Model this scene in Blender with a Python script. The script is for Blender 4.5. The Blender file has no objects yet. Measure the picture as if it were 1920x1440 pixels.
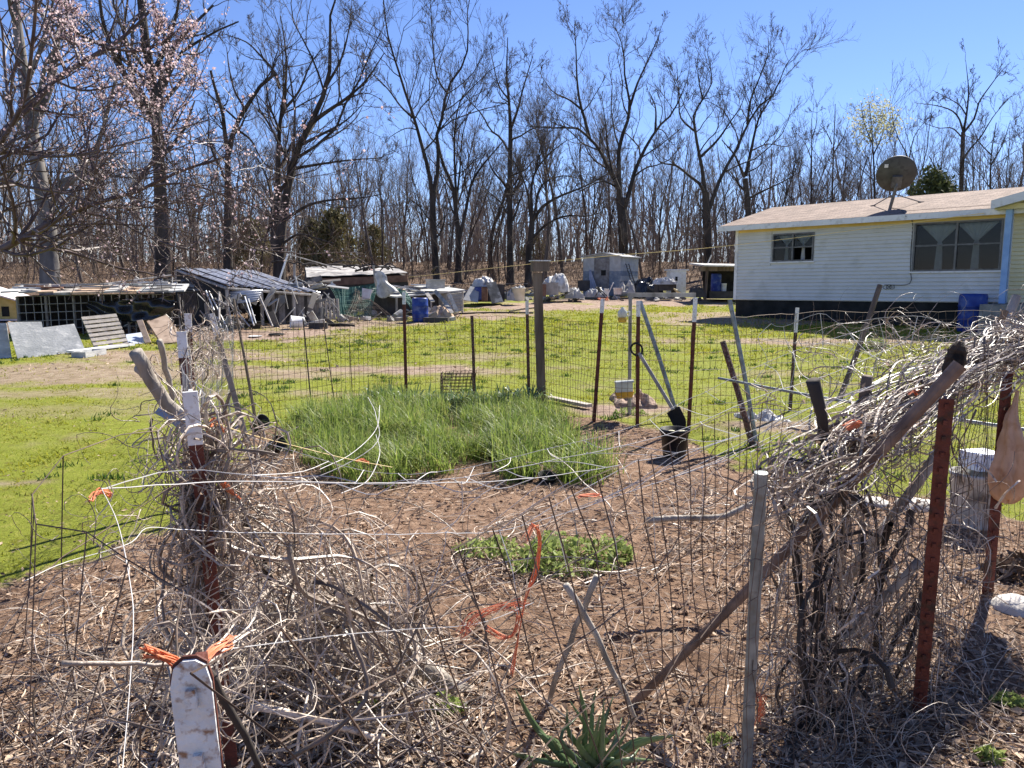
import bpy, math, random
import numpy as np
from mathutils import Vector, Matrix

random.seed(7)
RNG = np.random.default_rng(11)
R = math.radians
SC = bpy.context.scene
COL = SC.collection

# ------------------------------------------------------------------ camera, sky, sun, exposure
W, H, F, PITCH, EYE = 1920.0, 1440.0, 1442.0, R(7.7), 1.6
cam_data = bpy.data.cameras.new('camera')
cam_data.sensor_width = 36.0
cam_data.lens = 36.0 * F / W
cam_data.clip_start = 0.05
cam_data.clip_end = 3000
cam = bpy.data.objects.new('camera', cam_data)
COL.objects.link(cam)
cam.location = (0, 0, EYE)
cam.rotation_euler = (R(90) - PITCH, 0, 0)
SC.camera = cam

SUN_AZ, SUN_EL = R(36), R(44)          # to the right of the view axis, in front of the camera
sun_dir = Vector((math.sin(SUN_AZ) * math.cos(SUN_EL), math.cos(SUN_AZ) * math.cos(SUN_EL), math.sin(SUN_EL)))
world = bpy.data.worlds.new('World')
SC.world = world
world.use_nodes = True
wn = world.node_tree
sky = wn.nodes.new('ShaderNodeTexSky')
sky.sky_type = 'NISHITA'
sky.sun_disc = False
sky.sun_elevation = SUN_EL
sky.sun_rotation = SUN_AZ
sky.altitude = 300
sky.air_density = 1.0
sky.dust_density = 0.0
sky.ozone_density = 8.0
bg = wn.nodes['Background']
bg.inputs['Strength'].default_value = 0.068
tint = wn.nodes.new('ShaderNodeMix'); tint.data_type = 'RGBA'; tint.blend_type = 'MULTIPLY'; tint.inputs[0].default_value = 1.0
tint.inputs[7].default_value = (1.05, 0.93, 1.05, 1)           # the camera's slightly violet rendering of blue
wn.links.new(sky.outputs['Color'], tint.inputs[6])
wn.links.new(tint.outputs[2], bg.inputs['Color'])
sl = bpy.data.lights.new('sun', 'SUN')
sl.energy = 5.0
sl.angle = R(0.5)
sl.color = (1.0, 0.945, 0.85)
sun = bpy.data.objects.new('sun', sl)
COL.objects.link(sun)
sun.rotation_euler = sun_dir.to_track_quat('Z', 'Y').to_euler()
sun.location = sun_dir * 60
vs = SC.view_settings
vs.view_transform = 'Standard'
vs.look = 'None'
vs.gamma = 1.0
vs.use_curve_mapping = False
vs.exposure = 1.2
SC.render.engine = 'CYCLES'
SC.cycles.max_bounces = 5
SC.cycles.diffuse_bounces = 2
SC.cycles.glossy_bounces = 2
SC.cycles.transmission_bounces = 4
SC.cycles.transparent_max_bounces = 10
SC.cycles.use_denoising = True

# ------------------------------------------------------------------ pixels of the photograph to points of the place
CP, SP = math.cos(PITCH), math.sin(PITCH)
def ray(px, py):
    u = (px - W / 2) / F
    v = (H / 2 - py) / F
    return np.array((u, CP + v * SP, -SP + v * CP))
def at(px, py, Y):
    d = ray(px, py)
    return np.array((0, 0, EYE)) + d * (Y / d[1])
def ground_z(x, y):
    x = np.asarray(x, float); y = np.asarray(y, float)
    z = 0.03 * np.clip(y - 12, 0, None) + 0.062 * np.clip(y - 38, 0, None) - 0.075 * np.clip(y - 62, 0, None)
    z = z + 0.03 * np.sin(x * 0.55 + 1.3) * np.sin(y * 0.43) + 0.012 * np.sin(x * 2.1 + y * 1.3)
    return z
def gz(x, y):
    return float(ground_z(x, y))
def on_ground(px, py):
    d = ray(px, py)
    lo, hi = 0.3, 140.0
    for i in range(50):
        m = (lo + hi) / 2
        p = np.array((0, 0, EYE)) + d * (m / d[1])
        if p[2] > gz(p[0], p[1]): lo = m
        else: hi = m
    return np.array((0, 0, EYE)) + d * (lo / d[1])
def mpp(Y):                       # metres for one photograph pixel at depth Y
    return Y / F

# ------------------------------------------------------------------ numpy value noise
_G = np.random.default_rng(3).random((256, 256))
def vnoise(x, y):
    xi = np.floor(x).astype(int); yi = np.floor(y).astype(int)
    fx = x - xi; fy = y - yi
    fx = fx * fx * (3 - 2 * fx); fy = fy * fy * (3 - 2 * fy)
    a = _G[xi & 255, yi & 255]; b = _G[(xi + 1) & 255, yi & 255]
    c = _G[xi & 255, (yi + 1) & 255]; d = _G[(xi + 1) & 255, (yi + 1) & 255]
    return (a * (1 - fx) + b * fx) * (1 - fy) + (c * (1 - fx) + d * fx) * fy
def fbm(x, y, o=4):
    s = 0; amp = 0.5; t = 0
    for i in range(o):
        s = s + amp * vnoise(x * 2 ** i + 17 * i, y * 2 ** i + 5 * i); t += amp; amp *= 0.5
    return s / t

# ------------------------------------------------------------------ mesh building
def norm(v):
    return v / np.maximum(np.linalg.norm(v, axis=-1, keepdims=True), 1e-9)

class MB:
    """collects pieces, then links them as one mesh object"""
    def __init__(self):
        self.V = []; self.Q = []; self.T = []; self.A = []; self.n = 0
    def add(self, V, Q=None, T=None, a=None):
        V = np.asarray(V, float).reshape(-1, 3)
        if Q is not None and len(Q): self.Q.append(np.asarray(Q, int).reshape(-1, 4) + self.n)
        if T is not None and len(T): self.T.append(np.asarray(T, int).reshape(-1, 3) + self.n)
        if a is None: a = np.full(len(V), random.random())
        elif np.isscalar(a): a = np.full(len(V), a)
        self.V.append(V); self.A.append(a); self.n += len(V)
        return self
    def box(self, c, s, rot=None, a=None):
        """centre, full size, rotation matrix whose columns are the box axes"""
        h = np.array(s) / 2
        P = np.array([(x, y, z) for x in (-1, 1) for y in (-1, 1) for z in (-1, 1)]) * h
        if rot is not None: P = P @ np.asarray(rot).T
        P = P + np.asarray(c)
        return self.add(P, [(0, 1, 3, 2), (4, 6, 7, 5), (0, 4, 5, 1), (2, 3, 7, 6), (0, 2, 6, 4), (1, 5, 7, 3)], a=a)
    def hexa(self, P8, a=None):
        """8 points, bottom ring of 4 then top ring of 4"""
        return self.add(P8, [(3, 2, 1, 0), (4, 5, 6, 7), (0, 1, 5, 4), (1, 2, 6, 5), (2, 3, 7, 6), (3, 0, 4, 7)], a=a)
    def tubes(self, P, Rr, S=5, caps=False, a=None):
        """P (N,K,3), Rr (N,K)"""
        P = np.asarray(P, float); Rr = np.asarray(Rr, float)
        if P.ndim == 2: P = P[None]; Rr = np.atleast_2d(Rr)
        N, K, _ = P.shape
        if Rr.shape != (N, K): Rr = np.broadcast_to(Rr.reshape(N, -1) if Rr.size != K else Rr.reshape(1, K), (N, K))
        t = np.empty_like(P)
        t[:, 1:-1] = P[:, 2:] - P[:, :-2]; t[:, 0] = P[:, 1] - P[:, 0]; t[:, -1] = P[:, -1] - P[:, -2]
        t = norm(t)
        m = norm(P[:, -1] - P[:, 0] + 1e-6)
        ref = RNG.normal(size=(N, 3)); ref = norm(ref - (ref * m).sum(-1, keepdims=True) * m)
        n1 = norm(np.cross(t, ref[:, None, :] + 0 * t)); n2 = np.cross(t, n1)
        ang = np.linspace(0, 2 * np.pi, S, endpoint=False)
        V = P[:, :, None, :] + Rr[:, :, None, None] * (np.cos(ang)[:, None] * n1[:, :, None, :] + np.sin(ang)[:, None] * n2[:, :, None, :])
        idx = np.arange(N * K * S).reshape(N, K, S)
        A0 = idx[:, :-1, :]; B0 = idx[:, 1:, :]
        Q = np.stack([A0, np.roll(A0, -1, 2), np.roll(B0, -1, 2), B0], -1).reshape(-1, 4)
        if a is None: a = RNG.random(N)
        av = np.repeat(np.broadcast_to(np.asarray(a, float), (N,)), K * S)
        T = None
        if caps:
            T = []
            for i in range(N):
                for k in (0, K - 1):
                    ring = idx[i, k]
                    for j in range(1, S - 1):
                        T.append((ring[0], ring[j + 1], ring[j]) if k == 0 else (ring[0], ring[j], ring[j + 1]))
        return self.add(V.reshape(-1, 3), Q, T, a=av)
    def tube(self, pts, r, S=8, caps=True, a=None):
        P = np.asarray(pts, float); r = np.full(len(P), r) if np.isscalar(r) else np.asarray(r, float)
        return self.tubes(P[None], r[None], S, caps, a)
    def lathe(self, c, prof, S=20, axis=(0, 0, 1), a=None):
        """prof = [(radius, height)...] around axis"""
        ax = norm(np.asarray(axis, float)); h = np.array((1, 0, 0)) if abs(ax[0]) < .9 else np.array((0, 1, 0))
        e1 = norm(np.cross(ax, h)); e2 = np.cross(ax, e1)
        ang = np.linspace(0, 2 * np.pi, S, endpoint=False); K = len(prof)
        V = np.array([[np.asarray(c) + ax * z + r * (math.cos(t) * e1 + math.sin(t) * e2) for t in ang] for r, z in prof])
        idx = np.arange(K * S).reshape(K, S)
        A0, B0 = idx[:-1], idx[1:]
        Q = np.stack([A0, np.roll(A0, -1, 1), np.roll(B0, -1, 1), B0], -1).reshape(-1, 4)
        return self.add(V.reshape(-1, 3), Q, a=a)
    def sheet(self, G, thick=0.0, a=None):
        """grid of points (A,B,3); thick > 0 gives it a back face and edges"""
        G = np.asarray(G, float); A_, B_, _ = G.shape
        idx = np.arange(A_ * B_).reshape(A_, B_)
        Q = np.stack([idx[:-1, :-1], idx[1:, :-1], idx[1:, 1:], idx[:-1, 1:]], -1).reshape(-1, 4)
        if not thick: return self.add(G.reshape(-1, 3), Q, a=a)
        du = np.gradient(G, axis=0); dv = np.gradient(G, axis=1)
        n = norm(np.cross(du, dv))
        V = np.concatenate([G.reshape(-1, 3), (G - n * thick).reshape(-1, 3)])
        Q2 = Q[:, ::-1] + A_ * B_
        ring = np.concatenate([idx[0, :], idx[1:, -1], idx[-1, -2::-1], idx[-2:0:-1, 0]])
        r2 = np.roll(ring, -1)
        Q3 = np.stack([ring, r2, r2 + A_ * B_, ring + A_ * B_], -1)
        return self.add(V, np.concatenate([Q, Q2, Q3]), a=a)
    def mesh(self, name, base=(0, 0, 0), smooth=False):
        V = np.concatenate(self.V) - np.asarray(base); A_ = np.concatenate(self.A)
        Q = np.concatenate(self.Q) if self.Q else np.zeros((0, 4), int)
        T = np.concatenate(self.T) if self.T else np.zeros((0, 3), int)
        me = bpy.data.meshes.new(name)
        me.vertices.add(len(V)); me.vertices.foreach_set('co', V.astype(np.float32).ravel())
        me.loops.add(Q.size + T.size); me.polygons.add(len(Q) + len(T))
        me.loops.foreach_set('vertex_index', np.concatenate([Q.ravel(), T.ravel()]).astype(np.int32))
        st = np.concatenate([np.arange(len(Q)) * 4, Q.size + np.arange(len(T)) * 3]).astype(np.int32)
        me.polygons.foreach_set('loop_start', st)
        me.polygons.foreach_set('use_smooth', np.full(len(st), bool(smooth)))
        at_ = me.attributes.new('v', 'FLOAT', 'POINT'); at_.data.foreach_set('value', A_.astype(np.float32))
        me.update(calc_edges=True); me.validate()
        return me
    def build(self, name, mat, parent=None, smooth=False, base=None):
        if parent is not None: b = BASE[parent]
        elif base is not None: b = np.asarray(base, float)
        else:
            V = np.concatenate(self.V); b = np.array((V[:, 0].mean(), V[:, 1].mean(), V[:, 2].min()))
        me = self.mesh(name, b, smooth)
        me.materials.append(mat)
        o = bpy.data.objects.new(name, me); COL.objects.link(o)
        BASE[o] = b
        if parent is not None: o.parent = parent
        else: o.location = b
        return o
BASE = {}
def thing(name, label, cat, loc, group=None):
    o = bpy.data.objects.new(name, None); COL.objects.link(o)
    o.location = loc; o.empty_display_size = 0.1; BASE[o] = np.asarray(loc, float)
    return tag(o, label, cat, group)
def tag(o, label=None, cat=None, group=None, kind=None):
    if label: o['label'] = label
    if cat: o['category'] = cat
    if group: o['group'] = group
    if kind: o['kind'] = kind
    return o
def rz(a):
    c, s = math.cos(a), math.sin(a)
    return np.array(((c, -s, 0), (s, c, 0), (0, 0, 1)))
def axes(z, x=(1, 0, 0)):
    """rotation whose third column is z and whose first is as near x as can be"""
    z = norm(np.asarray(z, float)); x = np.asarray(x, float)
    y = norm(np.cross(z, x)); x = np.cross(y, z)
    return np.stack([x, y, z], 1)
def spline(pts, n):
    """Catmull-Rom through pts, n points spread by length"""
    P = np.asarray(pts, float)
    if len(P) == 2: return P[0] + (P[1] - P[0]) * np.linspace(0, 1, n)[:, None]
    Q = np.concatenate([[2 * P[0] - P[1]], P, [2 * P[-1] - P[-2]]])
    out = []
    for i in range(len(P) - 1):
        t = np.linspace(0, 1, 12, endpoint=False)[:, None]
        a, b, c, d = Q[i], Q[i + 1], Q[i + 2], Q[i + 3]
        out.append(0.5 * (2 * b + (c - a) * t + (2 * a - 5 * b + 4 * c - d) * t ** 2 + (3 * b - a - 3 * c + d) * t ** 3))
    S = np.concatenate(out + [P[-1:]])
    L = np.concatenate([[0], np.cumsum(np.linalg.norm(np.diff(S, axis=0), axis=1))])
    s = np.linspace(0, L[-1], n)
    return np.stack([np.interp(s, L, S[:, k]) for k in range(3)], 1)

# ------------------------------------------------------------------ materials
MATS = {}
def mat(name, c1, c2=None, scale=6.0, rough=0.8, bump=0.0, bscale=None, metal=0.0, stretch=(1, 1, 1), attr=0.0,
        trans=0.0, spec=0.3, c3=None, s3=30.0, detail=5.0, sharp=(0.35, 0.65)):
    """two or three colours mixed by noise in object space; attr mixes in the per-piece value; trans adds light from behind"""
    m = bpy.data.materials.new(name); m.use_nodes = True
    nt = m.node_tree; N = nt.nodes; L = nt.links
    b = N['Principled BSDF']; b.inputs['Roughness'].default_value = rough; b.inputs['Metallic'].default_value = metal
    b.inputs['Specular IOR Level'].default_value = spec
    c2 = c2 or c1
    tc = N.new('ShaderNodeTexCoord'); mp = N.new('ShaderNodeMapping'); mp.inputs['Scale'].default_value = stretch
    L.new(tc.outputs['Object'], mp.inputs['Vector'])
    nz = N.new('ShaderNodeTexNoise'); nz.inputs['Scale'].default_value = scale; nz.inputs['Detail'].default_value = detail
    L.new(mp.outputs['Vector'], nz.inputs['Vector'])
    mr = N.new('ShaderNodeMapRange'); mr.inputs['From Min'].default_value = sharp[0]; mr.inputs['From Max'].default_value = sharp[1]
    L.new(nz.outputs['Fac'], mr.inputs['Value'])
    fac = mr.outputs['Result']
    if attr:
        an = N.new('ShaderNodeAttribute'); an.attribute_name = 'v'
        mx = N.new('ShaderNodeMix'); mx.inputs['Factor'].default_value = attr
        L.new(fac, mx.inputs[2]); L.new(an.outputs['Fac'], mx.inputs[3]); fac = mx.outputs[0]
    cm = N.new('ShaderNodeMix'); cm.data_type = 'RGBA'
    cm.inputs[6].default_value = (*c1, 1); cm.inputs[7].default_value = (*c2, 1)
    L.new(fac, cm.inputs[0]); col = cm.outputs[2]
    if c3:
        n3 = N.new('ShaderNodeTexNoise'); n3.inputs['Scale'].default_value = s3; n3.inputs['Detail'].default_value = 4
        L.new(mp.outputs['Vector'], n3.inputs['Vector'])
        m3 = N.new('ShaderNodeMapRange'); m3.inputs['From Min'].default_value = 0.52; m3.inputs['From Max'].default_value = 0.68
        L.new(n3.outputs['Fac'], m3.inputs['Value'])
        x3 = N.new('ShaderNodeMix'); x3.data_type = 'RGBA'; x3.inputs[7].default_value = (*c3, 1)
        L.new(m3.outputs['Result'], x3.inputs[0]); L.new(col, x3.inputs[6]); col = x3.outputs[2]
    L.new(col, b.inputs['Base Color'])
    if bump:
        nb = N.new('ShaderNodeTexNoise'); nb.inputs['Scale'].default_value = bscale or scale * 3; nb.inputs['Detail'].default_value = 6
        L.new(mp.outputs['Vector'], nb.inputs['Vector'])
        bn = N.new('ShaderNodeBump'); bn.inputs['Strength'].default_value = bump; bn.inputs['Distance'].default_value = 0.02
        L.new(nb.outputs['Fac'], bn.inputs['Height']); L.new(bn.outputs['Normal'], b.inputs['Normal'])
    if trans:
        tr = N.new('ShaderNodeBsdfTranslucent'); L.new(col, tr.inputs['Color'])
        ms = N.new('ShaderNodeMixShader'); ms.inputs[0].default_value = trans
        L.new(b.outputs[0], ms.inputs[1]); L.new(tr.outputs[0], ms.inputs[2])
        L.new(ms.outputs[0], N['Material Output'].inputs['Surface'])
    MATS[name] = m
    return m
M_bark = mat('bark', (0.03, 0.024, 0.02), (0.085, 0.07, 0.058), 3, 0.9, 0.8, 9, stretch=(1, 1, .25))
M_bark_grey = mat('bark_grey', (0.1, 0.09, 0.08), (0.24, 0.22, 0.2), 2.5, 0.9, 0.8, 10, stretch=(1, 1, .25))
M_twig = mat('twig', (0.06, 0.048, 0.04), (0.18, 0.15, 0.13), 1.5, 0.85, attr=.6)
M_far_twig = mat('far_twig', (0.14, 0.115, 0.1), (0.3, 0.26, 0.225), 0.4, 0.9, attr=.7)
M_brush = mat('brush_twig', (0.06, 0.042, 0.03), (0.26, 0.19, 0.135), 0.6, 0.9, attr=.8)
M_blossom_bark = mat('blossom_bark', (0.045, 0.03, 0.026), (0.17, 0.125, 0.11), 8, 0.5, 0.4, attr=.4)
M_petal = mat('petal', (0.5, 0.32, 0.33), (0.82, 0.7, 0.7), 3, 0.6, attr=.9, trans=.45)
M_vine = mat('dry_vine', (0.045, 0.03, 0.021), (0.7, 0.57, 0.45), 14, 0.45, 0.3, spec=.55, attr=.85, c3=(0.16, 0.11, 0.085), s3=40)
M_deadwood = mat('dead_wood', (0.2, 0.17, 0.14), (0.46, 0.41, 0.35), 12, 0.85, 0.6, 40, stretch=(1, 1, .3))
M_oldwood = mat('old_wood', (0.11, 0.08, 0.06), (0.25, 0.19, 0.145), 8, 0.85, 0.5, 40, stretch=(1, 1, .15))
M_graywood = mat('grey_wood', (0.22, 0.2, 0.18), (0.48, 0.44, 0.4), 8, 0.88, 0.4, 30, stretch=(1, 1, .2))
M_brownpole = mat('brown_pole', (0.11, 0.065, 0.045), (0.27, 0.18, 0.13), 10, 0.55, 0.25, 30)
M_rot = mat('rotten_wood', (0.012, 0.01, 0.009), (0.12, 0.08, 0.05), 18, 0.95, 1.0, 40)
M_rust = mat('rust_red_paint', (0.1, 0.03, 0.02), (0.17, 0.06, 0.04), 20, 0.7, 0.3, c3=(0.08, 0.04, 0.03), s3=45)
M_redpost = mat('red_post_paint', (0.1, 0.026, 0.018), (0.155, 0.045, 0.03), 14, 0.6, 0.4, c3=(0.05, 0.028, 0.02), s3=22)
M_darkpost = mat('dark_post_paint', (0.05, 0.03, 0.025), (0.15, 0.06, 0.045), 20, 0.7, c3=(0.25, 0.2, 0.17), s3=60)
M_whitepaint = mat('white_paint', (0.72, 0.72, 0.71), (0.82, 0.82, 0.81), 12, 0.5, 0.15, c3=(0.5, 0.42, 0.36), s3=50)
M_pipe = mat('galvanised_pipe', (0.16, 0.18, 0.175), (0.32, 0.35, 0.34), 14, 0.45, 0.1, metal=.35, c3=(0.2, 0.19, 0.16), s3=30)
M_wire = mat('dark_wire', (0.05, 0.035, 0.028), (0.2, 0.14, 0.105), 9, 0.7, metal=.3, attr=.4)
M_greywire = mat('grey_wire', (0.2, 0.19, 0.18), (0.42, 0.4, 0.38), 9, 0.6, metal=.3, attr=.4)
M_string = mat('white_string', (0.42, 0.4, 0.38), (0.74, 0.72, 0.7), 9, 0.7, attr=.5)
M_orange = mat('orange_twine', (0.75, 0.2, 0.08), (0.85, 0.36, 0.2), 30, 0.6, attr=.7, trans=.25)
M_chipped = mat('chipped_white_paint', (0.6, 0.6, 0.59), (0.78, 0.78, 0.76), 60, 0.5, 0.3, 90, c3=(0.3, 0.17, 0.1), s3=110, sharp=(.3, .7))
M_yellowcord = mat('yellow_cord', (0.75, 0.55, 0.22), (0.85, 0.66, 0.33), 10, 0.6)

# ------------------------------------------------------------------ ground
def in_poly(x, y, poly):
    inside = np.zeros(x.shape, bool); n = len(poly)
    for i in range(n):
        x1, y1 = poly[i]; x2, y2 = poly[(i + 1) % n]
        c = ((y1 > y) != (y2 > y)) & (x < (x2 - x1) * (y - y1) / (y2 - y1 + 1e-12) + x1)
        inside ^= c
    return inside
SOIL = [tuple(on_ground(*p)[:2]) for p in ((-60, 1110), (150, 1060), (330, 990), (430, 900), (482, 812), (600, 786), (1000, 772),
                                           (1080, 780), (1250, 806), (1400, 868), (1520, 900), (1700, 930), (1990, 985))] + [(7, 3.4), (7, -4), (-6, -4), (-6, 2.4)]
DIRT = [((780, 692), 1.7, .55, .95), ((900, 668), 1.2, .5, .6), ((560, 700), 1.3, .35, .7), ((470, 628), 3.2, 1.7, 1.0), ((600, 612), 2.6, 1.6, .95),
        ((130, 700), 4.6, 1.3, .85), ((330, 668), 2.4, 1.1, .9), ((700, 605), 2.0, 1.2, .9), ((860, 590), 3.4, 2.0, .95), ((1040, 575), 3.6, 2.6, 1.0), ((1200, 566), 5.0, 3.6, 1.0),
        ((1380, 600), 3.2, 1.8, .85), ((1170, 768), .95, .6, 1.0), ((1440, 800), .95, .5, .9), ((1330, 590), 3, 1.2, .8), ((1560, 640), 4, .7, .9),
        ((60, 770), 2.2, .5, .35), ((180, 735), 2.5, .5, .6), ((520, 660), 1.2, .4, .5), ((700, 640), 1.5, .5, .45), ((1250, 640), 1.3, .35, .4), ((640, 740), .8, .25, .6), ((1480, 700), .8, .3, .5), ((1600, 720), .9, .3, .5), ((1330, 640), 1.4, .4, .4), ((1050, 690), .5, .2, .5), ((30, 905), .25, .08, .7)]
def masks(x, y):
    n = fbm(x * 1.7, y * 1.7, 5); n2 = fbm(x * .35 + 40, y * .35, 4)
    soil = in_poly(x + (fbm(x * 2.2, y * 2.2) - .5) * .55, y + (fbm(x * 2.2 + 9, y * 2.2) - .5) * .55, SOIL).astype(float)
    dirt = np.zeros(x.shape)
    for (p, rx, ry, s) in DIRT:
        c = on_ground(*p)
        d = np.sqrt(((x - c[0]) / rx) ** 2 + ((y - c[1]) / ry) ** 2) + (n - .5) * 1.5
        dirt = np.maximum(dirt, s * np.clip((1.15 - d) / .45, 0, 1))
    leaf = np.clip((y - 38 + 8 * (n2 - .5) - 0.12 * np.abs(x)) / 4, 0, 1)
    leaf = np.maximum(leaf, np.clip((-x - 7.5 + (y - 18) * .45 + 3 * (n2 - .5)) / 3, 0, 1) * (y > 19.5))
    bare = np.clip((n - .64) * 6, 0, 1) * .4
    grass = (1 - soil) * (1 - np.clip(dirt, 0, 1)) * (1 - leaf) * (1 - bare)
    return grass, leaf, soil
v_ = np.concatenate([np.linspace(-5, 1.2, 16), np.geomspace(1.4, 130, 240), np.geomspace(140, 900, 16)])
u_ = np.linspace(-1, 1, 220); u_ = np.sign(u_) * np.abs(u_) ** 1.15
YY, UU = np.meshgrid(v_, u_, indexing='ij')
XX = UU * (np.clip(YY, 0, None) * 0.98 + 4.5) * np.where(YY > 120, 3, 1)
gr, lf, so = masks(XX, YY)
ZZ = ground_z(XX, YY) + np.where(YY < 40, 0.035 * (fbm(XX * 5, YY * 5, 4) - .5) + 0.05 * so * (fbm(XX * 2.3, YY * 2.3, 4) - .5), 0)
g = MB().sheet(np.stack([XX, YY, ZZ], -1)[:, ::-1])
g_o = g.build('ground', None or mat('ground_surface', (0.2, 0.2, 0.2)), base=(0, 0, 0), smooth=True)
tag(g_o, kind='structure')
for nm, arr in (('grass', gr), ('leaf', lf), ('soil', so)):
    a_ = g_o.data.attributes.new(nm, 'FLOAT', 'POINT'); a_.data.foreach_set('value', arr[:, ::-1].astype(np.float32).ravel())
nt = MATS['ground_surface'].node_tree; N = nt.nodes; L = nt.links
for n_ in [n_ for n_ in N if n_.type not in ('BSDF_PRINCIPLED', 'OUTPUT_MATERIAL')]: N.remove(n_)
bs = N['Principled BSDF']; bs.inputs['Roughness'].default_value = 0.95; bs.inputs['Specular IOR Level'].default_value = 0.1
tc = N.new('ShaderNodeTexCoord')
def _noise(scale, detail=6, rough=.6):
    n = N.new('ShaderNodeTexNoise'); n.inputs['Scale'].default_value = scale; n.inputs['Detail'].default_value = detail
    n.inputs['Roughness'].default_value = rough
    L.new(tc.outputs['Object'], n.inputs['Vector']); return n.outputs['Fac']
def _ramp(f, stops):
    r = N.new('ShaderNodeValToRGB'); e = r.color_ramp.elements
    e[0].position, e[0].color = stops[0][0], (*stops[0][1], 1); e[1].position, e[1].color = stops[-1][0], (*stops[-1][1], 1)
    for p, c in stops[1:-1]: k = e.new(p); k.color = (*c, 1)
    L.new(f, r.inputs[0]); return r.outputs[0]
def _mix(f, a, b):
    m = N.new('ShaderNodeMix'); m.data_type = 'RGBA'; L.new(f, m.inputs[0]); L.new(a, m.inputs[6]); L.new(b, m.inputs[7]); return m.outputs[2]
def _attr(n):
    a = N.new('ShaderNodeAttribute'); a.attribute_name = n; return a.outputs['Fac']
c_dirt = _ramp(_noise(5, 9, .7), [(.3, (.17, .115, .085)), (.5, (.3, .215, .165)), (.68, (.42, .33, .26))])
c_soil = _ramp(_noise(14, 9, .75), [(.3, (.075, .044, .029)), (.48, (.225, .14, .092)), (.7, (.42, .285, .195))])
c_grass = _ramp(_noise(7, 9, .7), [(.28, (.16, .14, .035)), (.5, (.2, .23, .03)), (.75, (.3, .28, .07))])
c_leaf = _ramp(_noise(9, 9, .75), [(.3, (.06, .04, .028)), (.5, (.15, .1, .068)), (.7, (.3, .22, .16))])
c = _mix(_attr('soil'), c_dirt, c_soil)
c = _mix(_attr('leaf'), c, c_leaf)
c = _mix(_attr('grass'), c, c_grass)
L.new(c, bs.inputs['Base Color'])
bn = N.new('ShaderNodeBump'); bn.inputs['Strength'].default_value = .9; bn.inputs['Distance'].default_value = .03
L.new(_noise(38, 8, .75), bn.inputs['Height']); L.new(bn.outputs[0], bs.inputs['Normal'])

# ------------------------------------------------------------------ lawn, litter, weeds: what nobody could count
def scatter(n, y0, y1, power=1.0, spread=.80, x0=None):
    """points over the ground in view, denser near the camera"""
    y = (y0 ** power + RNG.random(n) * (y1 ** power - y0 ** power)) ** (1 / power)
    x = (RNG.random(n) * 2 - 1) * (y * spread + 1.0)
    return x, y
def blades(x, y, h, w, lean=.6, nseg=1, a=None, mb=None, dirs=None):
    """thin triangular leaves standing on the ground"""
    n = len(x); z = ground_z(x, y) - .01
    th = RNG.random(n) * 2 * np.pi if dirs is None else dirs
    ln = np.abs(RNG.normal(0, lean, n)); ph = RNG.random(n) * 2 * np.pi
    sx, sy = np.cos(th) * w / 2, np.sin(th) * w / 2
    b0 = np.stack([x - sx, y - sy, z], -1); b1 = np.stack([x + sx, y + sy, z], -1)
    tip = np.stack([x + np.cos(ph) * ln * h, y + np.sin(ph) * ln * h, z + h], -1)
    if a is None: a = RNG.random(n)
    mb = mb or MB()
    if nseg == 1:
        V = np.stack([b0, b1, tip], 1).reshape(-1, 3); T = np.arange(3 * n).reshape(-1, 3)
        return mb.add(V, None, T, a=np.repeat(a, 3))
    mid = (b0 + b1) / 2 * .45 + tip * .55; mid[:, 2] += h * .18
    m0 = mid - np.stack([sx, sy, 0 * sx], -1) * .8; m1 = mid + np.stack([sx, sy, 0 * sx], -1) * .8
    V = np.stack([b0, b1, m1, m0, tip], 1).reshape(-1, 3); o = np.arange(n)[:, None] * 5
    return mb.add(V, o + np.array([[0, 1, 2, 3]]), o + np.array([[3, 2, 4]]), a=np.repeat(a, 5))
M_grass = mat('lawn_grass', (0.2, 0.24, 0.015), (0.36, 0.34, 0.04), 0.8, 0.7, attr=.5, trans=.5, c3=(0.42, 0.36, 0.13), s3=1.7)
x, y = scatter(430000, 3.0, 32, .75)
gm, lm_, sm_ = masks(x, y)
dens = fbm(x * 3.1, y * 3.1, 4)
k = (RNG.random(len(x)) < gm * np.clip(.35 + (dens - .3) * 2.2, .08, 1.2))
x, y = x[k], y[k]
hh = (0.014 + 0.034 * RNG.random(len(x)) ** 2.5) * (.35 + 1.4 * fbm(x * 1.9, y * 1.9) ** 1.3) * np.clip(y / 12, .9, 1.7)
tag(blades(x, y, hh, .006 + .0017 * y, 1.0).build('lawn_grass', M_grass, base=(0, 0, 0)), 'short bright yellow-green grass of the back yard', 'grass', kind='stuff')
# darker tufts
M_tuft = mat('dark_grass_tuft', (0.04, 0.09, 0.015), (0.1, 0.17, 0.03), 1, 0.7, attr=.6, trans=.4)
x, y = scatter(1500, 6, 26, .8); gm, _, _ = masks(x, y); k = (gm > .5) & (fbm(x * .9, y * .9) > .52); x, y = x[k], y[k]
x = np.repeat(x, 26) + RNG.normal(0, .05, len(x) * 26); y = np.repeat(y, 26) + RNG.normal(0, .05, len(y) * 26)
tag(blades(x, y, .03 + .05 * RNG.random(len(x)), .012 + .001 * y, .7).build('grass_tufts', M_tuft, base=(0, 0, 0)), 'darker green tufts standing in the lawn', 'grass', kind='stuff')
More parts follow.
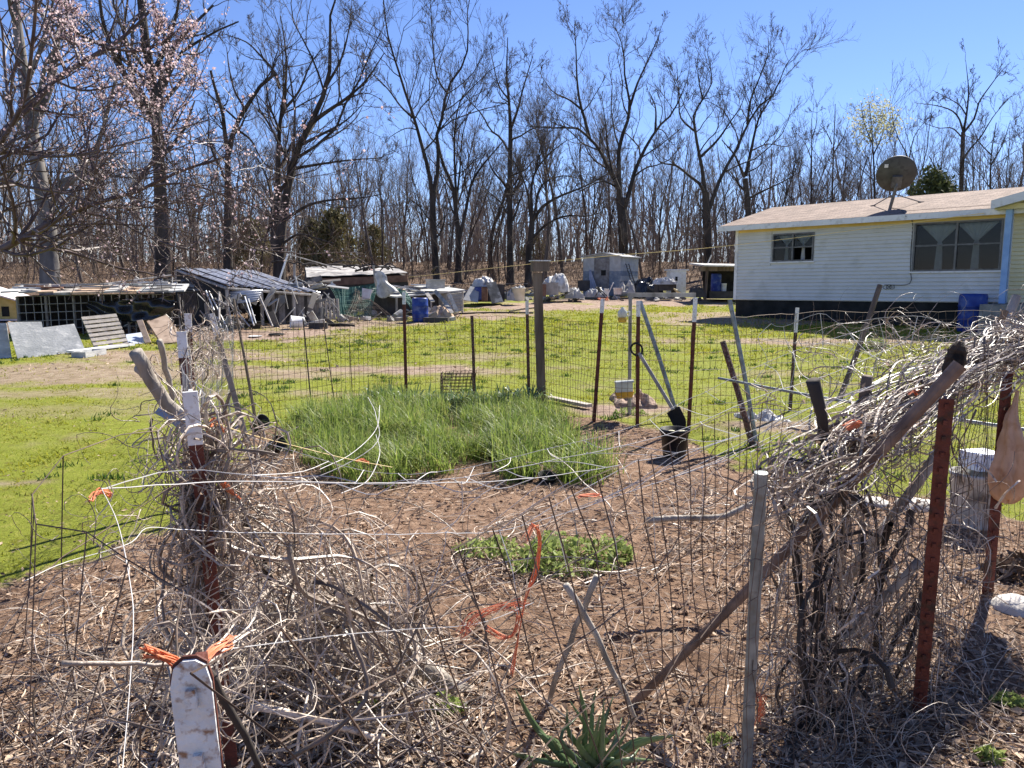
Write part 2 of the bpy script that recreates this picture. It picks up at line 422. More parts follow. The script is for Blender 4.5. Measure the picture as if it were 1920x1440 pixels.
# leaf and straw litter on the garden soil and the yard's dirt
def litter(x, y, s, mb=None, flat=.5, lift=.012):
    n = len(x); z = ground_z(x, y) + .004 + RNG.random(n) * lift
    th = RNG.random(n) * 2 * np.pi
    d = np.stack([np.cos(th), np.sin(th), RNG.normal(0, flat, n) * .6], -1); d = norm(d)
    up = norm(np.stack([RNG.normal(0, flat, n), RNG.normal(0, flat, n), np.ones(n)], -1))
    e = norm(np.cross(up, d)); up = np.cross(d, e)
    c = np.stack([x, y, z], -1); s = s[:, None]; w = s * (.25 + .35 * RNG.random((n, 1))); cu = s * RNG.normal(0.12, .14, (n, 1))
    V = np.stack([c - d * s, c - e * w + up * cu, c + d * s, c + e * w + up * cu], 1)
    return (mb or MB()).add(V.reshape(-1, 3), None, (np.arange(n)[:, None, None] * 4 + np.array([[0, 1, 2], [0, 2, 3]])).reshape(-1, 3), a=np.repeat(RNG.random(n), 4))
M_litter = mat('leaf_litter', (0.1, 0.06, 0.038), (0.62, 0.46, 0.33), 40, 0.8, attr=.9, trans=.2)
x, y = scatter(120000, 1.5, 11, .55, .85)
gm, lm_, sm_ = masks(x, y); k = (sm_ > .5) | (RNG.random(len(x)) < .1 * (1 - gm)); k &= RNG.random(len(x)) < np.clip((fbm(x * 1.7 + 3, y * 1.7) - .28) * 4.2, .25, 1)
x, y = x[k], y[k]
tag(litter(x, y, .006 + .024 * RNG.random(len(x)) ** 2).build('leaf_litter', M_litter, base=(0, 0, 0)), 'dead leaves and straw scattered on the garden soil', 'leaf litter', kind='stuff')
x, y = scatter(60000, 13, 75, .8, .78)
gm, lm_, sm_ = masks(x, y); k = RNG.random(len(x)) < np.clip(lm_ * .9 + (1 - gm) * .25 * (y < 22), 0, 1); x, y = x[k], y[k]
tag(litter(x, y, .03 + .0016 * y * RNG.random(len(x)), lift=.04).build('fallen_leaves', M_litter, base=(0, 0, 0)), 'brown fallen leaves under the wood and along the coops', 'leaf litter', kind='stuff')
# clods and twigs on the soil
M_straw = mat('straw', (0.14, 0.09, 0.06), (0.66, 0.5, 0.37), 30, 0.8, attr=.9)
x, y = scatter(8500, 1.5, 9.5, .55, .85); _, _, sm_ = masks(x, y); k = sm_ > .5; x, y = x[k], y[k]; n = len(x)
th = RNG.random(n) * 6.28; l = (.03 + .16 * RNG.random(n) ** 2.5)[:, None]
d = np.stack([np.cos(th), np.sin(th), 0 * th], -1)
c0 = np.stack([x, y, ground_z(x, y) + .012], -1); bend = RNG.normal(0, .25, (n, 1)) * np.stack([-np.sin(th), np.cos(th), np.abs(RNG.normal(0, .4, n))], -1)
P = np.stack([c0 - d * l, c0 + bend * l * .5, c0 + d * l + bend * l * .1], 1)
tag(MB().tubes(P, np.repeat((.0012 + .0028 * RNG.random(n) ** 2)[:, None], 3, 1), 3).build('dry_straw', M_straw, base=(0, 0, 0)), 'dry straw and broken stalks lying on the garden soil', 'straw', kind='stuff')
M_clod = mat('soil_clod', (0.13, 0.08, 0.054), (0.33, 0.215, 0.145), 20, 0.95, attr=.6)
x, y = scatter(16000, 1.5, 9, .6, .85); _, _, sm_ = masks(x, y); k = (sm_ > .5) & (fbm(x * 1.2, y * 1.2) > .42); x, y = x[k], y[k]; n = len(x)
ico = np.array([(0, 0, 1), (.9, 0, .2), (.28, .85, .2), (-.73, .53, .2), (-.73, -.53, .2), (.28, -.85, .2)])
it = np.array([(0, 1, 2), (0, 2, 3), (0, 3, 4), (0, 4, 5), (0, 5, 1)])
V = ico[None] * (.006 + .02 * RNG.random((n, 1, 1)) ** 2.5) * (.5 + 1.0 * RNG.random((n, 6, 3))) * np.array((1, 1, .55)) + np.stack([x, y, ground_z(x, y)], -1)[:, None]
tag(MB().add(V.reshape(-1, 3), None, (np.arange(n)[:, None, None] * 6 + it).reshape(-1, 3), a=np.repeat(RNG.random(n), 6)).build('soil_clods', M_clod, base=(0, 0, 0)), 'brown clods of soil in the garden bed', 'soil', kind='stuff')
# low weeds in the bed's foreground
M_weed = mat('weed_leaf', (0.16, 0.22, 0.05), (0.4, 0.46, 0.16), 20, 0.65, attr=.8, trans=.45)
def weed(px, py, wid, hgt, n, name, label, cat='weed', leaf=.02, m=None, group=None, dep=.7):
    c = on_ground(px, py)
    r = np.sqrt(RNG.random(n)); t = RNG.random(n) * 6.283
    x = c[0] + r * np.cos(t) * wid / 2; y = c[1] + r * np.sin(t) * wid / 2 * dep
    z = ground_z(x, y) + hgt * RNG.random(n) ** .8 * (1 - .75 * r ** 2) * (.25 + 1.5 * fbm(x * 9, y * 9, 3)); x = x + (fbm(x * 6, y * 6) - .5) * wid * .5
    cc = np.stack([x, y, z], -1); d = norm(RNG.normal(size=(n, 3)) + np.array((0, 0, .3))); e = norm(np.cross(d, RNG.normal(size=(n, 3))))
    s = leaf * (.6 + .8 * RNG.random((n, 1)))
    V = np.stack([cc - d * s, cc - e * s * .5, cc + d * s, cc + e * s * .5], 1)
    mb = MB().add(V.reshape(-1, 3), (np.arange(n)[:, None] * 4 + np.arange(4)), a=np.repeat(RNG.random(n), 4))
    k = max(4, n // 25); st = np.stack([np.repeat(c[None], k, 0) + np.array((0, 0, -.01)), cc[:k] * .5 + c * .5, cc[:k]], 1)
    mb.tubes(st, np.full((k, 3), .002), 3)
    return tag(mb.build(name, m or M_weed, base=c), label, cat, group)
weed(1075, 1052, .74, .15, 1300, 'leafy_weed', 'bushy pale green weed in the middle of the bare garden bed')
weed(915, 1035, .4, .08, 330, 'leafy_weed', 'low sprawling green weed left of the bushy one in the bed')
weed(830, 1330, .15, .07, 220, 'small_weed', 'small green weed under the fallen grey log in the foreground', leaf=.012)
weed(690, 1330, .1, .05, 90, 'small_weed', 'tiny green sprout among vines left of the fallen log', leaf=.012)
weed(1345, 1395, .1, .06, 90, 'small_weed', 'tiny green sprout right of the strap-leaved plant', leaf=.012)
weed(1885, 1318, .12, .06, 160, 'small_weed', 'small green weed on the sunlit soil at the right edge', leaf=.014)
weed(1850, 1425, .1, .05, 120, 'small_weed', 'small green weed at the bottom right corner of the picture', leaf=.014)
weed(1180, 776, .35, .08, 220, 'small_weed', 'pale green weed on the dirt mound behind the fence', leaf=.02)
weed(1640, 655, .6, .3, 500, 'small_weed', 'scrubby green weed growing beside the dark house foundation', leaf=.04)

# dead leaves and clover-like weeds in the lawn
x, y = scatter(9000, 3.0, 24, .8); gm, _, _ = masks(x, y); k = (gm > .4) & (fbm(x * .8 + 7, y * .8) > .42); x, y = x[k], y[k]
tag(litter(x, y, .012 + .0012 * y * RNG.random(len(x)), lift=.03).build('lawn_leaves', M_litter, base=(0, 0, 0)), 'dead brown leaves lying in the lawn grass', 'leaf litter', kind='stuff')

# ------------------------------------------------------------------ trees
def level(P, Rr, nch, ratio, ang=(48, 12), K=6, tmin=.25, wander=.22, up=.12, rr=.55, rend=.35, minr=.006, flat=None, lenabs=None, tpow=1.0):
    """children of N parent branches, all at once"""
    N_, K0, _ = P.shape
    nch = np.broadcast_to(np.asarray(nch), (N_,))
    pi = np.repeat(np.arange(N_), nch); M_ = len(pi)
    t = tmin + (1 - tmin) * RNG.random(M_) ** tpow
    f = t * (K0 - 1); i0 = np.minimum(f.astype(int), K0 - 2); fr = (f - i0)[:, None]
    p = P[pi, i0] * (1 - fr) + P[pi, i0 + 1] * fr
    r = Rr[pi, i0] * (1 - fr[:, 0]) + Rr[pi, i0 + 1] * fr[:, 0]
    tg = norm(P[pi, i0 + 1] - P[pi, i0])
    q = RNG.normal(size=(M_, 3)); q = norm(q - (q * tg).sum(-1, keepdims=True) * tg)
    a = np.radians(RNG.normal(ang[0], ang[1], M_))[:, None]
    d = norm(np.cos(a) * tg + np.sin(a) * q + np.array((0, 0, up)))
    Lp = np.linalg.norm(np.diff(P, axis=1), axis=-1).sum(1)[pi] if lenabs is None else np.full(M_, lenabs)
    Lc = Lp * ratio * (.6 + .7 * RNG.random(M_)) * (1.15 - .55 * t)
    C = np.empty((M_, K, 3)); C[:, 0] = p; seg = (Lc / (K - 1))[:, None]
    for k in range(1, K):
        d = norm(d + RNG.normal(size=(M_, 3)) * wander + np.array((0, 0, up * .6)))
        C[:, k] = C[:, k - 1] + d * seg
    r0 = np.maximum(np.minimum(r * rr, Lc * .03 + .004), minr)
    RR = r0[:, None] * np.linspace(1, rend, K)[None]
    return C, np.maximum(RR, minr * .6)
def limb(px_pts, Y, r0, r1, K=12, dep=0.0, wob=.12):
    """a limb traced over the photograph at depth Y, bending dep metres away along its length"""
    n = len(px_pts)
    pts = np.array([at(p[0], p[1], Y + dep * (i / max(1, n - 1)) ** 1.3 + random.uniform(-wob, wob)) for i, p in enumerate(px_pts)])
    return spline(pts, K), r0 + (r1 - r0) * np.linspace(0, 1, K) ** .8
def hero(name, label, Y, limbs, r0, group='big bare trees at the edge of the yard', twigs=(7, 5, 4, 4), mbark=None, mtwig=None, up=.14, lscale=1.0, K=12, minr=.009, spread=46):
    """limbs = [(points, base radius factor, tip radius factor, depth bend)]; first one is the trunk"""
    p0 = at(*limbs[0][0][0], Y); base = np.array((p0[0], Y, gz(p0[0], Y)))
    t = thing(name, label, 'tree', base, group)
    Ps, Rs = [], []
    for i, (pts, fa, fb, dep) in enumerate(limbs):
        P, Rr = limb(pts, Y, r0 * fa, r0 * fb, K, dep)
        if i == 0:
            P[0, 2] = min(P[0, 2], base[2]) - .1
        Ps.append(P); Rs.append(Rr)
    P = np.array(Ps); Rr = np.array(Rs)
    tr = MB().tubes(P, Rr, 9)
    if limbs[0][1] >= .9:          # root flare
        fl = P[0, :3].copy(); tr.tubes(np.array([[base + (0, 0, -.15), base + (0, 0, .25), base * .0 + P[0, 1]]]), np.array([[r0 * 1.5, r0 * 1.15, r0 * .95]]), 9)
    lenp = np.linalg.norm(np.diff(P, axis=1), axis=-1).sum(1)
    n1 = np.maximum(3, (lenp * twigs[0] / 5).astype(int)); n1[0] = max(2, n1[0] // 3)
    C1, R1 = level(P, Rr, n1, .42 * lscale, (spread, 14), 7, .22, .2, up, .5, .3, minr * 1.6)
    C2, R2 = level(C1, R1, twigs[1], .54, (40, 12), 6, .2, .17, up * 1.2, .6, .4, minr * 1.2)
    C3, R3 = level(C2, R2, twigs[2], .52, (38, 12), 5, .2, .18, up * 1.2, .65, .5, minr)
    tr.tubes(C1, R1, 5)
    tr.build('trunk', mbark or M_bark, t, smooth=True)
    cr = MB().tubes(C2, R2, 4).tubes(C3, R3, 3)
    if twigs[3]:
        C4, R4 = level(C3, R3, twigs[3], .6, (40, 13), 3, .2, .25, up, .7, .6, minr * .8)
        cr.tubes(C4, R4, 3)
    cr.build('crown', mtwig or M_twig, t)
    return t
T = lambda s: [tuple(map(float, p.split(','))) for p in s.split()]
Y0 = 44
hero('oak_tree', 'tall bare tree with two upright stems above the scrap pile, left of centre', 43, [
    (T('819,521 814,450 811,394 813,356'), 1, .8, 0), (T('811,370 804,322 794,285 783,244 774,214 762,180 751,146 742,112 732,90 723,38 718,-10'), .62, .12, -2.5),
    (T('774,221 751,199 729,169 706,146 680,124'), .3, .08, -1), (T('813,360 819,337 822,285 819,251 828,225 834,187 839,165 856,139 871,116 879,75 875,37 882,-10'), .6, .1, 1.5),
    (T('836,172 819,142 811,75 807,-10'), .25, .07, .5), (T('814,420 800,405 785,385 770,375'), .22, .06, -1.5), (T('815,430 830,410 842,400'), .2, .08, 1),
    (T('783,244 765,240 745,248 720,265'), .18, .05, -1.5)], 0.21)
hero('oak_tree', 'bare forked tree with a long limb leaning right, behind the tarp pile', 45, [
    (T('859,523 860,450 856,405 851,360 841,330 828,300 821,262'), 1, .3, 0), (T('861,450 873,397 884,345 901,315 920,292 942,266'), .6, .15, 2),
    (T('856,375 852,300 854,232 864,187 890,161 920,131 940,120'), .4, .08, -1.5), (T('856,380 864,300 867,255 879,210'), .35, .1, 1), (T('841,330 870,320 890,300 905,296'), .2, .08, -1)], 0.21)
hero('slender_tree', 'bare tree leaning right against its straight neighbour, centre of the wood edge', 47, [
    (T('924,519 920,480 924,431 939,390 950,352 962,300'), 1, .4, 0), (T('930,415 915,370 900,330'), .35, .1, 1), (T('945,370 975,330 990,290'), .4, .1, -1)], 0.15, twigs=(6, 5, 5, 3))
hero('oak_tree', 'straight single-stem bare tree just left of the wooden post', 44, [
    (T('957,521 956,412 956,330 957,270 957,232'), 1, .55, 0), (T('957,236 954,187 950,142 952,70'), .5, .1, -1), (T('957,244 972,202 980,169 999,105'), .42, .1, 1.5),
    (T('956,288 939,259 920,244 905,217 882,191 867,176'), .35, .08, -1.5), (T('957,262 976,255 1002,240 1040,236'), .3, .07, 2), (T('954,187 935,160 925,120 918,85'), .25, .07, 0),
    (T('957,330 985,318 1000,300'), .25, .08, -2)], 0.21)
hero('spreading_tree', 'low wide-spreading dark tree directly behind the wooden post', 43, [
    (T('991,521 992,469 996,442 998,412'), 1, .75, 0), (T('997,420 992,382 989,360 977,326 962,300'), .45, .1, -1.5), (T('998,412 996,360 1004,322 1030,289 1064,262'), .5, .1, 1),
    (T('1000,412 1019,386 1052,367 1097,349 1139,326'), .5, .1, -2.5), (T('998,446 1026,420 1060,405 1101,405 1131,397'), .4, .08, -2), (T('1000,410 1015,349 1052,330 1082,334'), .4, .1, 2),
    (T('1004,322 1010,290 1020,262 1035,240'), .25, .06, 0)], 0.21, twigs=(8, 5, 4, 3))
hero('oak_tree', 'broad heart-shaped bare oak rising behind the little grey shed', 46, [
    (T('1169,528 1169,470 1167,415 1163,372'), 1, .85, 0), (T('1162,380 1159,349 1142,319 1124,281 1101,255 1082,240 1041,240 990,236'), .5, .07, -2), (T('1105,259 1097,225 1088,195 1082,150 1080,94 1077,45'), .35, .06, 0),
    (T('1089,204 1067,187 1037,172 1015,142'), .22, .05, -1.5), (T('1163,372 1161,337 1161,270 1172,244 1182,195 1172,150 1169,94 1154,52'), .55, .06, 1), (T('1182,197 1195,157 1210,124 1232,75 1240,50'), .28, .05, .5),
    (T('1168,400 1180,360 1191,319 1214,270 1240,232 1262,210 1289,150'), .55, .07, 2), (T('1229,246 1229,202 1217,172'), .25, .06, -1), (T('1160,352 1130,340 1100,352 1080,362'), .2, .06, -2.5),
    (T('1150,335 1140,280 1135,230 1128,180'), .25, .06, 1.5)], 0.31, twigs=(7, 5, 4, 4))
hero('oak_tree', 'bare tree with a low limb bending left, standing just left of the house', 47, [
    (T('1327,520 1327,440 1325,400 1323,360'), 1, .8, 0), (T('1322,366 1313,346 1290,328 1269,311 1238,304 1222,280'), .42, .07, -2), (T('1322,360 1315,307 1309,280 1304,248 1301,214 1318,186 1335,155 1328,105'), .5, .07, 0),
    (T('1301,245 1276,220 1273,179 1269,123'), .25, .05, -1.5), (T('1315,293 1346,262 1370,227 1387,203 1398,175'), .32, .06, 1.5), (T('1327,400 1346,346 1363,311 1381,280 1398,241 1422,200 1450,179 1471,127 1492,98'), .5, .06, 1.5),
    (T('1401,233 1408,186 1422,151 1440,102 1440,68'), .28, .05, 0), (T('1318,186 1310,150 1308,110'), .2, .05, -1)], 0.27, twigs=(7, 5, 4, 4))
hero('oak_tree', 'bare tree whose trunk disappears behind the left corner of the house roof', 49, [
    (T('1405,520 1403,400 1397,335'), 1, .7, 0), (T('1396,332 1388,314 1377,290 1353,262'), .4, .1, -1), (T('1398,330 1408,283 1422,224 1443,189 1464,150'), .5, .08, 1), (T('1404,372 1429,359 1471,339 1506,318'), .35, .07, -1),
    (T('1398,325 1425,310 1430,290 1420,280'), .2, .07, 1.5), (T('1408,283 1440,270 1475,275 1500,262'), .2, .06, -1)], 0.24, twigs=(8, 5, 4, 3))
hero('oak_tree', 'open-crowned bare tree standing alone above the roof at far right', 50, [
    (T('1800,470 1802,380 1803,330 1805,280 1806,247'), 1, .7, 0), (T('1806,247 1798,222 1784,207 1756,198 1716,193'), .4, .07, -1), (T('1811,215 1798,196 1773,182 1749,169'), .28, .06, 1), (T('1806,250 1813,209 1816,169 1811,116'), .5, .07, 0),
    (T('1808,247 1827,222 1836,191 1856,162 1878,133 1896,116'), .45, .06, 1), (T('1806,300 1818,280 1838,258 1860,222 1876,202 1902,174'), .4, .06, -1.5), (T('1806,260 1785,240 1760,240 1725,228'), .3, .06, 2)], 0.17, twigs=(6, 5, 4, 2), lscale=.85)
hero('oak_tree', 'large double-trunked bare tree behind the tin-roofed coop', 38, [
    (T('522,506 524,465 530,412 539,356 545,322 556,285 575,244 594,210 612,161 620,112 618,37 635,-20'), 1, .12, 0), (T('582,232 612,210 650,184 687,150 720,100'), .4, .07, -2), (T('567,270 605,251 650,225 684,191'), .3, .06, 1.5),
    (T('556,315 605,307 657,300 717,296'), .28, .06, -1), (T('535,412 575,386 620,375 676,371 717,364'), .32, .06, -2), (T('528,458 560,439 590,446 627,457'), .25, .07, -1.5),
    (T('519,480 517,450 521,375 522,300 524,244 530,195 537,142 536,94 526,30'), .7, .08, 1.5), (T('528,210 560,172 582,120 605,90'), .28, .06, -1), (T('524,165 515,135 489,105 462,79 421,64'), .28, .06, 1),
    (T('512,470 510,400 505,350 490,310 470,280'), .4, .07, 1), (T('612,161 640,110 655,50 660,0'), .25, .05, 1)], 0.29, twigs=(7, 5, 4, 4))
hero('oak_tree', 'dark bare tree with a broken top rising behind the blossoming branches', 36, [
    (T('427,506 427,412 427,319 429,281 444,232 462,202 485,165 515,139'), 1, .3, 0), (T('427,285 421,244 417,210 402,161 395,132'), .5, .25, -1), (T('440,240 470,262 485,290 500,312'), .3, .08, 1), (T('460,205 440,170 430,130 425,90'), .3, .08, 1),
    (T('428,310 400,280 380,270'), .25, .08, -1)], 0.22, twigs=(7, 5, 4, 3))
hero('thick_tree', 'thick dark trunk standing behind the left end of the tin roof', 31, [
    (T('304,518 303,430 298,300 290,180 276,100 262,-20'), 1, .45, 0), (T('294,230 262,187 225,124 195,49 185,-20'), .55, .15, -1.5), (T('292,190 320,100 360,50 400,10'), .5, .12, 1.5), (T('298,300 340,250 365,190'), .35, .1, 2),
    (T('285,140 310,90 330,30 340,-30'), .4, .1, 0)], 0.3, twigs=(8, 5, 4, 3))
hero('thick_tree', 'thickest pale grey trunk at far left behind the low coops', 29, [
    (T('93,540 90,430 74,330 62,260 46,150 30,30 20,-50'), 1, .4, 0), (T('84,380 120,340 170,320 220,290'), .4, .1, 1), (T('66,280 30,230 5,170'), .4, .1, -1), (T('60,240 95,160 110,60 115,-40'), .5, .12, 1), (T('48,160 80,80 100,0'), .35, .1, -1)],
    0.34, mbark=M_bark_grey, twigs=(8, 5, 4, 3))

# the wood behind: thin trees one can tell apart, copies of a few grown ones
def wood_tree(Ht, r0, seed, twigs=(14, 5, 5), spread=38, low=.35):
    global RNG
    RNG = np.random.default_rng(seed)
    K = 10
    d = np.zeros((K, 3)); d[:, 2] = 1; d[:, :2] += np.cumsum(RNG.normal(0, .07, (K, 2)), 0)
    P = np.concatenate([[(0, 0, -.3)], np.cumsum(norm(d) * Ht / K, 0)])[None]
    Rr = (r0 * (1 - .85 * np.linspace(0, 1, K + 1)))[None]
    C1, R1 = level(P, Rr, twigs[0], .38, (spread, 12), 6, low, .16, .22, .55, .3, .014)
    C2, R2 = level(C1, R1, twigs[1], .55, (40, 12), 5, .15, .2, .2, .6, .4, .011)
    C3, R3 = level(C2, R2, twigs[2], .55, (38, 12), 4, .15, .22, .2, .7, .5, .009)
    tr = MB().tubes(P, Rr, 7).tubes(C1, R1, 4)
    cr = MB().tubes(C2, R2, 3).tubes(C3, R3, 3)
    return tr.mesh('wood_trunk', smooth=True), cr.mesh('wood_crown')
protos = []
for i in range(7):
    a_, b_ = wood_tree(11 + 1.2 * (i % 4), .11 + .02 * (i % 3), 100 + i, twigs=(12 + 2 * (i % 3), 5, 5), low=.3 + .08 * (i % 3))
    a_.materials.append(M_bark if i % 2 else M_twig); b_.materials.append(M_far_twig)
    protos.append((a_, b_))
RNG = np.random.default_rng(77)
random.seed(21)
def place_wood(px, Y, sc, i, label='thin bare tree among the many in the wood behind the yard', group='thin bare trees of the wood'):
    X = (px - W / 2) / F * Y
    t = thing('wood_tree', label, 'tree', (X, Y, gz(X, Y) - .05), group)
    t.rotation_euler = (random.uniform(-.13, .13), random.uniform(-.13, .13), random.uniform(0, 6.28)); t.scale = (sc, sc, sc * random.uniform(.95, 1.15))
    for nm, me in zip(('trunk', 'crown'), protos[i % len(protos)]):
        o = bpy.data.objects.new(nm, me); COL.objects.link(o); o.parent = t
k_ = 0
for px in np.linspace(-60, 2000, 80):
    for row in (0, 1):
        Y = (50 if row == 0 else 62) + random.uniform(-5, 7)
        h = (random.uniform(.42, .82) if px < 1250 else random.uniform(.42, .72)) * (1 if row == 0 else 1.12)
        place_wood(px + random.uniform(-14, 14), Y, h, k_ + random.randint(0, 3)); k_ += 1
# individually seen thinner trees at the right
M_bud = mat('pale_green_buds', (0.42, 0.44, 0.22), (0.62, 0.6, 0.4), 1, .7, attr=.7, trans=.4)
t_bud = hero('budding_tree', 'slim tree with pale yellow-green young leaves above the dish', 52, [(T('1640,480 1640,370 1638,300 1634,240 1630,195'), 1, .2, 0), (T('1638,290 1655,250 1662,200'), .5, .1, 1), (T('1636,270 1620,230 1615,195'), .4, .1, -1)], .11, group='slim trees above the roof', twigs=(9, 5, 4, 0))
hero('slim_tree', 'slim straight bare tree above the middle of the roof', 52, [(T('1521,490 1521,380 1522,280 1522,222'), 1, .2, 0), (T('1522,300 1510,270 1490,245'), .4, .1, -1), (T('1522,260 1530,235 1532,205'), .4, .1, 1)], .1, group='slim trees above the roof', twigs=(8, 5, 4, 2))
hero('slim_tree', 'slim bare tree with brownish tips between dish and straight tree', 53, [(T('1560,480 1560,380 1563,280 1565,230 1566,195'), 1, .2, 0), (T('1561,290 1580,260 1592,225'), .5, .1, 1), (T('1560,270 1548,245 1538,235'), .4, .1, -1)], .105, group='slim trees above the roof', twigs=(8, 5, 4, 2))
hero('slim_tree', 'slim curving bare tree directly right of the satellite dish', 51, [(T('1712,480 1712,340 1700,290 1680,250 1672,210'), 1, .2, 0), (T('1704,300 1715,255 1740,220'), .5, .1, 1)], .095, group='slim trees above the roof', twigs=(8, 5, 4, 2))
hero('slim_tree', 'bare tree at the right edge behind the porch roof', 48, [(T('1858,480 1857,330 1860,280 1868,230'), 1, .2, 0), (T('1858,310 1880,270 1895,225'), .5, .1, 1), (T('1858,290 1835,265 1825,240'), .4, .1, -1)], .11, group='slim trees above the roof', twigs=(9, 6, 4, 2))
def leaf_cloud(c, rad, n, size, m, name, parent, sq=(1, 1, 1), hollow=.3):
    d = norm(RNG.normal(size=(n, 3))); r = (hollow + (1 - hollow) * RNG.random((n, 1)) ** .5)
    lump = .72 + .5 * vnoise(d[:, 0] * 3 + 9 + d[:, 2] * 2, d[:, 1] * 3 + 5)[:, None]
    cc = np.asarray(c) + d * r * lump * np.asarray(rad)
    u = norm(RNG.normal(size=(n, 3))); e = norm(np.cross(u, RNG.normal(size=(n, 3)))); s = size * (.5 + RNG.random((n, 1)))
    V = np.stack([cc - u * s, cc - e * s * .45, cc + u * s, cc + e * s * .45], 1)
    return MB().add(V.reshape(-1, 3), np.arange(n)[:, None] * 4 + np.arange(4), a=np.repeat(RNG.random(n), 4)).build(name, m, parent)
cb = MB()
for q in ((1634, 205), (1660, 215), (1618, 225), (1645, 240), (1625, 250), (1668, 235)):
    c0 = at(*q, 52 + random.uniform(-1, 1)); n = 190
    cc = c0 + RNG.normal(0, .5, (n, 3)); u = norm(RNG.normal(size=(n, 3))); e = norm(np.cross(u, RNG.normal(size=(n, 3)))); s = .09
    cb.add(np.stack([cc - u * s, cc - e * s * .6, cc + u * s, cc + e * s * .6], 1).reshape(-1, 3), np.arange(n)[:, None] * 4 + np.arange(4), a=np.repeat(RNG.random(n), 4))
cb.build('young_leaves', M_bud, t_bud)
# cedars
M_cedar = mat('cedar_needles', (0.03, 0.045, 0.02), (0.12, 0.13, 0.045), 1.2, .8, attr=.7, trans=.15)
M_cedar_y = mat('yellow_cedar_needles', (0.09, 0.085, 0.035), (0.22, 0.185, 0.08), 1.2, .8, attr=.7, trans=.2)
def cedar(px, py_top, py_base, wpx, Y, label, m, n=5200, group=None):
    top = at(px, py_top, Y); base = np.array((top[0], Y, gz(top[0], Y))); hgt = top[2] - base[2]
    t = thing('cedar_tree', label, 'tree', base, group)
    MB().tube([base - (0, 0, .2), base + (0, 0, hgt * .5), top - (0, 0, .3)], [.12, .08, .02], 7).build('trunk', M_bark, t)
    mb = MB(); wid = wpx * mpp(Y)
    for i in range(60):
        f = random.random() ** .8; a = random.uniform(0, 6.28); rr = wid / 2 * (1 - f) ** .6 * random.uniform(.5, 1.05)
        c0 = base + (math.cos(a) * rr, math.sin(a) * rr, hgt * (.06 + .92 * f)); k = n // 60
        cc = c0 + RNG.normal(0, 1, (k, 3)) * np.array((.26, .26, .2)) * wid * .28
        u = norm(RNG.normal(size=(k, 3)) + (0, 0, .5)); e = norm(np.cross(u, RNG.normal(size=(k, 3)))); s = wid * .035 * (.5 + RNG.random((k, 1)))
        mb.add(np.stack([cc - u * s, cc - e * s * .4, cc + u * s, cc + e * s * .4], 1).reshape(-1, 3), np.arange(k)[:, None] * 4 + np.arange(4), a=np.repeat(RNG.random(k), 4))
    mb.build('crown', m, t)
cedar(625, 400, 500, 110, 48, 'yellow-green cedar between the double-trunked tree and the low roof', M_cedar_y)
cedar(585, 415, 500, 80, 50, 'smaller yellow-green cedar right behind the double-trunked tree', M_cedar_y, 3600)
cedar(700, 425, 510, 70, 56, 'dull green cedar deep in the wood left of centre', M_cedar_y, 3000)
cedar(470, 415, 500, 90, 52, 'dull green cedar behind the tin-roofed coop', M_cedar_y, 3000)
cedar(1752, 318, 480, 130, 42, 'dark green cedar just above the roof ridge right of the dish', M_cedar)
cedar(1000, 440, 510, 60, 66, 'dim green cedar far in the wood near the centre', M_cedar_y, 1800)
# far wood and undergrowth read as one mass
far = MB(); n = 440
px = RNG.uniform(-200, 2150, n); Y = RNG.uniform(66, 125, n); X = (px - 960) / F * Y; Z = ground_z(X, Y)
Ht = RNG.uniform(5, 10.5, n)
K = 6; P = np.zeros((n, K, 3)); P[:, :, 0] = X[:, None] + np.cumsum(RNG.normal(0, .25, (n, K)), 1); P[:, :, 1] = Y[:, None]; P[:, :, 2] = Z[:, None] + np.linspace(0, 1, K) * Ht[:, None]
Rr = RNG.uniform(.07, .2, n)[:, None] * np.linspace(1, .25, K)
far.tubes(P, Rr, 4)
C1, R1 = level(P, Rr, 8, .4, (38, 12), 4, .25, .18, .2, .5, .35, .02); far.tubes(C1, R1, 3)
C2, R2 = level(C1, R1, 5, .6, (40, 12), 3, .15, .2, .2, .7, .6, .02); far.tubes(C2, R2, 3)
n = 1150; px = RNG.uniform(-200, 2150, n); Y = RNG.uniform(64, 130, n); X = (px - 960) / F * Y; Ht = RNG.uniform(2.5, 7.5, n)
P = np.zeros((n, 5, 3)); P[:, :, 0] = X[:, None] + np.cumsum(RNG.normal(0, .2, (n, 5)), 1); P[:, :, 1] = Y[:, None]; P[:, :, 2] = ground_z(X, Y)[:, None] + np.linspace(0, 1, 5) * Ht[:, None]
Rr = RNG.uniform(.03, .08, n)[:, None] * np.linspace(1, .3, 5); far.tubes(P, Rr, 3)
C1, R1 = level(P, Rr, 6, .45, (42, 14), 3, .1, .2, .15, .6, .5, .024); far.tubes(C1, R1, 3)
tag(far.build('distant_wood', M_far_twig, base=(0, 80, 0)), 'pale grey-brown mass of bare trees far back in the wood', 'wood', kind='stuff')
n = 4300; px = RNG.uniform(-150, 2080, n); Y = 41 + 34 * RNG.random(n) ** 1.2; X = (px - 960) / F * Y
k = ~((px > 1000) & (px < 1330) & (Y < 43)); X, Y = X[k], Y[k]; n = len(X)
p0 = np.stack([X, Y, ground_z(X, Y) - .05], -1); d = norm(np.stack([RNG.normal(0, .35, n), RNG.normal(0, .35, n), np.ones(n)], -1)); Ln = (.7 + 4.6 * RNG.random(n) ** 3)[:, None]
P = [p0]
for j in range(4): d = norm(d + RNG.normal(0, .2, (n, 3))); P.append(P[-1] + d * Ln / 4)
P = np.stack(P, 1); Rr = np.repeat(np.linspace(.016, .006, 5)[None], n, 0)
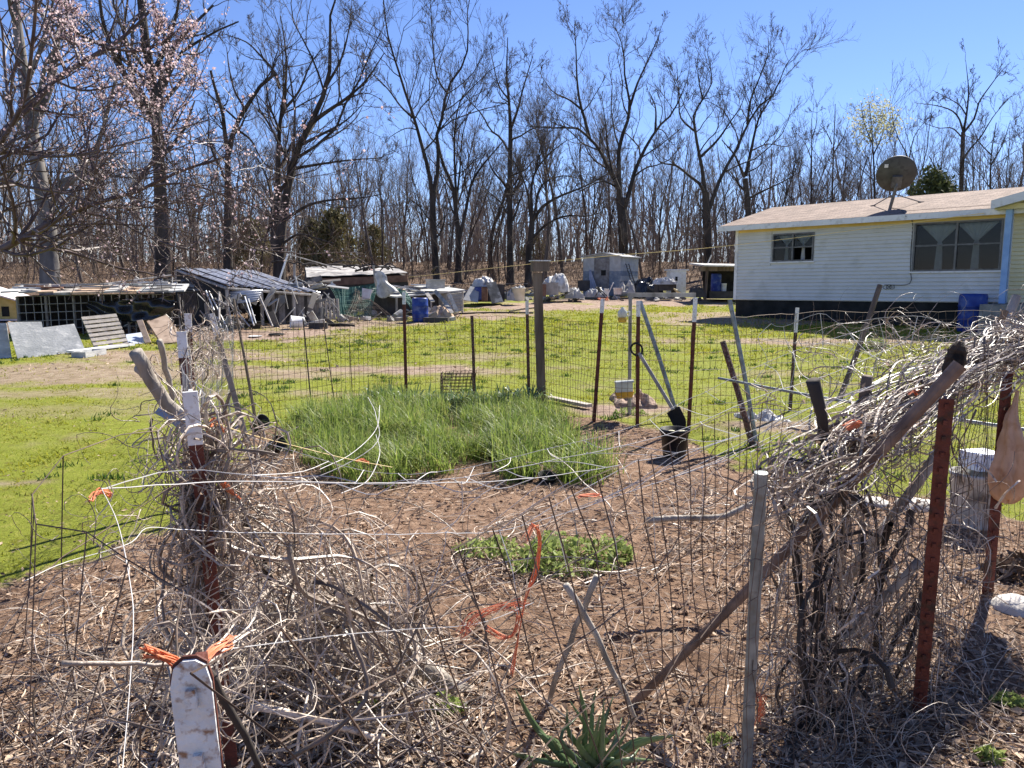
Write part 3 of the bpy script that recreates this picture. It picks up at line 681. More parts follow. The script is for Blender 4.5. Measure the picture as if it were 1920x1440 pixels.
und = MB().tubes(P, Rr, 3); C1, R1 = level(P, Rr, 5, .55, (42, 14), 3, .2, .25, .1, .7, .5, .008); und.tubes(C1, R1, 3)
tag(und.build('undergrowth', M_brush, base=(0, 50, 0)), 'tangled brown brush and saplings along the foot of the wood', 'undergrowth', kind='stuff')

# the blossoming tree that reaches in from the left
def blossom_tree():
    Y = 5.0; base = np.array((-4.9, 5.0, gz(-4.9, 5.0)))
    t = thing('blossom_tree', 'pink-white blossoming fruit tree reaching in from the left edge', 'tree', base)
    L_ = [([(-110, 900), (-105, 600), (-95, 480)], .085, .07, 0), ([(-100, 520), (-50, 492), (0, 469), (38, 450), (82, 424), (142, 397), (195, 375), (240, 366), (278, 349), (335, 322), (430, 292)], .05, .007, -.3),
          ([(-97, 490), (-60, 340), (4, 251), (22, 229), (56, 204), (101, 150), (150, 120), (199, 90), (240, 64), (290, 10)], .055, .012, .6),
          ([(-97, 500), (-60, 360), (0, 337), (56, 352), (112, 360), (157, 375), (230, 420)], .03, .006, -.5), ([(-80, 400), (-20, 300), (40, 200), (60, 90), (70, -30)], .035, .01, -.6),
          ([(240, 366), (290, 300), (330, 230), (370, 160)], .016, .004, .3), ([(278, 349), (350, 345), (430, 370), (500, 400)], .014, .004, -.3), ([(142, 397), (210, 410), (290, 450), (380, 470), (470, 440)], .014, .004, -.6),
          ([(150, 120), (135, 70), (120, 0)], .016, .006, .2), ([(199, 90), (270, 95), (330, 60), (360, 20)], .016, .005, .4), ([(101, 150), (160, 170), (260, 150), (340, 140)], .014, .004, -.3), ([(56, 204), (150, 215), (230, 190), (300, 200)], .014, .004, .4),
          ([(195, 375), (170, 300), (155, 230), (150, 190)], .012, .005, .2), ([(82, 424), (200, 420), (330, 430), (440, 465), (520, 470)], .011, .003, -.9), ([(-60, 360), (60, 300), (150, 290), (270, 260), (390, 225)], .016, .004, -.8), ([(38, 450), (120, 445), (220, 400), (330, 380), (450, 350), (540, 330)], .012, .003, -.7), ([(240, 366), (330, 395), (420, 430), (480, 480)], .009, .003, -.5), ([(100, 420), (170, 440), (230, 480), (260, 500)], .008, .003, -.4)]
    Ps, Rs = [], []
    for pts, a, b, dep in L_:
        P, Rr = limb(pts, Y, a * .6, b * .75, 14, dep, .03); Ps.append(P); Rs.append(Rr)
    Ps[0][0] = base - (0, 0, .1)
    P, Rr = np.array(Ps), np.array(Rs)
    n1 = np.full(len(P), 16); n1[0] = 0
    C1, R1 = level(P, Rr, n1, .36, (46, 18), 7, .12, .16, .1, .6, .4, .0028)
    C2, R2 = level(C1, R1, 5, .55, (44, 16), 5, .15, .2, .08, .7, .5, .0022)
    MB().tubes(P, Rr, 8).tubes(C1, R1, 5).build('trunk', M_blossom_bark, t, smooth=True)
    C3, R3 = level(C2, R2, 2, .5, (40, 16), 4, .2, .2, .08, .8, .6, .0018)
    MB().tubes(C2, R2, 3).tubes(C3, R3, 3).build('crown', M_blossom_bark, t)
    # blossoms along the twigs: five small cupped petals each
    n = 8000; src = np.concatenate([C2.reshape(-1, 3), C3.reshape(-1, 3)]); src = src[RNG.integers(0, len(src), n * 2)]
    keep = RNG.random(len(src)) < np.clip((src[:, 2] - 2.0) / 1.2, .12, 1); src = src[keep][:n]; n = len(src)
    c = src + RNG.normal(0, .01, (n, 3)); ax = norm(RNG.normal(size=(n, 3)) + (0, 0, .2)); e1 = norm(np.cross(ax, RNG.normal(size=(n, 3)))); e2 = np.cross(ax, e1)
    s = (.0035 + .0045 * RNG.random((n, 1))); V = [c]
    for j in range(5):
        a = j * 2 * math.pi / 5
        dd = math.cos(a) * e1 + math.sin(a) * e2; pp = -math.sin(a) * e1 + math.cos(a) * e2
        V += [c + s * (dd * .7 - pp * .5 + ax * .25), c + s * (dd * 1.3 + ax * .5), c + s * (dd * .7 + pp * .5 + ax * .25)]
    V = np.stack(V, 1); q = np.concatenate([[[0, 1 + 3 * j, 2 + 3 * j, 3 + 3 * j]] for j in range(5)])
    MB().add(V.reshape(-1, 3), (np.arange(n)[:, None, None] * 16 + q).reshape(-1, 4), a=np.repeat(RNG.random(n), 16)).build('blossoms', M_petal, t)
blossom_tree()

# ------------------------------------------------------------------ the house
M_siding = mat('cream_siding', (0.63, 0.63, 0.595), (0.7, 0.7, 0.665), 1.2, .55, .05, 20, c3=(0.58, 0.58, 0.535), s3=2.5)
M_siding_y = mat('yellow_siding', (0.66, 0.6, 0.36), (0.74, 0.68, 0.44), 1.5, .55)
M_yellow = mat('yellow_trim', (0.72, 0.52, 0.16), (0.8, 0.6, 0.24), 3, .6)
M_white = mat('white_trim', (0.72, 0.73, 0.73), (0.82, 0.82, 0.82), 3, .5, c3=(0.6, 0.6, 0.58), s3=6)
M_bluepaint = mat('light_blue_paint', (0.22, 0.38, 0.66), (0.3, 0.48, 0.76), 4, .5)
M_found = mat('dark_foundation', (0.012, 0.013, 0.012), (0.03, 0.03, 0.028), 3, .9, .5)
M_block = mat('concrete_block', (0.17, 0.17, 0.16), (0.3, 0.29, 0.27), 5, .9, .5)
M_alu = mat('window_aluminium', (0.1, 0.1, 0.1), (0.17, 0.17, 0.165), 9, .45, metal=.4)
M_curtain = mat('curtain_cloth', (0.72, 0.71, 0.67), (0.82, 0.81, 0.78), 8, .8, trans=.2)
M_room = mat('dark_room', (0.012, 0.011, 0.01), (0.025, 0.023, 0.021), 2, .9)
M_glass = bpy.data.materials.new('window_glass'); M_glass.use_nodes = True
_n = M_glass.node_tree.nodes; _l = M_glass.node_tree.links; _n.clear()
_o = _n.new('ShaderNodeOutputMaterial'); _t = _n.new('ShaderNodeBsdfTransparent'); _t.inputs[0].default_value = (.7, .73, .74, 1)
_g = _n.new('ShaderNodeBsdfGlossy'); _g.inputs['Roughness'].default_value = .06; _f = _n.new('ShaderNodeValue'); _f.outputs[0].default_value = .018
_m = _n.new('ShaderNodeMixShader'); _l.new(_f.outputs[0], _m.inputs[0]); _l.new(_t.outputs[0], _m.inputs[1]); _l.new(_g.outputs[0], _m.inputs[2]); _l.new(_m.outputs[0], _o.inputs[0])
# shingled roof
M_roof = mat('roof_shingles', (0.26, 0.2, 0.165), (0.36, 0.28, 0.23), 3, .9, .4, 60)
_nt = M_roof.node_tree; _b = _nt.nodes['Principled BSDF']; _src = _b.inputs['Base Color'].links[0].from_socket
_br = _nt.nodes.new('ShaderNodeTexBrick'); _br.inputs['Scale'].default_value = 1.0; _br.inputs['Brick Width'].default_value = .32; _br.inputs['Row Height'].default_value = .14
_br.inputs['Mortar Size'].default_value = .012; _br.inputs['Color1'].default_value = (1, .95, .92, 1); _br.inputs['Color2'].default_value = (.66, .6, .57, 1); _br.inputs['Mortar'].default_value = (.4, .36, .34, 1)
_uv = _nt.nodes.new('ShaderNodeUVMap'); _nt.links.new(_uv.outputs[0], _br.inputs['Vector'])
_mm = _nt.nodes.new('ShaderNodeMix'); _mm.data_type = 'RGBA'; _mm.blend_type = 'MULTIPLY'; _mm.inputs[0].default_value = 1
_nt.links.new(_src, _mm.inputs[6]); _nt.links.new(_br.outputs[0], _mm.inputs[7]); _nt.links.new(_mm.outputs[2], _b.inputs['Base Color'])

HA = np.array((7.38, 25.7)); HU = np.array((5.32, -5.7)); HU = HU / np.linalg.norm(HU); HN = np.array((-HU[1], HU[0])) * -1
if HN[1] > 0: HN = -HN
TILT = .008
def hp(s, n, z):
    p = HA + HU * s + HN * n
    return np.array((p[0], p[1], z + TILT * s))
def hit(px, py, n=0.0):
    """where the ray through a pixel meets the wall plane: (s, z)"""
    d = ray(px, py); o = HA + HN * n
    t = (o @ HN) / (d[:2] @ HN); p = d * t
    s = (p[:2] - o) @ HU
    return s, EYE + p[2] - TILT * s
def hbox(mb, s0, s1, n0, n1, z0, z1, a=None):
    return mb.hexa([hp(s0, n0, z0), hp(s1, n0, z0), hp(s1, n1, z0), hp(s0, n1, z0), hp(s0, n0, z1), hp(s1, n0, z1), hp(s1, n1, z1), hp(s0, n1, z1)], a)
SB, EV = hit(1374, 561)[1], hit(1384, 428)[1]          # siding bottom and eave
SE = 14.0
house = thing('house', 'cream clapboard house with pinkish shingle roof and dark foundation', 'house', (*(HA + HU * 5), gz(*(HA + HU * 5))))
w1 = (hit(1449, 460)[0], hit(1526, 460)[0], hit(1488, 490)[1], hit(1488, 437)[1])
w2 = (hit(1713, 460)[0], hit(1879, 460)[0], hit(1790, 508)[1], hit(1790, 415)[1])
rows = 20; ex = (EV - .16 - SB) / rows
SP_ = hit(1884, 470)[0]                                  # where the porch part begins
def siding(z0, s0, s1, m, nm='siding_board'):
    MB().hexa([hp(s0, -.005, z0 + TILT * 0), hp(s1, -.005, z0), hp(s1, .04, z0 + .004), hp(s0, .04, z0 + .004), hp(s0, -.005, z0 + ex), hp(s1, -.005, z0 + ex), hp(s1, .004, z0 + ex), hp(s0, .004, z0 + ex)]).build(nm, m, house)
for r in range(rows):
    z0 = SB + r * ex
    cuts = [(.09, SP_ - .02)]
    for (a, b, c, d) in (w1, w2):
        if z0 + ex > c - .04 and z0 < d + .04:
            cuts = [q for (p0, p1) in cuts for q in ((p0, min(p1, a - .045)), (max(p0, b + .045), p1)) if q[1] - q[0] > .03]
    for (p0, p1) in cuts: siding(z0, p0, p1, M_siding)
for r in range(rows + 4):
    siding(SB + r * ex, SP_ + .16, SE, M_siding_y)
# wall behind the boards, with real openings
wl = MB(); segs = [0.0, w1[0], w1[1], w2[0], w2[1], SE]
for i in range(5):
    s0, s1 = segs[i], segs[i + 1]
    if i in (1, 3):
        w = (w1, w2)[i // 2]
        hbox(wl, s0, s1, -.12, -.008, SB - .02, w[2]); hbox(wl, s0, s1, -.12, -.008, w[3], EV + .1)
    else: hbox(wl, s0, s1, -.12, -.008, SB - .02, EV + .1)
hbox(wl, 0, .12, -6.0, -.13, SB - .02, EV + .1); hbox(wl, .12, SE, -6.0, -5.88, SB - .02, EV + .1)
wl.build('wall', M_siding, house)
rm = MB()
for w in (w1, w2):
    a, b, c, d = w[0] - .4, w[1] + .4, w[2] - .4, w[3] + .35
    hbox(rm, a, b, -1.6, -1.55, c, d); hbox(rm, a, b, -1.55, -.125, c - .03, c); hbox(rm, a, b, -1.55, -.125, d, d + .03); hbox(rm, a - .03, a, -1.6, -.125, c, d); hbox(rm, b, b + .03, -1.6, -.125, c, d)
rm.build('room_interior', M_room, house)
hbox(MB(), -.02, .085, -.1, .03, SB - .01, EV - .02).build('corner_trim', M_white, house)
hbox(MB(), .0, SP_, -.06, .026, EV - .16, EV + .02).build('frieze_board', M_yellow, house)
hbox(MB(), .04, SE, -5.9, -.04, gz(8, 25) - .6, SB - .022).build('foundation', M_found, house)
OV, RG = .38, 3.0
RZ = EV + .80
roof = MB()
def slab(s0, s1, n0, z0, n1, z1, th=.09):
    roof.hexa([hp(s0, n0, z0), hp(s1, n0, z0), hp(s1, n1, z1), hp(s0, n1, z1), hp(s0, n0, z0 + th), hp(s1, n0, z0 + th), hp(s1, n1, z1 + th), hp(s0, n1, z1 + th)])
slab(-.42, SE, OV, EV - .02, -RG, RZ); slab(-.42, SE, -6.0 - OV, EV - .02, -RG, RZ)
ro = roof.build('roof', M_roof, house)
uvl = ro.data.uv_layers.new(name='UVMap')
for p in ro.data.polygons:
    for li in p.loop_indices:
        v = ro.data.vertices[ro.data.loops[li].vertex_index].co
        w = np.array(v) + BASE[ro]; q = w[:2] - HA
        uvl.data[li].uv = (q @ HU, (q @ HN) * 1.03)
hbox(MB(), -.44, SE, OV - .0, OV + .03, EV - .1, EV + .06).build('fascia', M_white, ro)
MB().hexa([hp(-.45, OV + .0, EV - .11), hp(-.424, OV, EV - .11), hp(-.424, -RG, RZ - .09), hp(-.45, -RG, RZ - .09), hp(-.45, OV, EV + .05), hp(-.424, OV, EV + .05), hp(-.424, -RG, RZ + .075), hp(-.45, -RG, RZ + .075)]).build('rake_board', M_white, ro)
hbox(MB(), -.4, SE, .03, OV, EV - .045, EV - .025).build('soffit', M_yellow, ro)
def window(w, open_pane=None):
    s0, s1, z0, z1 = w; t = .045; sm = (s0 + s1) / 2; zm = z0 + (z1 - z0) * (.5 if open_pane else .53)
    fr = MB()
    hbox(fr, s0, s1, -.06, .03, z0, z0 + t); hbox(fr, s0, s1, -.06, .03, z1 - t, z1); hbox(fr, s0, s0 + t, -.06, .032, z0 + t, z1 - t); hbox(fr, s1 - t, s1, -.06, .032, z0 + t, z1 - t)
    hbox(fr, sm - t * .6, sm + t * .6, -.055, .03, z0 + t, z1 - t)
    wo = fr.build('window', M_alu, house)
    for (a, b) in ((s0 + t, sm - t * .6), (sm + t * .6, s1 - t)):
        hbox(MB(), a, b, -.04, .02, zm - .02, zm + .02).build('meeting_rail', M_alu, wo)
        for k, (c, d) in enumerate(((z0 + t, zm - .02), (zm + .02, z1 - t))):
            if open_pane and a > sm and k == 0: continue
            hbox(MB(), a, b, -.015, -.009, c, d).build('pane', M_glass, wo)
    hbox(MB(), s0 - .06, s1 + .06, .0235, .06, z0 - .045, z0 - .002).build('sill', M_white, wo)
    # tied curtains: gathered at the tie, flaring to top and bottom
    for (a, b) in ((s0 + t, sm), (sm, s1 - t)):
        n_s, n_z = 26, 22; G = np.zeros((n_s, n_z, 3)); c = a + (b - a) * (.55 if a < sm - .01 else .42)
        for i in range(n_s):
            for j in range(n_z):
                f = j / (n_z - 1); z = z0 + .03 + (z1 - z0 - .08) * f
                wd = (.1 + .02 * math.sin(f * 9)) * (b - a) if f < .62 else (.1 + .88 * ((f - .62) / .38) ** 1.05) * (b - a)
                if f < .6: wd = (b - a) * (.13 + .06 * (1 - f / .6))
                q = i / (n_s - 1) - .5
                G[i, j] = hp(np.clip(c + q * wd, a - .02, b + .02), -.16 + .018 * math.sin(q * 46 + f * 2) , z)
        MB().sheet(G, .003).build('curtain', M_curtain, wo, smooth=True)
window(w1, True); window(w2)
# the porch part at the right
PS = hit(1861, 388, .95)[0]
pz = lambda s: EV + .12 + (s - PS) * .24
pr = MB()
pr.hexa([hp(PS, -3, pz(PS)), hp(SE, -3, pz(SE)), hp(SE, .95, pz(SE)), hp(PS, .95, pz(PS)), hp(PS, -3, pz(PS) + .1), hp(SE, -3, pz(SE) + .1), hp(SE, .95, pz(SE) + .1), hp(PS, .95, pz(PS) + .1)])
po = pr.build('porch_roof', M_roof, house); po.data.uv_layers.new(name='UVMap')
MB().hexa([hp(PS - .03, .952, pz(PS) - .12), hp(SE, .952, pz(SE) - .12), hp(SE, .985, pz(SE) - .12), hp(PS - .03, .985, pz(PS) - .12), hp(PS - .03, .952, pz(PS) + .09), hp(SE, .952, pz(SE) + .09), hp(SE, .985, pz(SE) + .09), hp(PS - .03, .985, pz(PS) + .09)]).build('fascia', M_white, po)
MB().hexa([hp(PS + .0, .03, pz(PS) - .1), hp(SE, .03, pz(SE) - .1), hp(SE, .94, pz(SE) - .1), hp(PS + .0, .94, pz(PS) - .1), hp(PS + .0, .03, pz(PS) - .07), hp(SE, .03, pz(SE) - .07), hp(SE, .94, pz(SE) - .07), hp(PS + .0, .94, pz(PS) - .07)]).build('soffit', M_siding_y, po)
bs0 = hit(1888, 470, .45)[0]
hbox(MB(), bs0 - .07, bs0 + .07, .40, .54, SB - .02, EV + .12).build('porch_post', M_bluepaint, house)
hbox(MB(), hit(1848, 580, .7)[0], SE, .03, 1.2, 0, SB - .03).build('porch_slab', M_block, house)
hbox(MB(), bs0 - .3, bs0 + 3, .30, .64, EV + .0, EV + .13).build('porch_beam', M_siding_y, house)
# satellite dish on its tripod
M_dish = mat('dish_grey', (0.075, 0.07, 0.06), (0.11, 0.105, 0.09), 3, .6, .05, c3=(0.06, 0.056, 0.05), s3=8)
M_dmetal = mat('dish_metal', (0.12, 0.12, 0.12), (0.2, 0.2, 0.2), 9, .4, metal=.5)
def roof_at(px, py):
    best = None
    for n in np.linspace(OV, -RG, 160):
        s, z = hit(px, py, n); zr = EV + .07 + (OV - n) / (OV + RG) * .82
        if best is None or abs(z - zr) < best[0]: best = (abs(z - zr), s, n, zr)
    return hp(*best[1:])
foot = roof_at(1668, 391); dish = thing('satellite_dish', 'large grey-brown satellite dish on a tripod on the roof', 'satellite dish', foot)
dc = at(1681, 327, foot[1] - .1); ax = norm(np.array((.25, .80, .48)))
rad = 34 * mpp(foot[1])
prof = [(rad * q, .26 * rad * (q ** 2) - .2 * rad) for q in np.linspace(0.02, 1, 12)] + [(rad * q, .26 * rad * (q ** 2) - .2 * rad + .025) for q in np.linspace(1, 0.02, 10)]
MB().lathe(dc, prof, 40, ax).build('reflector', M_dish, dish, smooth=True)
up_ = norm(np.cross(np.cross(ax, (0, 0, 1)), ax)); sd_ = np.cross(ax, up_)
bk = dc - ax * (.26 * rad)
MB().box(bk - up_ * .25 * rad - ax * .06, (.26, .1, .34), np.stack([sd_, ax, up_], 1)).build('back_bracket', M_dmetal, dish)
st = dc - ax * .19 * rad - sd_ * .42 * rad * -1 + up_ * .38 * rad
st = at(1664, 318, dc[1] - .35); dpl = st - dc; st = st - ax * (dpl @ ax + .17 * rad)
MB().box(st, (.1, .012, .1), np.stack([sd_, ax, up_], 1)).build('label_plate', M_white, dish)
pole_top = bk - up_ * .45 * rad - ax * .12
MB().tube([foot - (0, 0, .05), pole_top], .045, 10).build('mast', M_dmetal, dish)
MB().tube([pole_top + (0, 0, .0), bk - up_ * .1 * rad], .035, 8).build('mount_arm', M_dmetal, dish)
for q in ((1637, 386), (1727, 379)):
    f = roof_at(*q); MB().tube([f, foot * .35 + pole_top * .65], .016, 6).build('tripod_leg', M_dmetal, dish)
    MB().box(f, (.12, .12, .03)).build('foot_plate', M_dmetal, dish)
M_black = mat('black_cable', (0.02, 0.02, 0.02), (0.05, 0.05, 0.05), 10, .6)
tag(MB().tube(spline([foot + (.05, 0, .02), roof_at(1690, 396) + (0, 0, .03), hp(hit(1700, 402, OV)[0], OV + .05, EV), hp(hit(1712, 415)[0], .05, EV - .12), hp(hit(1709, 470)[0], .045, hit(1709, 470)[1]), hp(hit(1708, 505)[0], .045, hit(1708, 505)[1]), hp(hit(1706, 532)[0], .045, hit(1706, 532)[1]), hp(hit(1660, 534)[0], .045, hit(1660, 534)[1])], 40), .009, 5).build('dish_cable', M_black), 'thin black cable from the dish down past the large window', 'cable')
cc = []
for q in range(3):
    s_, z_ = hit(1662 + q * 6, 538); th = np.linspace(0, 2 * np.pi, 16)
    cc += [hp(s_ + .07 * math.cos(v), .05 + .004 * q, z_ + .06 * math.sin(v)) for v in th]
tag(MB().tube(cc, .007, 4).build('cable_coil', M_black), 'small coil of black cable hung on the siding below the large window', 'cable')

# barrels
M_bluebarrel = mat('blue_plastic', (0.012, 0.03, 0.2), (0.03, 0.07, 0.3), 4, .4, .1, c3=(0.1, 0.14, 0.32), s3=5)
def barrel(p, r, h, label, m=M_bluebarrel, rot=None):
    t = thing('plastic_barrel', label, 'barrel', p, 'blue plastic barrels')
    prof = [(.01, .0), (r * .93, .0), (r * .97, .03 * h), (r, .1 * h), (r, .3 * h), (r * 1.04, .325 * h), (r, .35 * h), (r, .65 * h), (r * 1.04, .675 * h), (r, .7 * h), (r, .9 * h), (r * .96, .97 * h), (r * .9, h), (r * .86, h), (r * .84, .97 * h), (.01, .97 * h)]
    MB().lathe(p, prof, 24).build('drum', m, t, smooth=True)
    MB().lathe(np.asarray(p) + (r * .45, 0, .97 * h), [(.001, .02), (.05, .02), (.05, 0)], 10).build('bung', m, t)
p = on_ground(788, 603); barrel(p, .245, .72, 'faded blue barrel standing on the lawn edge before the scrap hutch')
p = np.array((*(HA + HU * hit(1826, 570, .55)[0] + HN * .62), 0)); p[2] = gz(p[0], p[1]); barrel(p, .33, .98, 'dark blue barrel beside the porch at the house foundation')

# little shed
M_panel_l = mat('pale_tin', (0.33, 0.33, 0.335), (0.46, 0.455, 0.45), 5, .6, .1, c3=(0.4, 0.37, 0.34), s3=6)
M_panel_b = mat('blue_grey_tin', (0.13, 0.16, 0.21), (0.21, 0.24, 0.29), 5, .6, .1, c3=(0.28, 0.28, 0.29), s3=7)
M_doorw = mat('weathered_door', (0.16, 0.14, 0.13), (0.28, 0.26, 0.25), 6, .8, .3)
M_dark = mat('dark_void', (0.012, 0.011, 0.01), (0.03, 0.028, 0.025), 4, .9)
def shed():
    Y = 38.5; o = at(1093, 546, Y); o[2] = gz(o[0], o[1]); a = R(-32)
    ux = np.array((math.cos(a), math.sin(a), 0)); uy = np.array((-math.sin(a), math.cos(a), 0))
    ux = np.array((math.cos(a), math.sin(a), 0)); uy = np.array((-math.sin(a), math.cos(a), 0))
    wd, dp, hl, hp_ = 2.0, 2.2, 1.92, 2.06
    q = lambda x, y, z: o + ux * x + uy * y + np.array((0, 0, z))
    t = thing('garden_shed', 'small shed of pale and blue-grey tin with a brown door', 'shed', o)
    ridge = lambda x: hl + (hp_ - hl) * (1 - abs(x - wd * .55) / (wd * .55))
    core = MB(); core.hexa([q(.03, .03, 0), q(wd - .03, .03, 0), q(wd - .03, dp, 0), q(.03, dp, 0), q(.03, .03, hl - .03), q(wd - .03, .03, hl - .03), q(wd - .03, dp, hl - .03), q(.03, dp, hl - .03)]); core.build('wall', M_panel_b, t)
    nr = 8; hs = hl / nr; dx0, dx1 = .66, 1.36
    for r in range(nr):
        m = (M_panel_b, M_panel_l)[1 if r in (5, 6, 7) else (r % 2 == 1 and r < 4) and 0 or 0]  # two-tone tin; extra blue-grey rows put the front's shade into the colour
        for (x0, x1) in ((0, dx0), (dx1, wd)):
            if r == nr - 1: pass
            MB().hexa([q(x0, -.0, r * hs), q(x1, -.0, r * hs), q(x1, .028, r * hs), q(x0, .028, r * hs), q(x0, .012, (r + 1) * hs), q(x1, .012, (r + 1) * hs), q(x1, .028, (r + 1) * hs), q(x0, .028, (r + 1) * hs)]).build('metal_panel', m, t)
        m2 = M_panel_l if r % 2 else M_panel_b
        if r > 5: m2 = M_panel_l
        MB().hexa([q(wd - .028, 0.03, r * hs), q(wd + .004, .03, r * hs), q(wd + .004, dp, r * hs), q(wd - .028, dp, r * hs), q(wd - .028, .03, (r + 1) * hs), q(wd - .012, .03, (r + 1) * hs), q(wd - .012, dp, (r + 1) * hs), q(wd - .028, dp, (r + 1) * hs)]).build('metal_panel', m2, t)
    g_ = MB(); g_.add([q(0, .012, hl), q(wd, .012, hl), q(wd * .55, .012, hp_), q(0, .05, hl), q(wd, .05, hl), q(wd * .55, .05, hp_)], [(0, 3, 4, 1), (1, 4, 5, 2), (2, 5, 3, 0)], [(0, 1, 2), (3, 5, 4)]); g_.build('gable', M_panel_l, t)
    for (x0, x1, z0, z1) in ((-.12, wd * .55, hl - .05, hp_), (wd + .14, wd * .55, hl - .06, hp_)):
        MB().hexa([q(x0, -.12, z0), q(x1, -.12, z1), q(x1, dp + .1, z1), q(x0, dp + .1, z0), q(x0, -.12, z0 + .035), q(x1, -.12, z1 + .035), q(x1, dp + .1, z1 + .035), q(x0, dp + .1, z0 + .035)]).build('roof', M_panel_l, t)
    d = MB(); d.hexa([q(dx0, -.012, .06), q(dx1, -.012, .06), q(dx1, .02, .06), q(dx0, .02, .06), q(dx0, -.012, 1.8), q(dx1, -.012, 1.8), q(dx1, .02, 1.8), q(dx0, .02, 1.8)])
    do = d.build('door', M_doorw, t)
    w_ = MB(); w_.hexa([q(.98, -.02, .98), q(1.24, -.02, .98), q(1.24, -.013, .98), q(.98, -.013, .98), q(.98, -.02, 1.24), q(1.24, -.02, 1.24), q(1.24, -.013, 1.24), q(.98, -.013, 1.24)]); w_.build('window', M_dark, do)
    f = MB()
    for (x0, x1, z0, z1) in ((dx0 - .05, dx0 - .003, .04, 1.86), (dx1 + .003, dx1 + .05, .04, 1.86), (dx0 - .05, dx1 + .05, 1.863, 1.91)):
        f.hexa([q(x0, -.03, z0), q(x1, -.03, z0), q(x1, .0, z0), q(x0, .0, z0), q(x0, -.03, z1), q(x1, -.03, z1), q(x1, 0, z1), q(x0, 0, z1)])
    f.build('door_frame', M_doorw, t)
    # ladder against the lit side
    ld = thing('ladder', 'dark narrow ladder leaning on the right side of the tin shed', 'ladder', q(wd + .55, .6, 0))
    for yy in (.5, .85): MB().tube([q(wd + .6, yy, 0), q(wd + .05, yy, 1.55)], .02, 6).build('rail', M_dark, ld)
    for k in range(6):
        f_ = .1 + .15 * k; MB().tube([q(wd + .6 - .55 * f_, .5, 1.55 * f_), q(wd + .6 - .55 * f_, .85, 1.55 * f_)], .014, 5).build('rung', M_dark, ld)
    # cloth hung at the door
    G = np.zeros((9, 9, 3))
    for i in range(9):
        for j in range(9): G[i, j] = q(.42 + .06 * j / 8 * -1 + (i / 8) * (.1 + .45 * (1 - j / 8)), -.07 - .04 * math.sin(i * 1.9) - .08 * (1 - j / 8), .1 + 1.15 * j / 8)
    tag(MB().sheet(G, .01).build('hanging_cloth', mat('lilac_cloth', (.36, .37, .46), (.48, .48, .55), 4, .9), smooth=True), 'pale lilac cloth hanging left of the shed door', 'cloth')
shed()

# ------------------------------------------------------------------ coops, hutches and scrap along the wood
M_grayply = mat('grey_plywood', (0.33, 0.335, 0.33), (0.47, 0.47, 0.455), 3, .85, .3, 25, c3=(0.58, 0.57, 0.54), s3=7, stretch=(1, 1, 2))
M_pallet = mat('pallet_wood', (0.3, 0.26, 0.22), (0.5, 0.45, 0.39), 8, .9, .3, attr=.5)
M_tan = mat('tan_board', (0.42, 0.3, 0.21), (0.55, 0.41, 0.3), 4, .85, .1, c3=(0.3, 0.21, 0.15), s3=6)
M_tin = mat('corrugated_tin', (0.34, 0.35, 0.38), (0.5, 0.5, 0.53), 3, .35, .05, metal=.5, c3=(0.2, 0.17, 0.155), s3=4)
M_tarpb = mat('black_tarp', (0.012, 0.012, 0.013), (0.03, 0.03, 0.032), 3, .25, .3, spec=.6)
M_tarpw = mat('white_tarp', (0.5, 0.48, 0.45), (0.72, 0.7, 0.67), 4, .6, .4, c3=(0.28, 0.25, 0.22), s3=5, trans=.1)
M_tarpg = mat('grey_tarp', (0.28, 0.28, 0.28), (0.42, 0.41, 0.4), 3, .5, .3)
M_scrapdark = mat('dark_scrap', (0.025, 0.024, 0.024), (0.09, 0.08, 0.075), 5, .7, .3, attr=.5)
M_scrapgrey = mat('grey_scrap', (0.2, 0.19, 0.18), (0.5, 0.48, 0.45), 5, .8, .3, attr=.6)
M_greennet = mat('green_net', (0.02, 0.09, 0.075), (0.06, 0.17, 0.14), 5, .7, attr=.4)
M_yellowbox = mat('yellow_wood', (0.48, 0.36, 0.1), (0.6, 0.47, 0.18), 5, .8, .1)
M_pinkroof = mat('pale_pink_board', (0.6, 0.5, 0.48), (0.74, 0.68, 0.66), 5, .7)
M_cream = mat('cream_plastic', (0.58, 0.55, 0.42), (0.7, 0.66, 0.54), 5, .5)
M_whiteplastic = mat('white_plastic', (0.75, 0.75, 0.74), (0.82, 0.82, 0.81), 6, .45, c3=(.66, .64, .6), s3=9)
M_brownbox = mat('brown_box', (0.13, 0.07, 0.05), (0.22, 0.13, 0.09), 5, .8)
def panel_px(name, label, cat, px, Y, th, m, group=None, parent=None, back=None):
    """a flat board given by its outline in the photograph, leaning between depths Y[i]"""
    P = np.array([at(p[0], p[1], y_) for p, y_ in zip(px, Y)]); n = len(P)
    pn = np.cross(P[1] - P[0], P[-1] - P[0]); cp_ = np.array((0, 0, EYE))
    P = np.array([cp_ + ray(*p) * (((P[0] - cp_) @ pn) / (ray(*p) @ pn)) for p in px])
    nn = norm(np.cross(P[1] - P[0], P[-1] - P[0])); nn = nn if nn[1] > 0 else -nn
    V = np.concatenate([P, P + nn * th]); f = [tuple(range(n))]
    mb = MB(); T_ = [(0, i, i + 1) for i in range(1, n - 1)] + [(n, n + i + 1, n + i) for i in range(1, n - 1)]
    mb.add(V, [(i, (i + 1) % n, n + (i + 1) % n, n + i) for i in range(n)], T_)
    o = mb.build(name, m, parent)
    if parent is None: tag(o, label, cat, group)
    return o
gy = lambda px, py: on_ground(px, py)[1]
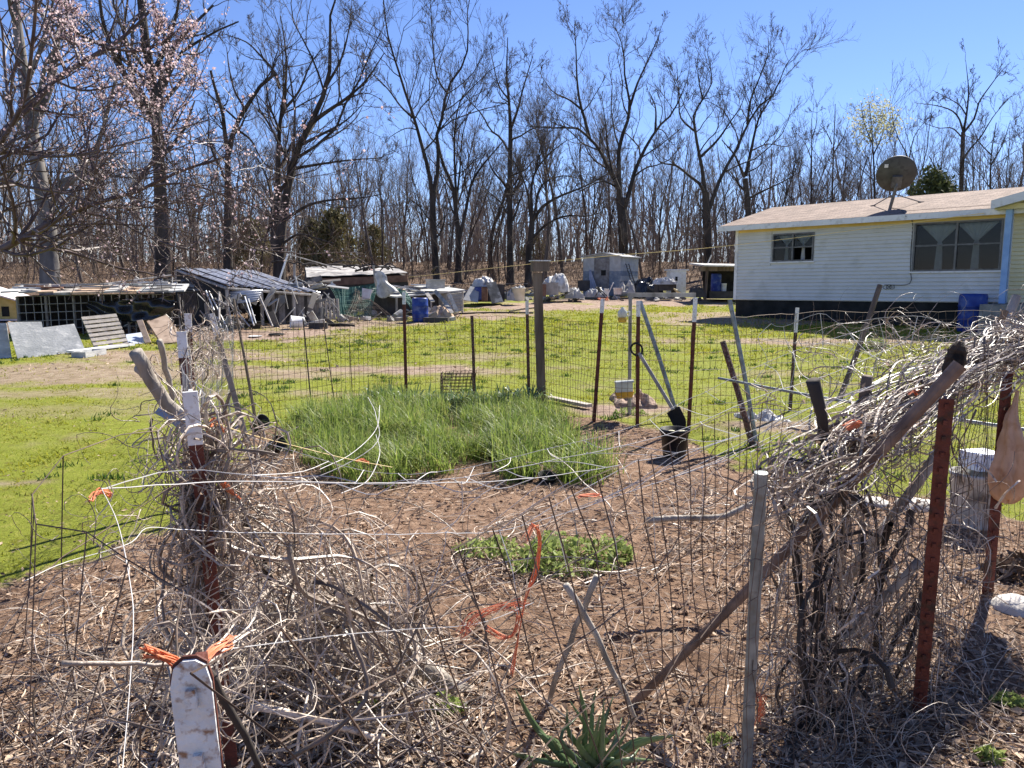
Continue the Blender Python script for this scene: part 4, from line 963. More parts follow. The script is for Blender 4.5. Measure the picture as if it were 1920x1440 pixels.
# pale sheets leaning at the far left
y1 = gy(60, 672)
panel_px('plywood_sheet', 'weathered grey plywood sheet leaning left of the pallet, notched top', 'plywood', [(34, 676), (160, 657), (139, 607), (80, 614), (78, 603), (14, 604)], [y1, y1 + .9, y1 + 1.2, y1 + .6, y1 + .6, y1 + .3], .02, M_grayply, 'grey plywood sheets')
panel_px('plywood_sheet', 'grey plywood sheet cut off by the left edge of the picture', 'plywood', [(-60, 690), (22, 673), (12, 606), (-60, 604)], [y1 - .2, y1 + .1, y1 + .45, y1 + .2], .02, M_grayply, 'grey plywood sheets')
# pallet of separate boards
def pallet():
    Yb = gy(205, 656); c = [at(180, 657, Yb), at(243, 648, Yb + .5), at(217, 588, Yb + .85), at(153, 594, Yb + .4)]
    t = thing('pallet', 'weathered wooden pallet leaning back beside the plywood', 'pallet', c[0])
    e = lambda u, v: (c[0] * (1 - u) + c[1] * u) * (1 - v) + (c[3] * (1 - u) + c[2] * u) * v
    nn = norm(np.cross(c[1] - c[0], c[3] - c[0])); nn = nn if nn[1] < 0 else -nn
    for u in (.02, .46, .9):
        a0, a1, b0, b1 = e(u, 0), e(u + .08, 0), e(u, 1), e(u + .08, 1)
        MB().hexa([a0, a1, a1 - nn * .09, a0 - nn * .09, b0, b1, b1 - nn * .09, b0 - nn * .09]).build('stringer', M_pallet, t)
    for i in range(8):
        v = i * .128; a0, a1, b0, b1 = e(-.02, v), e(1.0, v + random.uniform(-.01, .01)), e(-.02, v + .085), e(1.0, v + .085)
        MB().hexa([a0 + nn * .002, a1 + nn * .002, a1 + nn * .02, a0 + nn * .02, b0 + nn * .002, b1 + nn * .002, b1 + nn * .02, b0 + nn * .02]).build('slat', M_pallet, t)
pallet()
# white plank and tray in front of it
a, b = on_ground(132, 664), on_ground(246, 650)
u = norm(b - a); tag(MB().box((a + b) / 2 + (0, 0, .05), (np.linalg.norm(b - a), .22, .04), np.stack([u, np.cross((0, 0, 1), u), np.array((0, 0, 1.))], 1)).build('white_plank', M_whiteplastic), 'long white plank lying in front of the pallet', 'plank')
a, b = on_ground(160, 671), on_ground(199, 664); u = norm(b - a); fr = np.stack([u, np.cross((0, 0, 1), u), np.array((0, 0, 1.))], 1); ctr = (a + b) / 2 + fr[:, 1] * .14
tr_ = thing('tray', 'shallow pale tray on the ground before the white plank', 'tray', ctr); wd = np.linalg.norm(b - a)
MB().box(ctr + (0, 0, .015), (wd, .3, .03), fr).build('tray_floor', M_grayply, tr_)
for s_ in (-1, 1):
    MB().box(ctr + fr[:, 1] * s_ * .14 + (0, 0, .07), (wd, .02, .08), fr).build('tray_side', M_grayply, tr_); MB().box(ctr + u * s_ * (wd / 2 - .01) + (0, 0, .07), (.02, .258, .08), fr).build('tray_side', M_grayply, tr_)
yb = gy(260, 646)
M_bluesheet = mat('pale_blue_sheet', (0.5, 0.55, 0.68), (0.66, 0.69, 0.76), 5, .5)
panel_px('pale_sheet', 'pale blue-white sheet propped between pallet and tan boards', 'sheet', [(240, 650), (272, 646), (265, 623), (236, 627)], [yb, yb + .1, yb + .8, yb + .7], .015, M_bluesheet)
panel_px('tan_board', 'narrow tan board leaning left of the wide tan panel', 'board', [(272, 643), (283, 641), (267, 599), (256, 601)], [yb, yb, yb + .7, yb + .7], .03, M_tan, 'tan boards leaning at the coop')
panel_px('tan_board', 'wide tan wooden panel leaning behind the red post', 'board', [(303, 644), (336, 641), (331, 615), (312, 590), (277, 603)], [yb, yb + .1, yb + .5, yb + .9, yb + .7], .02, M_tan, 'tan boards leaning at the coop')
panel_px('tan_board', 'short tan stick board between the two leaning tan boards', 'board', [(298, 640), (303, 640), (280, 600), (275, 602)], [yb + .2, yb + .2, yb + .8, yb + .8], .03, M_tan, 'tan boards leaning at the coop')

def pxbox(x0, y0, x1, y1, Y, dep, yaw=0.0, drop=0):
    """corner frame of an upright box whose front shows from (x0,y0) to (x1,y1)"""
    p = at((x0 + x1) / 2, y1, Y); w = (x1 - x0) * mpp(Y); h = (y1 - y0) * mpp(Y)
    r = rz(yaw); c = p + r @ np.array((0, dep / 2, h / 2))
    return c, (w, dep, h), r
# low cage coop at far left: dark inside, wire grid front, board roof
def cage_coop():
    Yf = 18.6; A_, B_ = at(36, 603, Yf), at(338, 600, Yf + 1.2); A_[2] = gz(A_[0], A_[1]); B_[2] = gz(B_[0], B_[1])
    t = thing('cage_coop', 'long low animal coop with a wire grid front at far left', 'coop', (A_ + B_) / 2)
    u = norm(B_ - A_); L_ = np.linalg.norm(B_ - A_); nb = np.cross((0, 0, 1), u); top = at(60, 556, Yf)[2] - A_[2]
    q = lambda s, d, z: A_ + u * s + nb * d + np.array((0, 0, z))
    bk = MB(); bk.hexa([q(0, 1.9, 0), q(L_, 1.9, 0), q(L_, 1.95, 0), q(0, 1.95, 0), q(0, 1.9, top), q(L_, 1.9, top), q(L_, 1.95, top), q(0, 1.95, top)])
    bk.hexa([q(-.05, .05, 0), q(0, .05, 0), q(0, 1.9, 0), q(-.05, 1.9, 0), q(-.05, .05, top), q(0, .05, top), q(0, 1.9, top), q(-.05, 1.9, top)]); bk.build('back_wall', M_scrapdark, t)
    for i in range(7):
        s = L_ * i / 6; MB().box(q(s, 0, top / 2), (.05, .05, top)).build('post', M_doorw, t)
    w = []
    for i in range(int(L_ / .17)): s = i * .17; w.append([q(s, -.05, 0), q(s, -.05 + .02 * math.sin(s * 3), top / 2), q(s, -.05, top)])
    for j in range(6):
        z = top * j / 5; w.append([q(0, -.045, z), q(L_ / 2, -.045, z + .02), q(L_, -.045, z)])
    MB().tubes(np.array(w), np.full((len(w), 3), .01), 4).build('wire_grid', M_greywire, t)
    for i in range(11):
        s0 = -.25 + i * (L_ + .4) / 11; z = top + .05 + random.uniform(-.02, .05)
        MB().hexa([q(s0, -.35, z), q(s0 + L_ / 10, -.3, z + random.uniform(-.04, .04)), q(s0 + L_ / 10, 2.1, z + .16), q(s0, 2.1, z + .16), q(s0, -.35, z + .04), q(s0 + L_ / 10, -.3, z + .05), q(s0 + L_ / 10, 2.1, z + .2), q(s0, 2.1, z + .2)]).build('roof_board', random.choice((M_graywood, M_scrapgrey, M_tan, M_grayply)), t)
    for i in range(26):
        s = random.uniform(0, L_); MB().box(q(s, random.uniform(-.3, 1.5), top + .2 + random.random() * .12), (random.uniform(.2, .9), random.uniform(.06, .25), .04), rz(random.uniform(-.6, .6))).build('roof_scrap', random.choice((M_scrapgrey, M_graywood, M_tarpw, M_brownbox)), t)
    # tarp hung in swags over the front
    G = np.zeros((40, 14, 3)); s0, s1 = L_ * .42, L_ * .97
    for i in range(40):
        for j in range(14):
            f, g_ = i / 39, j / 13
            sag = .30 * math.sin(math.pi * f) ** .8
            G[i, j] = q(s0 + (s1 - s0) * f, -.14 - .07 * math.sin(f * 13 + g_ * 7) - .05 * math.sin(g_ * 9 - f * 20) * (1 - abs(2 * f - 1)), top * (.86 + .12 * f) - sag * (1 - g_) - (.16 + .18 * f) * (1 - g_) - .05 * math.sin(math.pi * f))
    tag(MB().sheet(G, .006).build('black_tarp', M_tarpb, smooth=True), 'shiny black tarp sagging across the wire coop front', 'tarp')
    tag(MB().tube([at(46, 544, Yf + .4), at(200, 532, Yf + 1.0), at(322, 516, Yf + 1.6)], .022, 6).build('long_pole', M_graywood), 'long thin grey pole lying slanted across the low coop roof', 'pole')
cage_coop()
def yellow_house():
    Y = gy(10, 604) ; c, s, r = pxbox(-26, 558, 35, 598, Y, .9, .3)
    t = thing('animal_house', 'yellow wooden animal house cut off by the left edge', 'animal house', c - (0, 0, s[2] / 2))
    MB().box(c, s, r).build('body', M_yellowbox, t)
    MB().box(c + r @ np.array((.1, -s[1] / 2 - .004, -.1)), (.2, .01, .3), r).build('doorway', M_dark, t)
    MB().box(c + r @ np.array((.05, -.1, s[2] / 2 + .12)), (s[0] + .35, s[1] + .35, .04), r @ axes((.35, -.1, 1))).build('roof', M_pinkroof, t)
    MB().box(c - (0, 0, s[2] / 2 + .03), (s[0] + .3, s[1] + .1, .05), r).build('floor_board', M_pinkroof, t)
yellow_house()

def corrug(mb, A_, B_, C_, D_, pitch=.09, amp=.018, n_len=2, th=.004):
    """corrugated sheet A-B across the ribs, A-D along them"""
    A_, B_, C_, D_ = map(np.asarray, (A_, B_, C_, D_)); w = np.linalg.norm(B_ - A_); nn = norm(np.cross(B_ - A_, D_ - A_)); nn = nn if nn[2] > 0 else -nn
    k = max(8, int(w / pitch * 4)); G = np.zeros((k + 1, n_len, 3))
    for i in range(k + 1):
        f = i / k
        for j in range(n_len):
            g_ = j / (n_len - 1); p = (A_ * (1 - f) + B_ * f) * (1 - g_) + (D_ * (1 - f) + C_ * f) * g_
            G[i, j] = p + nn * amp * math.cos(f * w / pitch * 2 * math.pi)
    return mb.sheet(G, th)
def tin_coop():
    A_, B_, C_, D_ = at(330, 502, 26), at(478, 508, 27.2), at(600, 549, 23.2), at(425, 535, 21.5)
    base = (C_ + D_) / 2; base[2] = gz(base[0], base[1])
    t = thing('tin_roof_coop', 'open coop under a big sloping corrugated tin roof', 'coop', base)
    n = 6
    for i in range(n):
        f0, f1 = i / n, (i + 1.04) / n; L_ = lambda P, Q, f: P * (1 - f) + Q * f; up = np.array((0, 0, .012 * (i % 2)))
        corrug(MB(), L_(A_, B_, f0) + up, L_(A_, B_, f1) + up, L_(D_, C_, f1) + up, L_(D_, C_, f0) + up, .16, .022).build('roof_sheet', M_tin, t, smooth=True)
    for i, (p0, p1) in enumerate(((A_, D_), (B_, C_), (D_, C_), (A_, B_))):
        MB().tube([p0 - (0, 0, .08), p1 - (0, 0, .08)], .045, 6).build('rafter', M_graywood, t)
    for i, f in enumerate((0, .35, .7, 1)):
        for (P, Q) in ((D_, C_), (A_, B_)):
            p = P * (1 - f) + Q * f; b = np.array((p[0], p[1], gz(p[0], p[1]) - .1)); MB().tube([b, p - (0, 0, .1)], .05, 6).build('post', M_graywood, t)
    bw = MB(); a0, b0 = A_.copy(), B_.copy()
    bw.hexa([(*a0[:2], gz(*a0[:2])), (*b0[:2], gz(*b0[:2])), (b0[0], b0[1] + .05, gz(*b0[:2])), (a0[0], a0[1] + .05, gz(*a0[:2])), a0 - (0, 0, .1), b0 - (0, 0, .1), b0 + (0, .05, -.1), a0 + (0, .05, -.1)]); bw.build('back_wall', M_scrapdark, t)
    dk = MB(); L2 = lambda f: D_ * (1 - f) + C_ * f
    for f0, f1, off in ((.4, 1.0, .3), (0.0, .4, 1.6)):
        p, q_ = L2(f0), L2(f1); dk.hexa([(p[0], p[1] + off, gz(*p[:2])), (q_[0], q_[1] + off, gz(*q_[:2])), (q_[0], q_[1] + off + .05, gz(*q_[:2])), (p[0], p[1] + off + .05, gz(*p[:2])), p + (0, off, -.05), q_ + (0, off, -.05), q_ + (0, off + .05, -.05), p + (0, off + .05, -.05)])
    dk.build('inner_shade_panel', M_dark, t)  # dark sheets added behind the front, standing in for the coop's unlit inside
    sw = MB(); sw.hexa([(*A_[:2], gz(*A_[:2])), (*D_[:2], gz(*D_[:2])), (D_[0] + .04, D_[1], gz(*D_[:2])), (A_[0] + .04, A_[1], gz(*A_[:2])), A_ - (0, 0, .09), D_ - (0, 0, .09), D_ + (.04, 0, -.09), A_ + (.04, 0, -.09)]); sw.build('side_shade_panel', M_dark, t)  # dark sheet added across the open side, shade put into its colour
    # slatted front, right of the opening
    for i in range(16):
        f = .42 + i * .036; p = D_ * (1 - f) + C_ * f; z0 = gz(p[0], p[1]); h = p[2] - z0 - .1
        MB().box((p[0], p[1] + .12, z0 + h / 2), (.11, .03, h), rz(.1)).build('slat', random.choice((M_doorw, M_scrapdark, M_doorw)), t)
tin_coop()
# pale corrugated piece, pipes and boards leaning at the coop front
yc = gy(455, 622)
sq = MB(); corrug(sq, at(428, 571, yc + .9), at(426, 546, yc + 1.1), at(492, 543, yc + 1.3), at(484, 566, yc + 1.0), .075, .014)
tag(sq.build('tin_piece', M_tin, smooth=True), 'short ribbed tin piece standing on the coop front', 'tin sheet')
STK = [((386, 545), (421, 628), .02, M_whiteplastic, 'thin white pipe leaning on the coop front, leftmost of the white pipes'), ((392, 546), (428, 620), .015, M_whiteplastic, 'white pipe leaning just right of the leftmost white pipe'),
       ((427, 566), (438, 628), .022, M_graywood, 'grey stick standing under the ribbed tin piece'), ((431, 568), (468, 612), .02, M_graywood, 'grey board slanting down right under the tin piece'), ((459, 556), (476, 610), .02, M_whiteplastic, 'pale stick leaning before the dark coop opening'),
       ((466, 560), (480, 606), .012, M_whiteplastic, 'thin pale rod next to the pale stick in the coop opening'), ((487, 556), (511, 612), .025, M_graywood, 'grey pole slanting across the slatted coop front'), ((404, 560), (425, 572), .03, M_graywood, 'short grey board end sticking out left of the tin piece'),
       ((411, 548), (411, 600), .03, M_graywood, 'upright grey post behind the white pipes')]
for (p0, p1, r_, m, lab) in STK:
    tag(MB().tube([at(*p1, yc), at(*p0, yc + .7)], r_, 6).build('leaning_stick', m), lab, 'stick', 'sticks leaning at the coop')
# metal frame gate of the cage
fr = MB(); F4 = [at(330, 548, 19.3), at(368, 547, 19.5), at(372, 575, 19.5), at(345, 630, 18.9)]
fg = thing('cage_door', 'dark wire cage door hanging open behind the red post', 'cage door', F4[3])
for i in range(4): MB().tube([F4[i], F4[(i + 1) % 4]], .018, 6).build('frame_bar', M_dark, fg)
MB().tubes(np.array([[F4[0] * (1 - f) + F4[1] * f, F4[3] * (1 - f) + F4[2] * f] for f in np.linspace(.06, .94, 14)]), np.full((14, 2), .006), 3).build('wire', M_wire, fg)
# loose things on the dirt
def bucket(p, r, h, axis, m, name, label, cat='bucket', group=None):
    t = thing(name, label, cat, p, group)
    prof = [(.005, .004), (r * .84, 0), (r * .86, .02), (r * .98, h * .93), (r * 1.03, h * .94), (r * 1.03, h), (r * .96, h), (r * .82, .03), (.005, .03)]
    MB().lathe(p, prof, 22, axis).build('body', m, t, smooth=True); return t
p = on_ground(558, 616); bucket(p + (.18, 0, .17), .17, .36, (-.9, -.35, .06), M_whiteplastic, 'bucket', 'white bucket lying on its side before the coop')
p = on_ground(479, 632); tag(MB().lathe(p, [(.002, .02), (.14, .012), (.17, .03), (.16, .03), (.14, .02), (.002, .026)], 20).build('white_plate', M_whiteplastic), 'flat white dish lying on the dirt before the coop', 'dish')
p = on_ground(518, 629); tag(MB().lathe(p, [(.1, .01), (.17, .005), (.2, .03), (.17, .055), (.12, .05), (.1, .01)], 20).build('black_ring', M_dark), 'small black rubber ring lying right of the white dish', 'ring')
p = on_ground(597, 616); tag(MB().box(p + (0, 0, .08), (.5, .2, .16), rz(.1)).build('dark_block', M_scrapdark), 'dark brick-like block on the dirt right of the fallen bucket', 'block')
p = on_ground(448, 615); t_ = bucket(p, .16, .26, (0, 0, 1), M_scrapgrey, 'bucket', 'grey pail among the leaning pipes at the coop')
p = on_ground(478, 616); t_ = bucket(p, .17, .2, (0, 0, 1), M_dark, 'bucket', 'low black pan at the foot of the leaning sticks')
p = on_ground(640, 612); tag(MB().tube([p + (-.5, .1, .03), p + (0, 0, .05), p + (.4, -.1, .03)], [.05, .045, .03], 7).build('fallen_branch', M_dark), 'short dark branch on the dirt below the standing slats', 'branch')
# standing pallet half with upright slats
yp = gy(615, 604)
t = thing('slat_panel', 'broken pallet standing upright with six vertical slats', 'pallet', at(615, 603, yp))
for i in range(6):
    x = 596 + i * 7.2; MB().hexa([at(x, 601 - i * .6, yp), at(x + 4.6, 601 - i * .6, yp), at(x + 4.6, 601 - i * .6, yp) + (0, .03, 0), at(x, 601 - i * .6, yp) + (0, .03, 0), at(x - 2, 560, yp + .1), at(x + 2.6, 560, yp + .1), at(x + 2.6, 560, yp + .1) + (0, .03, 0), at(x - 2, 560, yp + .1) + (0, .03, 0)]).build('slat', M_pallet, t)
for z in (572, 592): MB().box(at(614, z, yp + .12), (.68, .05, .09)).build('stringer', M_pallet, t)
# green netting
def net_px(c4, Ys, nu, nv, r_, m, name, label, cat='netting', sag=.08, parent=None):
    P = np.array([at(*p, y_) for p, y_ in zip(c4, Ys)]); K = 14
    e = lambda u, v: ((P[0] * (1 - u) + P[1] * u) * (1 - v) + (P[3] * (1 - u) + P[2] * u) * v) + np.array((.05 * math.sin(u * 9 + v * 3), .12 * math.sin(u * 7 + v * 5), -sag * math.sin(math.pi * u) * (1 - v)))
    a = [[e(u, v) for v in np.linspace(0, 1, K)] for u in np.linspace(0, 1, nu)] + [[e(u, v) for u in np.linspace(0, 1, K)] for v in np.linspace(0, 1, nv)]
    o = MB().tubes(np.array(a), np.full((len(a), K), r_), 3).build(name, m, parent)
    return tag(o, label, cat) if parent is None else o
net_px([(618, 537), (706, 530), (700, 596), (640, 598)], (24.6, 25.5, 24.5, 24), 44, 24, .009, M_greennet, 'green_netting', 'dark green garden netting strung between the two coops')
net_px([(742, 540), (757, 545), (792, 588), (786, 597)], (24.6, 24.6, 23.8, 23.8), 10, 30, .012, M_greennet, 'green_netting', 'rolled strip of green netting slanting down to the blue barrel', sag=0)
net_px([(665, 540), (690, 560), (770, 612), (640, 606)], (24.2, 24.2, 22, 22.4), 26, 16, .003, M_wire, 'wire_netting', 'thin wire netting sloping from the green net to the lawn')
panel_px('torn_board', 'torn brown and white board stuck in the green netting', 'board', [(678, 562), (693, 560), (698, 543), (679, 540)], (24.2, 24.2, 24.3, 24.3), .02, M_pinkroof)
# second roof behind, with branches on top
M_scraproof = mat('patched_roof', (0.22, 0.21, 0.2), (0.5, 0.48, 0.46), 1.6, .8, .4, c3=(0.16, 0.14, 0.13), s3=3)
def low_roof():
    A_, B_, C_, D_ = at(572, 500, 32), at(735, 499, 33), at(764, 513, 29.5), at(575, 520, 28.5)
    base = (C_ + D_) / 2; base[2] = gz(base[0], base[1]); t = thing('low_coop', 'low dark coop with pale tarp roof weighed down by branches', 'coop', base)
    G = np.zeros((24, 10, 3))
    for i in range(24):
        for j in range(10):
            f, g_ = i / 23, j / 9; G[i, j] = (A_ * (1 - f) + B_ * f) * (1 - g_) + (D_ * (1 - f) + C_ * f) * g_ + np.array((0, 0, .1 * (fbm(np.array(f * 7.), np.array(g_ * 4.)) - .5)))
    MB().sheet(G, .02).build('roof', M_scraproof, t)
    MB().hexa([(D_[0], D_[1] + .1, base[2] - .1), (C_[0], C_[1] + .1, base[2] - .1), (B_[0], B_[1] - .1, base[2] - .1), (A_[0], A_[1] - .1, base[2] - .1), D_ + (0, .1, -.1), C_ + (0, .1, -.1), B_ + (0, -.1, -.1), A_ + (0, -.1, -.1)]).build('wall', M_scrapdark, t)
    MB().hexa([D_ + (0, .03, -.35), C_ + (0, .03, -.3), C_ + (0, .08, -.3), D_ + (0, .08, -.35), D_ + (0, .03, -.06), C_ + (0, .03, -.06), C_ + (0, .08, -.06), D_ + (0, .08, -.06)]).build('fascia', M_brownbox, t)
    for i in range(16):
        f = random.random(); p = A_ * (1 - f) + C_ * f + (random.uniform(-1.6, 1.6), -.5, .12); d = np.array((random.uniform(-1, 1), random.uniform(-.4, .1), random.uniform(-.1, .1)))
        MB().tube(spline([p - d * .8, p + (0, 0, .12), p + d * .8], 6), [.04, .04, .035, .03, .025, .02], 5).build('branch', M_bark, t)
low_roof()
# tall stakes in that corner
for (p0, p1, Y, r_, m, lab) in (((540, 476), (523, 528), 25, .03, M_whiteplastic, 'white stick standing up through the tin roof'), ((552, 495), (552, 520), 27, .05, M_graywood, 'short grey stump post behind the tin roof'), ((545, 478), (640, 505), 26, .02, M_graywood, 'bare pole slanting right from the white stick'),
                                ((700, 497), (705, 540), 25.5, .04, M_graywood, 'grey stake holding the draped white cloth')):
    tag(MB().tube([at(*p1, Y), at(*p0, Y)], r_, 6).build('stake', m), lab, 'stake')

# cloths and tarps over heaps
def heap(x0, x1, ytop, ybase, Y, dep, m, name, label, cat='tarp', peak=.5, seed=0, rough=.22, group=None, th=.012, parent=None):
    p0, p1 = at(x0, ybase, Y), at(x1, ybase, Y); w = p1[0] - p0[0]; hz = at(x0, ytop, Y)[2] - p0[2]; nI, nJ = 40, 26; G = np.zeros((nI, nJ, 3))
    rs = np.random.default_rng(seed + 5); o1, o2 = rs.random(2) * 50
    for i in range(nI):
        for j in range(nJ):
            u, v = i / (nI - 1), j / (nJ - 1); du = abs(u - peak) / (peak if u < peak else 1 - peak); dv = abs(v - .5) * 2
            e = max(0, 1 - max(du ** 2.2, dv ** 2.6)); nz_ = float(fbm(np.array(u * 5 + o1), np.array(v * 4 + o2), 3)) - .5; rd_ = 1 - abs(2 * float(fbm(np.array(u * 3.1 + o2), np.array(v * 2.6 + o1), 2)) - 1) * 2.2
            cre = abs(math.sin((u * 3 + v * 2.2) * 4 + o1)) ** .5 - .7
            G[i, j] = (p0[0] + w * u + nz_ * .12 * w, Y + dep * v, p0[2] - .03 + hz * (e ** .45) * (.45 + .55 * max(0, rd_) + rough * nz_ * 1.6 + .12 * cre) * (1 if e > 0 else 0))
    o = MB().sheet(G, th).build(name, m, parent)
    return tag(o, label, cat, group) if parent is None else o
def crate(x0, y0, x1, y1, Y, dep, m, name, label, cat, yaw=0.0, lid=None, group=None):
    c, s, r = pxbox(x0, y0, x1, y1, Y, dep, yaw); t = thing(name, label, cat, c - (0, 0, s[2] / 2), group); w = .03
    for sx in (-1, 1):
        MB().box(c + r @ np.array((sx * (s[0] / 2 - w / 2), 0, 0)), (w, s[1], s[2]), r).build('side', m, t)
        MB().box(c + r @ np.array((0, sx * (s[1] / 2 - w / 2), 0)), (s[0] - 2 * w, w, s[2]), r).build('side', m, t)
    MB().box(c - r @ np.array((0, 0, s[2] / 2 - w / 2 - .001)), (s[0] - 2 * w - .002, s[1] - 2 * w - .002, w), r).build('bottom', m, t)
    if lid: MB().box(c + r @ np.array((0, 0, s[2] / 2 + .02)), (s[0] + .06, s[1] + .06, .036), r).build('lid', lid, t)
    return t
# draped white cloth on the stake
G = np.zeros((16, 20, 3))
for i in range(16):
    for j in range(20):
        u, v = i / 15, j / 19; wd = .2 + .55 * v ** 1.2 + .1 * math.sin(v * 9)
        G[i, j] = at(706, 508, 25.2) + np.array(((u - .3) * wd + .25 * v, -.12 * math.sin(u * 11) * v - .1 * v, -.78 * v - .1 * math.sin(u * 6) * v))
tag(MB().sheet(G, .01).build('draped_cloth', M_tarpw, smooth=True), 'dirty white cloth draped over a stake beside the green net', 'cloth')
# hutch table with clutter
def hutch():
    Y = 25.0; A_, B_ = at(742, 556, Y), at(872, 543, Y + 2.4); base = (A_ + B_) / 2; base[2] = gz(base[0], base[1])
    t = thing('scrap_hutch', 'low hutch with a cluttered board top behind the blue barrel', 'hutch', base)
    u = norm(B_ - A_); nb = np.cross((0, 0, 1), u); nb = nb / np.linalg.norm(nb); L_ = np.linalg.norm(B_ - A_)
    q = lambda s, d, z: A_ + u * s + nb * d + np.array((0, 0, z))
    MB().hexa([q(0, 0, -.05), q(L_, 0, -.05), q(L_, 1.7, .12), q(0, 1.7, .12), q(0, 0, 0), q(L_, 0, 0), q(L_, 1.7, .17), q(0, 1.7, .17)]).build('top_board', M_grayply, t)
    MB().hexa([q(.05, .5, -.9), q(L_ - .05, .5, -.8), q(L_ - .05, 1.6, -.8), q(.05, 1.6, -.9), q(.05, .5, -.06), q(L_ - .05, .5, -.06), q(L_ - .05, 1.6, .1), q(.05, 1.6, .1)]).build('dark_body', M_scrapdark, t)
    for s in (.08, L_ * .5, L_ - .08): p = q(s, .06, -.05); MB().tube([(p[0], p[1], gz(p[0], p[1]) - .05), p], .04, 6).build('leg', M_graywood, t)
    for i in range(16):
        MB().box(q(random.uniform(.2, L_ - .2), random.uniform(.1, 1.4), .12 + random.random() * .1), (random.uniform(.3, 1.1), random.uniform(.08, .3), .04), rz(random.uniform(-.7, .7)) @ axes((random.uniform(-.2, .2), random.uniform(-.2, .2), 1))).build('loose_board', random.choice((M_scrapgrey, M_graywood, M_tan, M_tarpw)), t)
    cg = thing('wire_cage', 'pale wire cage standing under the right end of the hutch top', 'cage', q(L_ - .5, 0, -.75))
    w = []
    for i in range(8): w.append([q(L_ - .85 + i * .1, .0, -.72), q(L_ - .85 + i * .1, 0, -.08)])
    for j in range(7): w.append([q(L_ - .85, -.005, -.72 + j * .105), q(L_ - .15, -.005, -.72 + j * .105)])
    MB().tubes(np.array(w), np.full((len(w), 2), .01), 4).build('wire_grid', M_greywire, cg); MB().hexa([q(L_ - .87, .02, -.75), q(L_ - .13, .02, -.75), q(L_ - .13, .45, -.75), q(L_ - .87, .45, -.75), q(L_ - .87, .02, -.07), q(L_ - .13, .02, -.07), q(L_ - .13, .45, -.07), q(L_ - .87, .45, -.07)]).build('tray', M_grayply, cg)
hutch()
crate(800, 526, 834, 541, 26.3, .5, M_grayply, 'grey_box', 'pale grey box sitting on the hutch top', 'box', .15, M_grayply)
heap(800, 848, 572, 594, 24.0, 1.0, M_tan, 'brown_blanket', 'crumpled brown blanket on the ground right of the blue barrel', 'blanket', .35, 3)
p = on_ground(806, 604); tag(MB().box(p + (.2, 0, .07), (.75, .3, .14), rz(-.1)).build('dark_block', M_scrapdark), 'dark log-like block at the foot of the blue barrel', 'block')
for (p0, p1, Y, lab) in (((815, 545), (853, 588), 24.2, 'grey board slanting down across the brown blanket'), ((842, 552), (857, 585), 24.1, 'short pale board standing right of the brown blanket'), ((833, 568), (848, 587), 24.0, 'stubby pale board at the right end of the blanket'), ((800, 550), (812, 566), 24.4, 'thin stick standing behind the blue barrel')):
    a_, b_ = at(*p1, Y), at(*p0, Y + .5); tag(MB().box((a_ + b_) / 2, (.12, .03, np.linalg.norm(b_ - a_)), axes(b_ - a_)).build('loose_board', M_graywood), lab, 'board', 'loose boards at the hutch')
# middle scrap row
M_rubber = mat('rubber_mat', (0.05, 0.05, 0.05), (0.13, 0.125, 0.12), 4, .7, .2, c3=(0.4, 0.39, 0.37), s3=3)
Ym = 30.5
heap(885, 926, 516, 536, Ym + .6, 1.2, M_tarpw, 'white_tarp', 'white tarp over the stacked scrap left of centre', peak=.55, seed=1)
crate(884, 534, 946, 566, Ym + .7, 1.2, M_scrapdark, 'scrap_stack', 'dark stack of scrap crates under the white tarp', 'crate', 0.1)
panel_px('grey_flap', 'grey sheet flap hanging at the left of the scrap stack', 'sheet', [(868, 562), (896, 567), (899, 541), (882, 536)], (Ym - .3, Ym - .2, Ym + .3, Ym + .3), .015, M_tarpg)
panel_px('dark_flap', 'dark grey rubber mat leaning at the right of the scrap stack', 'mat', [(922, 569), (944, 566), (930, 528), (911, 530)], (Ym - .4, Ym - .3, Ym + .3, Ym + .3), .02, M_rubber)
crate(890, 539, 903, 562, Ym + .2, .4, M_bluebarrel, 'blue_bin', 'blue plastic bin squeezed between the grey flap and brown box', 'bin')
crate(903, 539, 914, 564, Ym + .15, .4, M_brownbox, 'brown_box', 'brown box between the blue bin and the dark mat', 'box')
t = bucket(at(972, 564, 31.2), .28, .52, (0, 0, 1), M_cream, 'tub', 'cream plastic tub in the middle scrap row', 'tub')
heap(963, 986, 532, 545, 31.2, .5, M_tarpw, 'white_sack', 'white sack heaped on top of the cream tub', 'sack', seed=6)
heap(950, 968, 540, 562, 31.0, .6, M_scrapgrey, 'grey_sack', 'grey sack slumped left of the cream tub', 'sack', seed=7)
heap(1016, 1068, 516, 546, 33.0, 1.6, M_tarpw, 'white_tarp', 'crumpled white tarp heap just right of the wooden post', peak=.55, seed=2, rough=.5)
crate(1022, 530, 1047, 553, 32.6, .6, M_scrapgrey, 'grey_bin', 'dark grey bin under the white tarp right of the wooden post', 'bin', .1)
crate(1013, 533, 1024, 556, 32.4, .4, M_brownbox, 'brown_box', 'rusty brown box directly right of the wooden post', 'box')
heap(1060, 1096, 538, 558, 33.5, 1.0, M_tarpg, 'grey_tarp', 'low grey tarp heap in front of the shed', peak=.4, seed=3)
heap(1098, 1142, 538, 556, 35.5, 1.0, M_tarpg, 'grey_tarp', 'flat grey tarp lying at the foot of the shed door', peak=.5, seed=9)
crate(1085, 526, 1106, 546, 37.0, .6, M_scrapdark, 'dark_bin', 'dark bin at the left corner of the tin shed', 'bin')
t = thing('lawn_chair', 'folded dark lawn chair on the dirt before the shed', 'chair', at(1128, 556, 35))
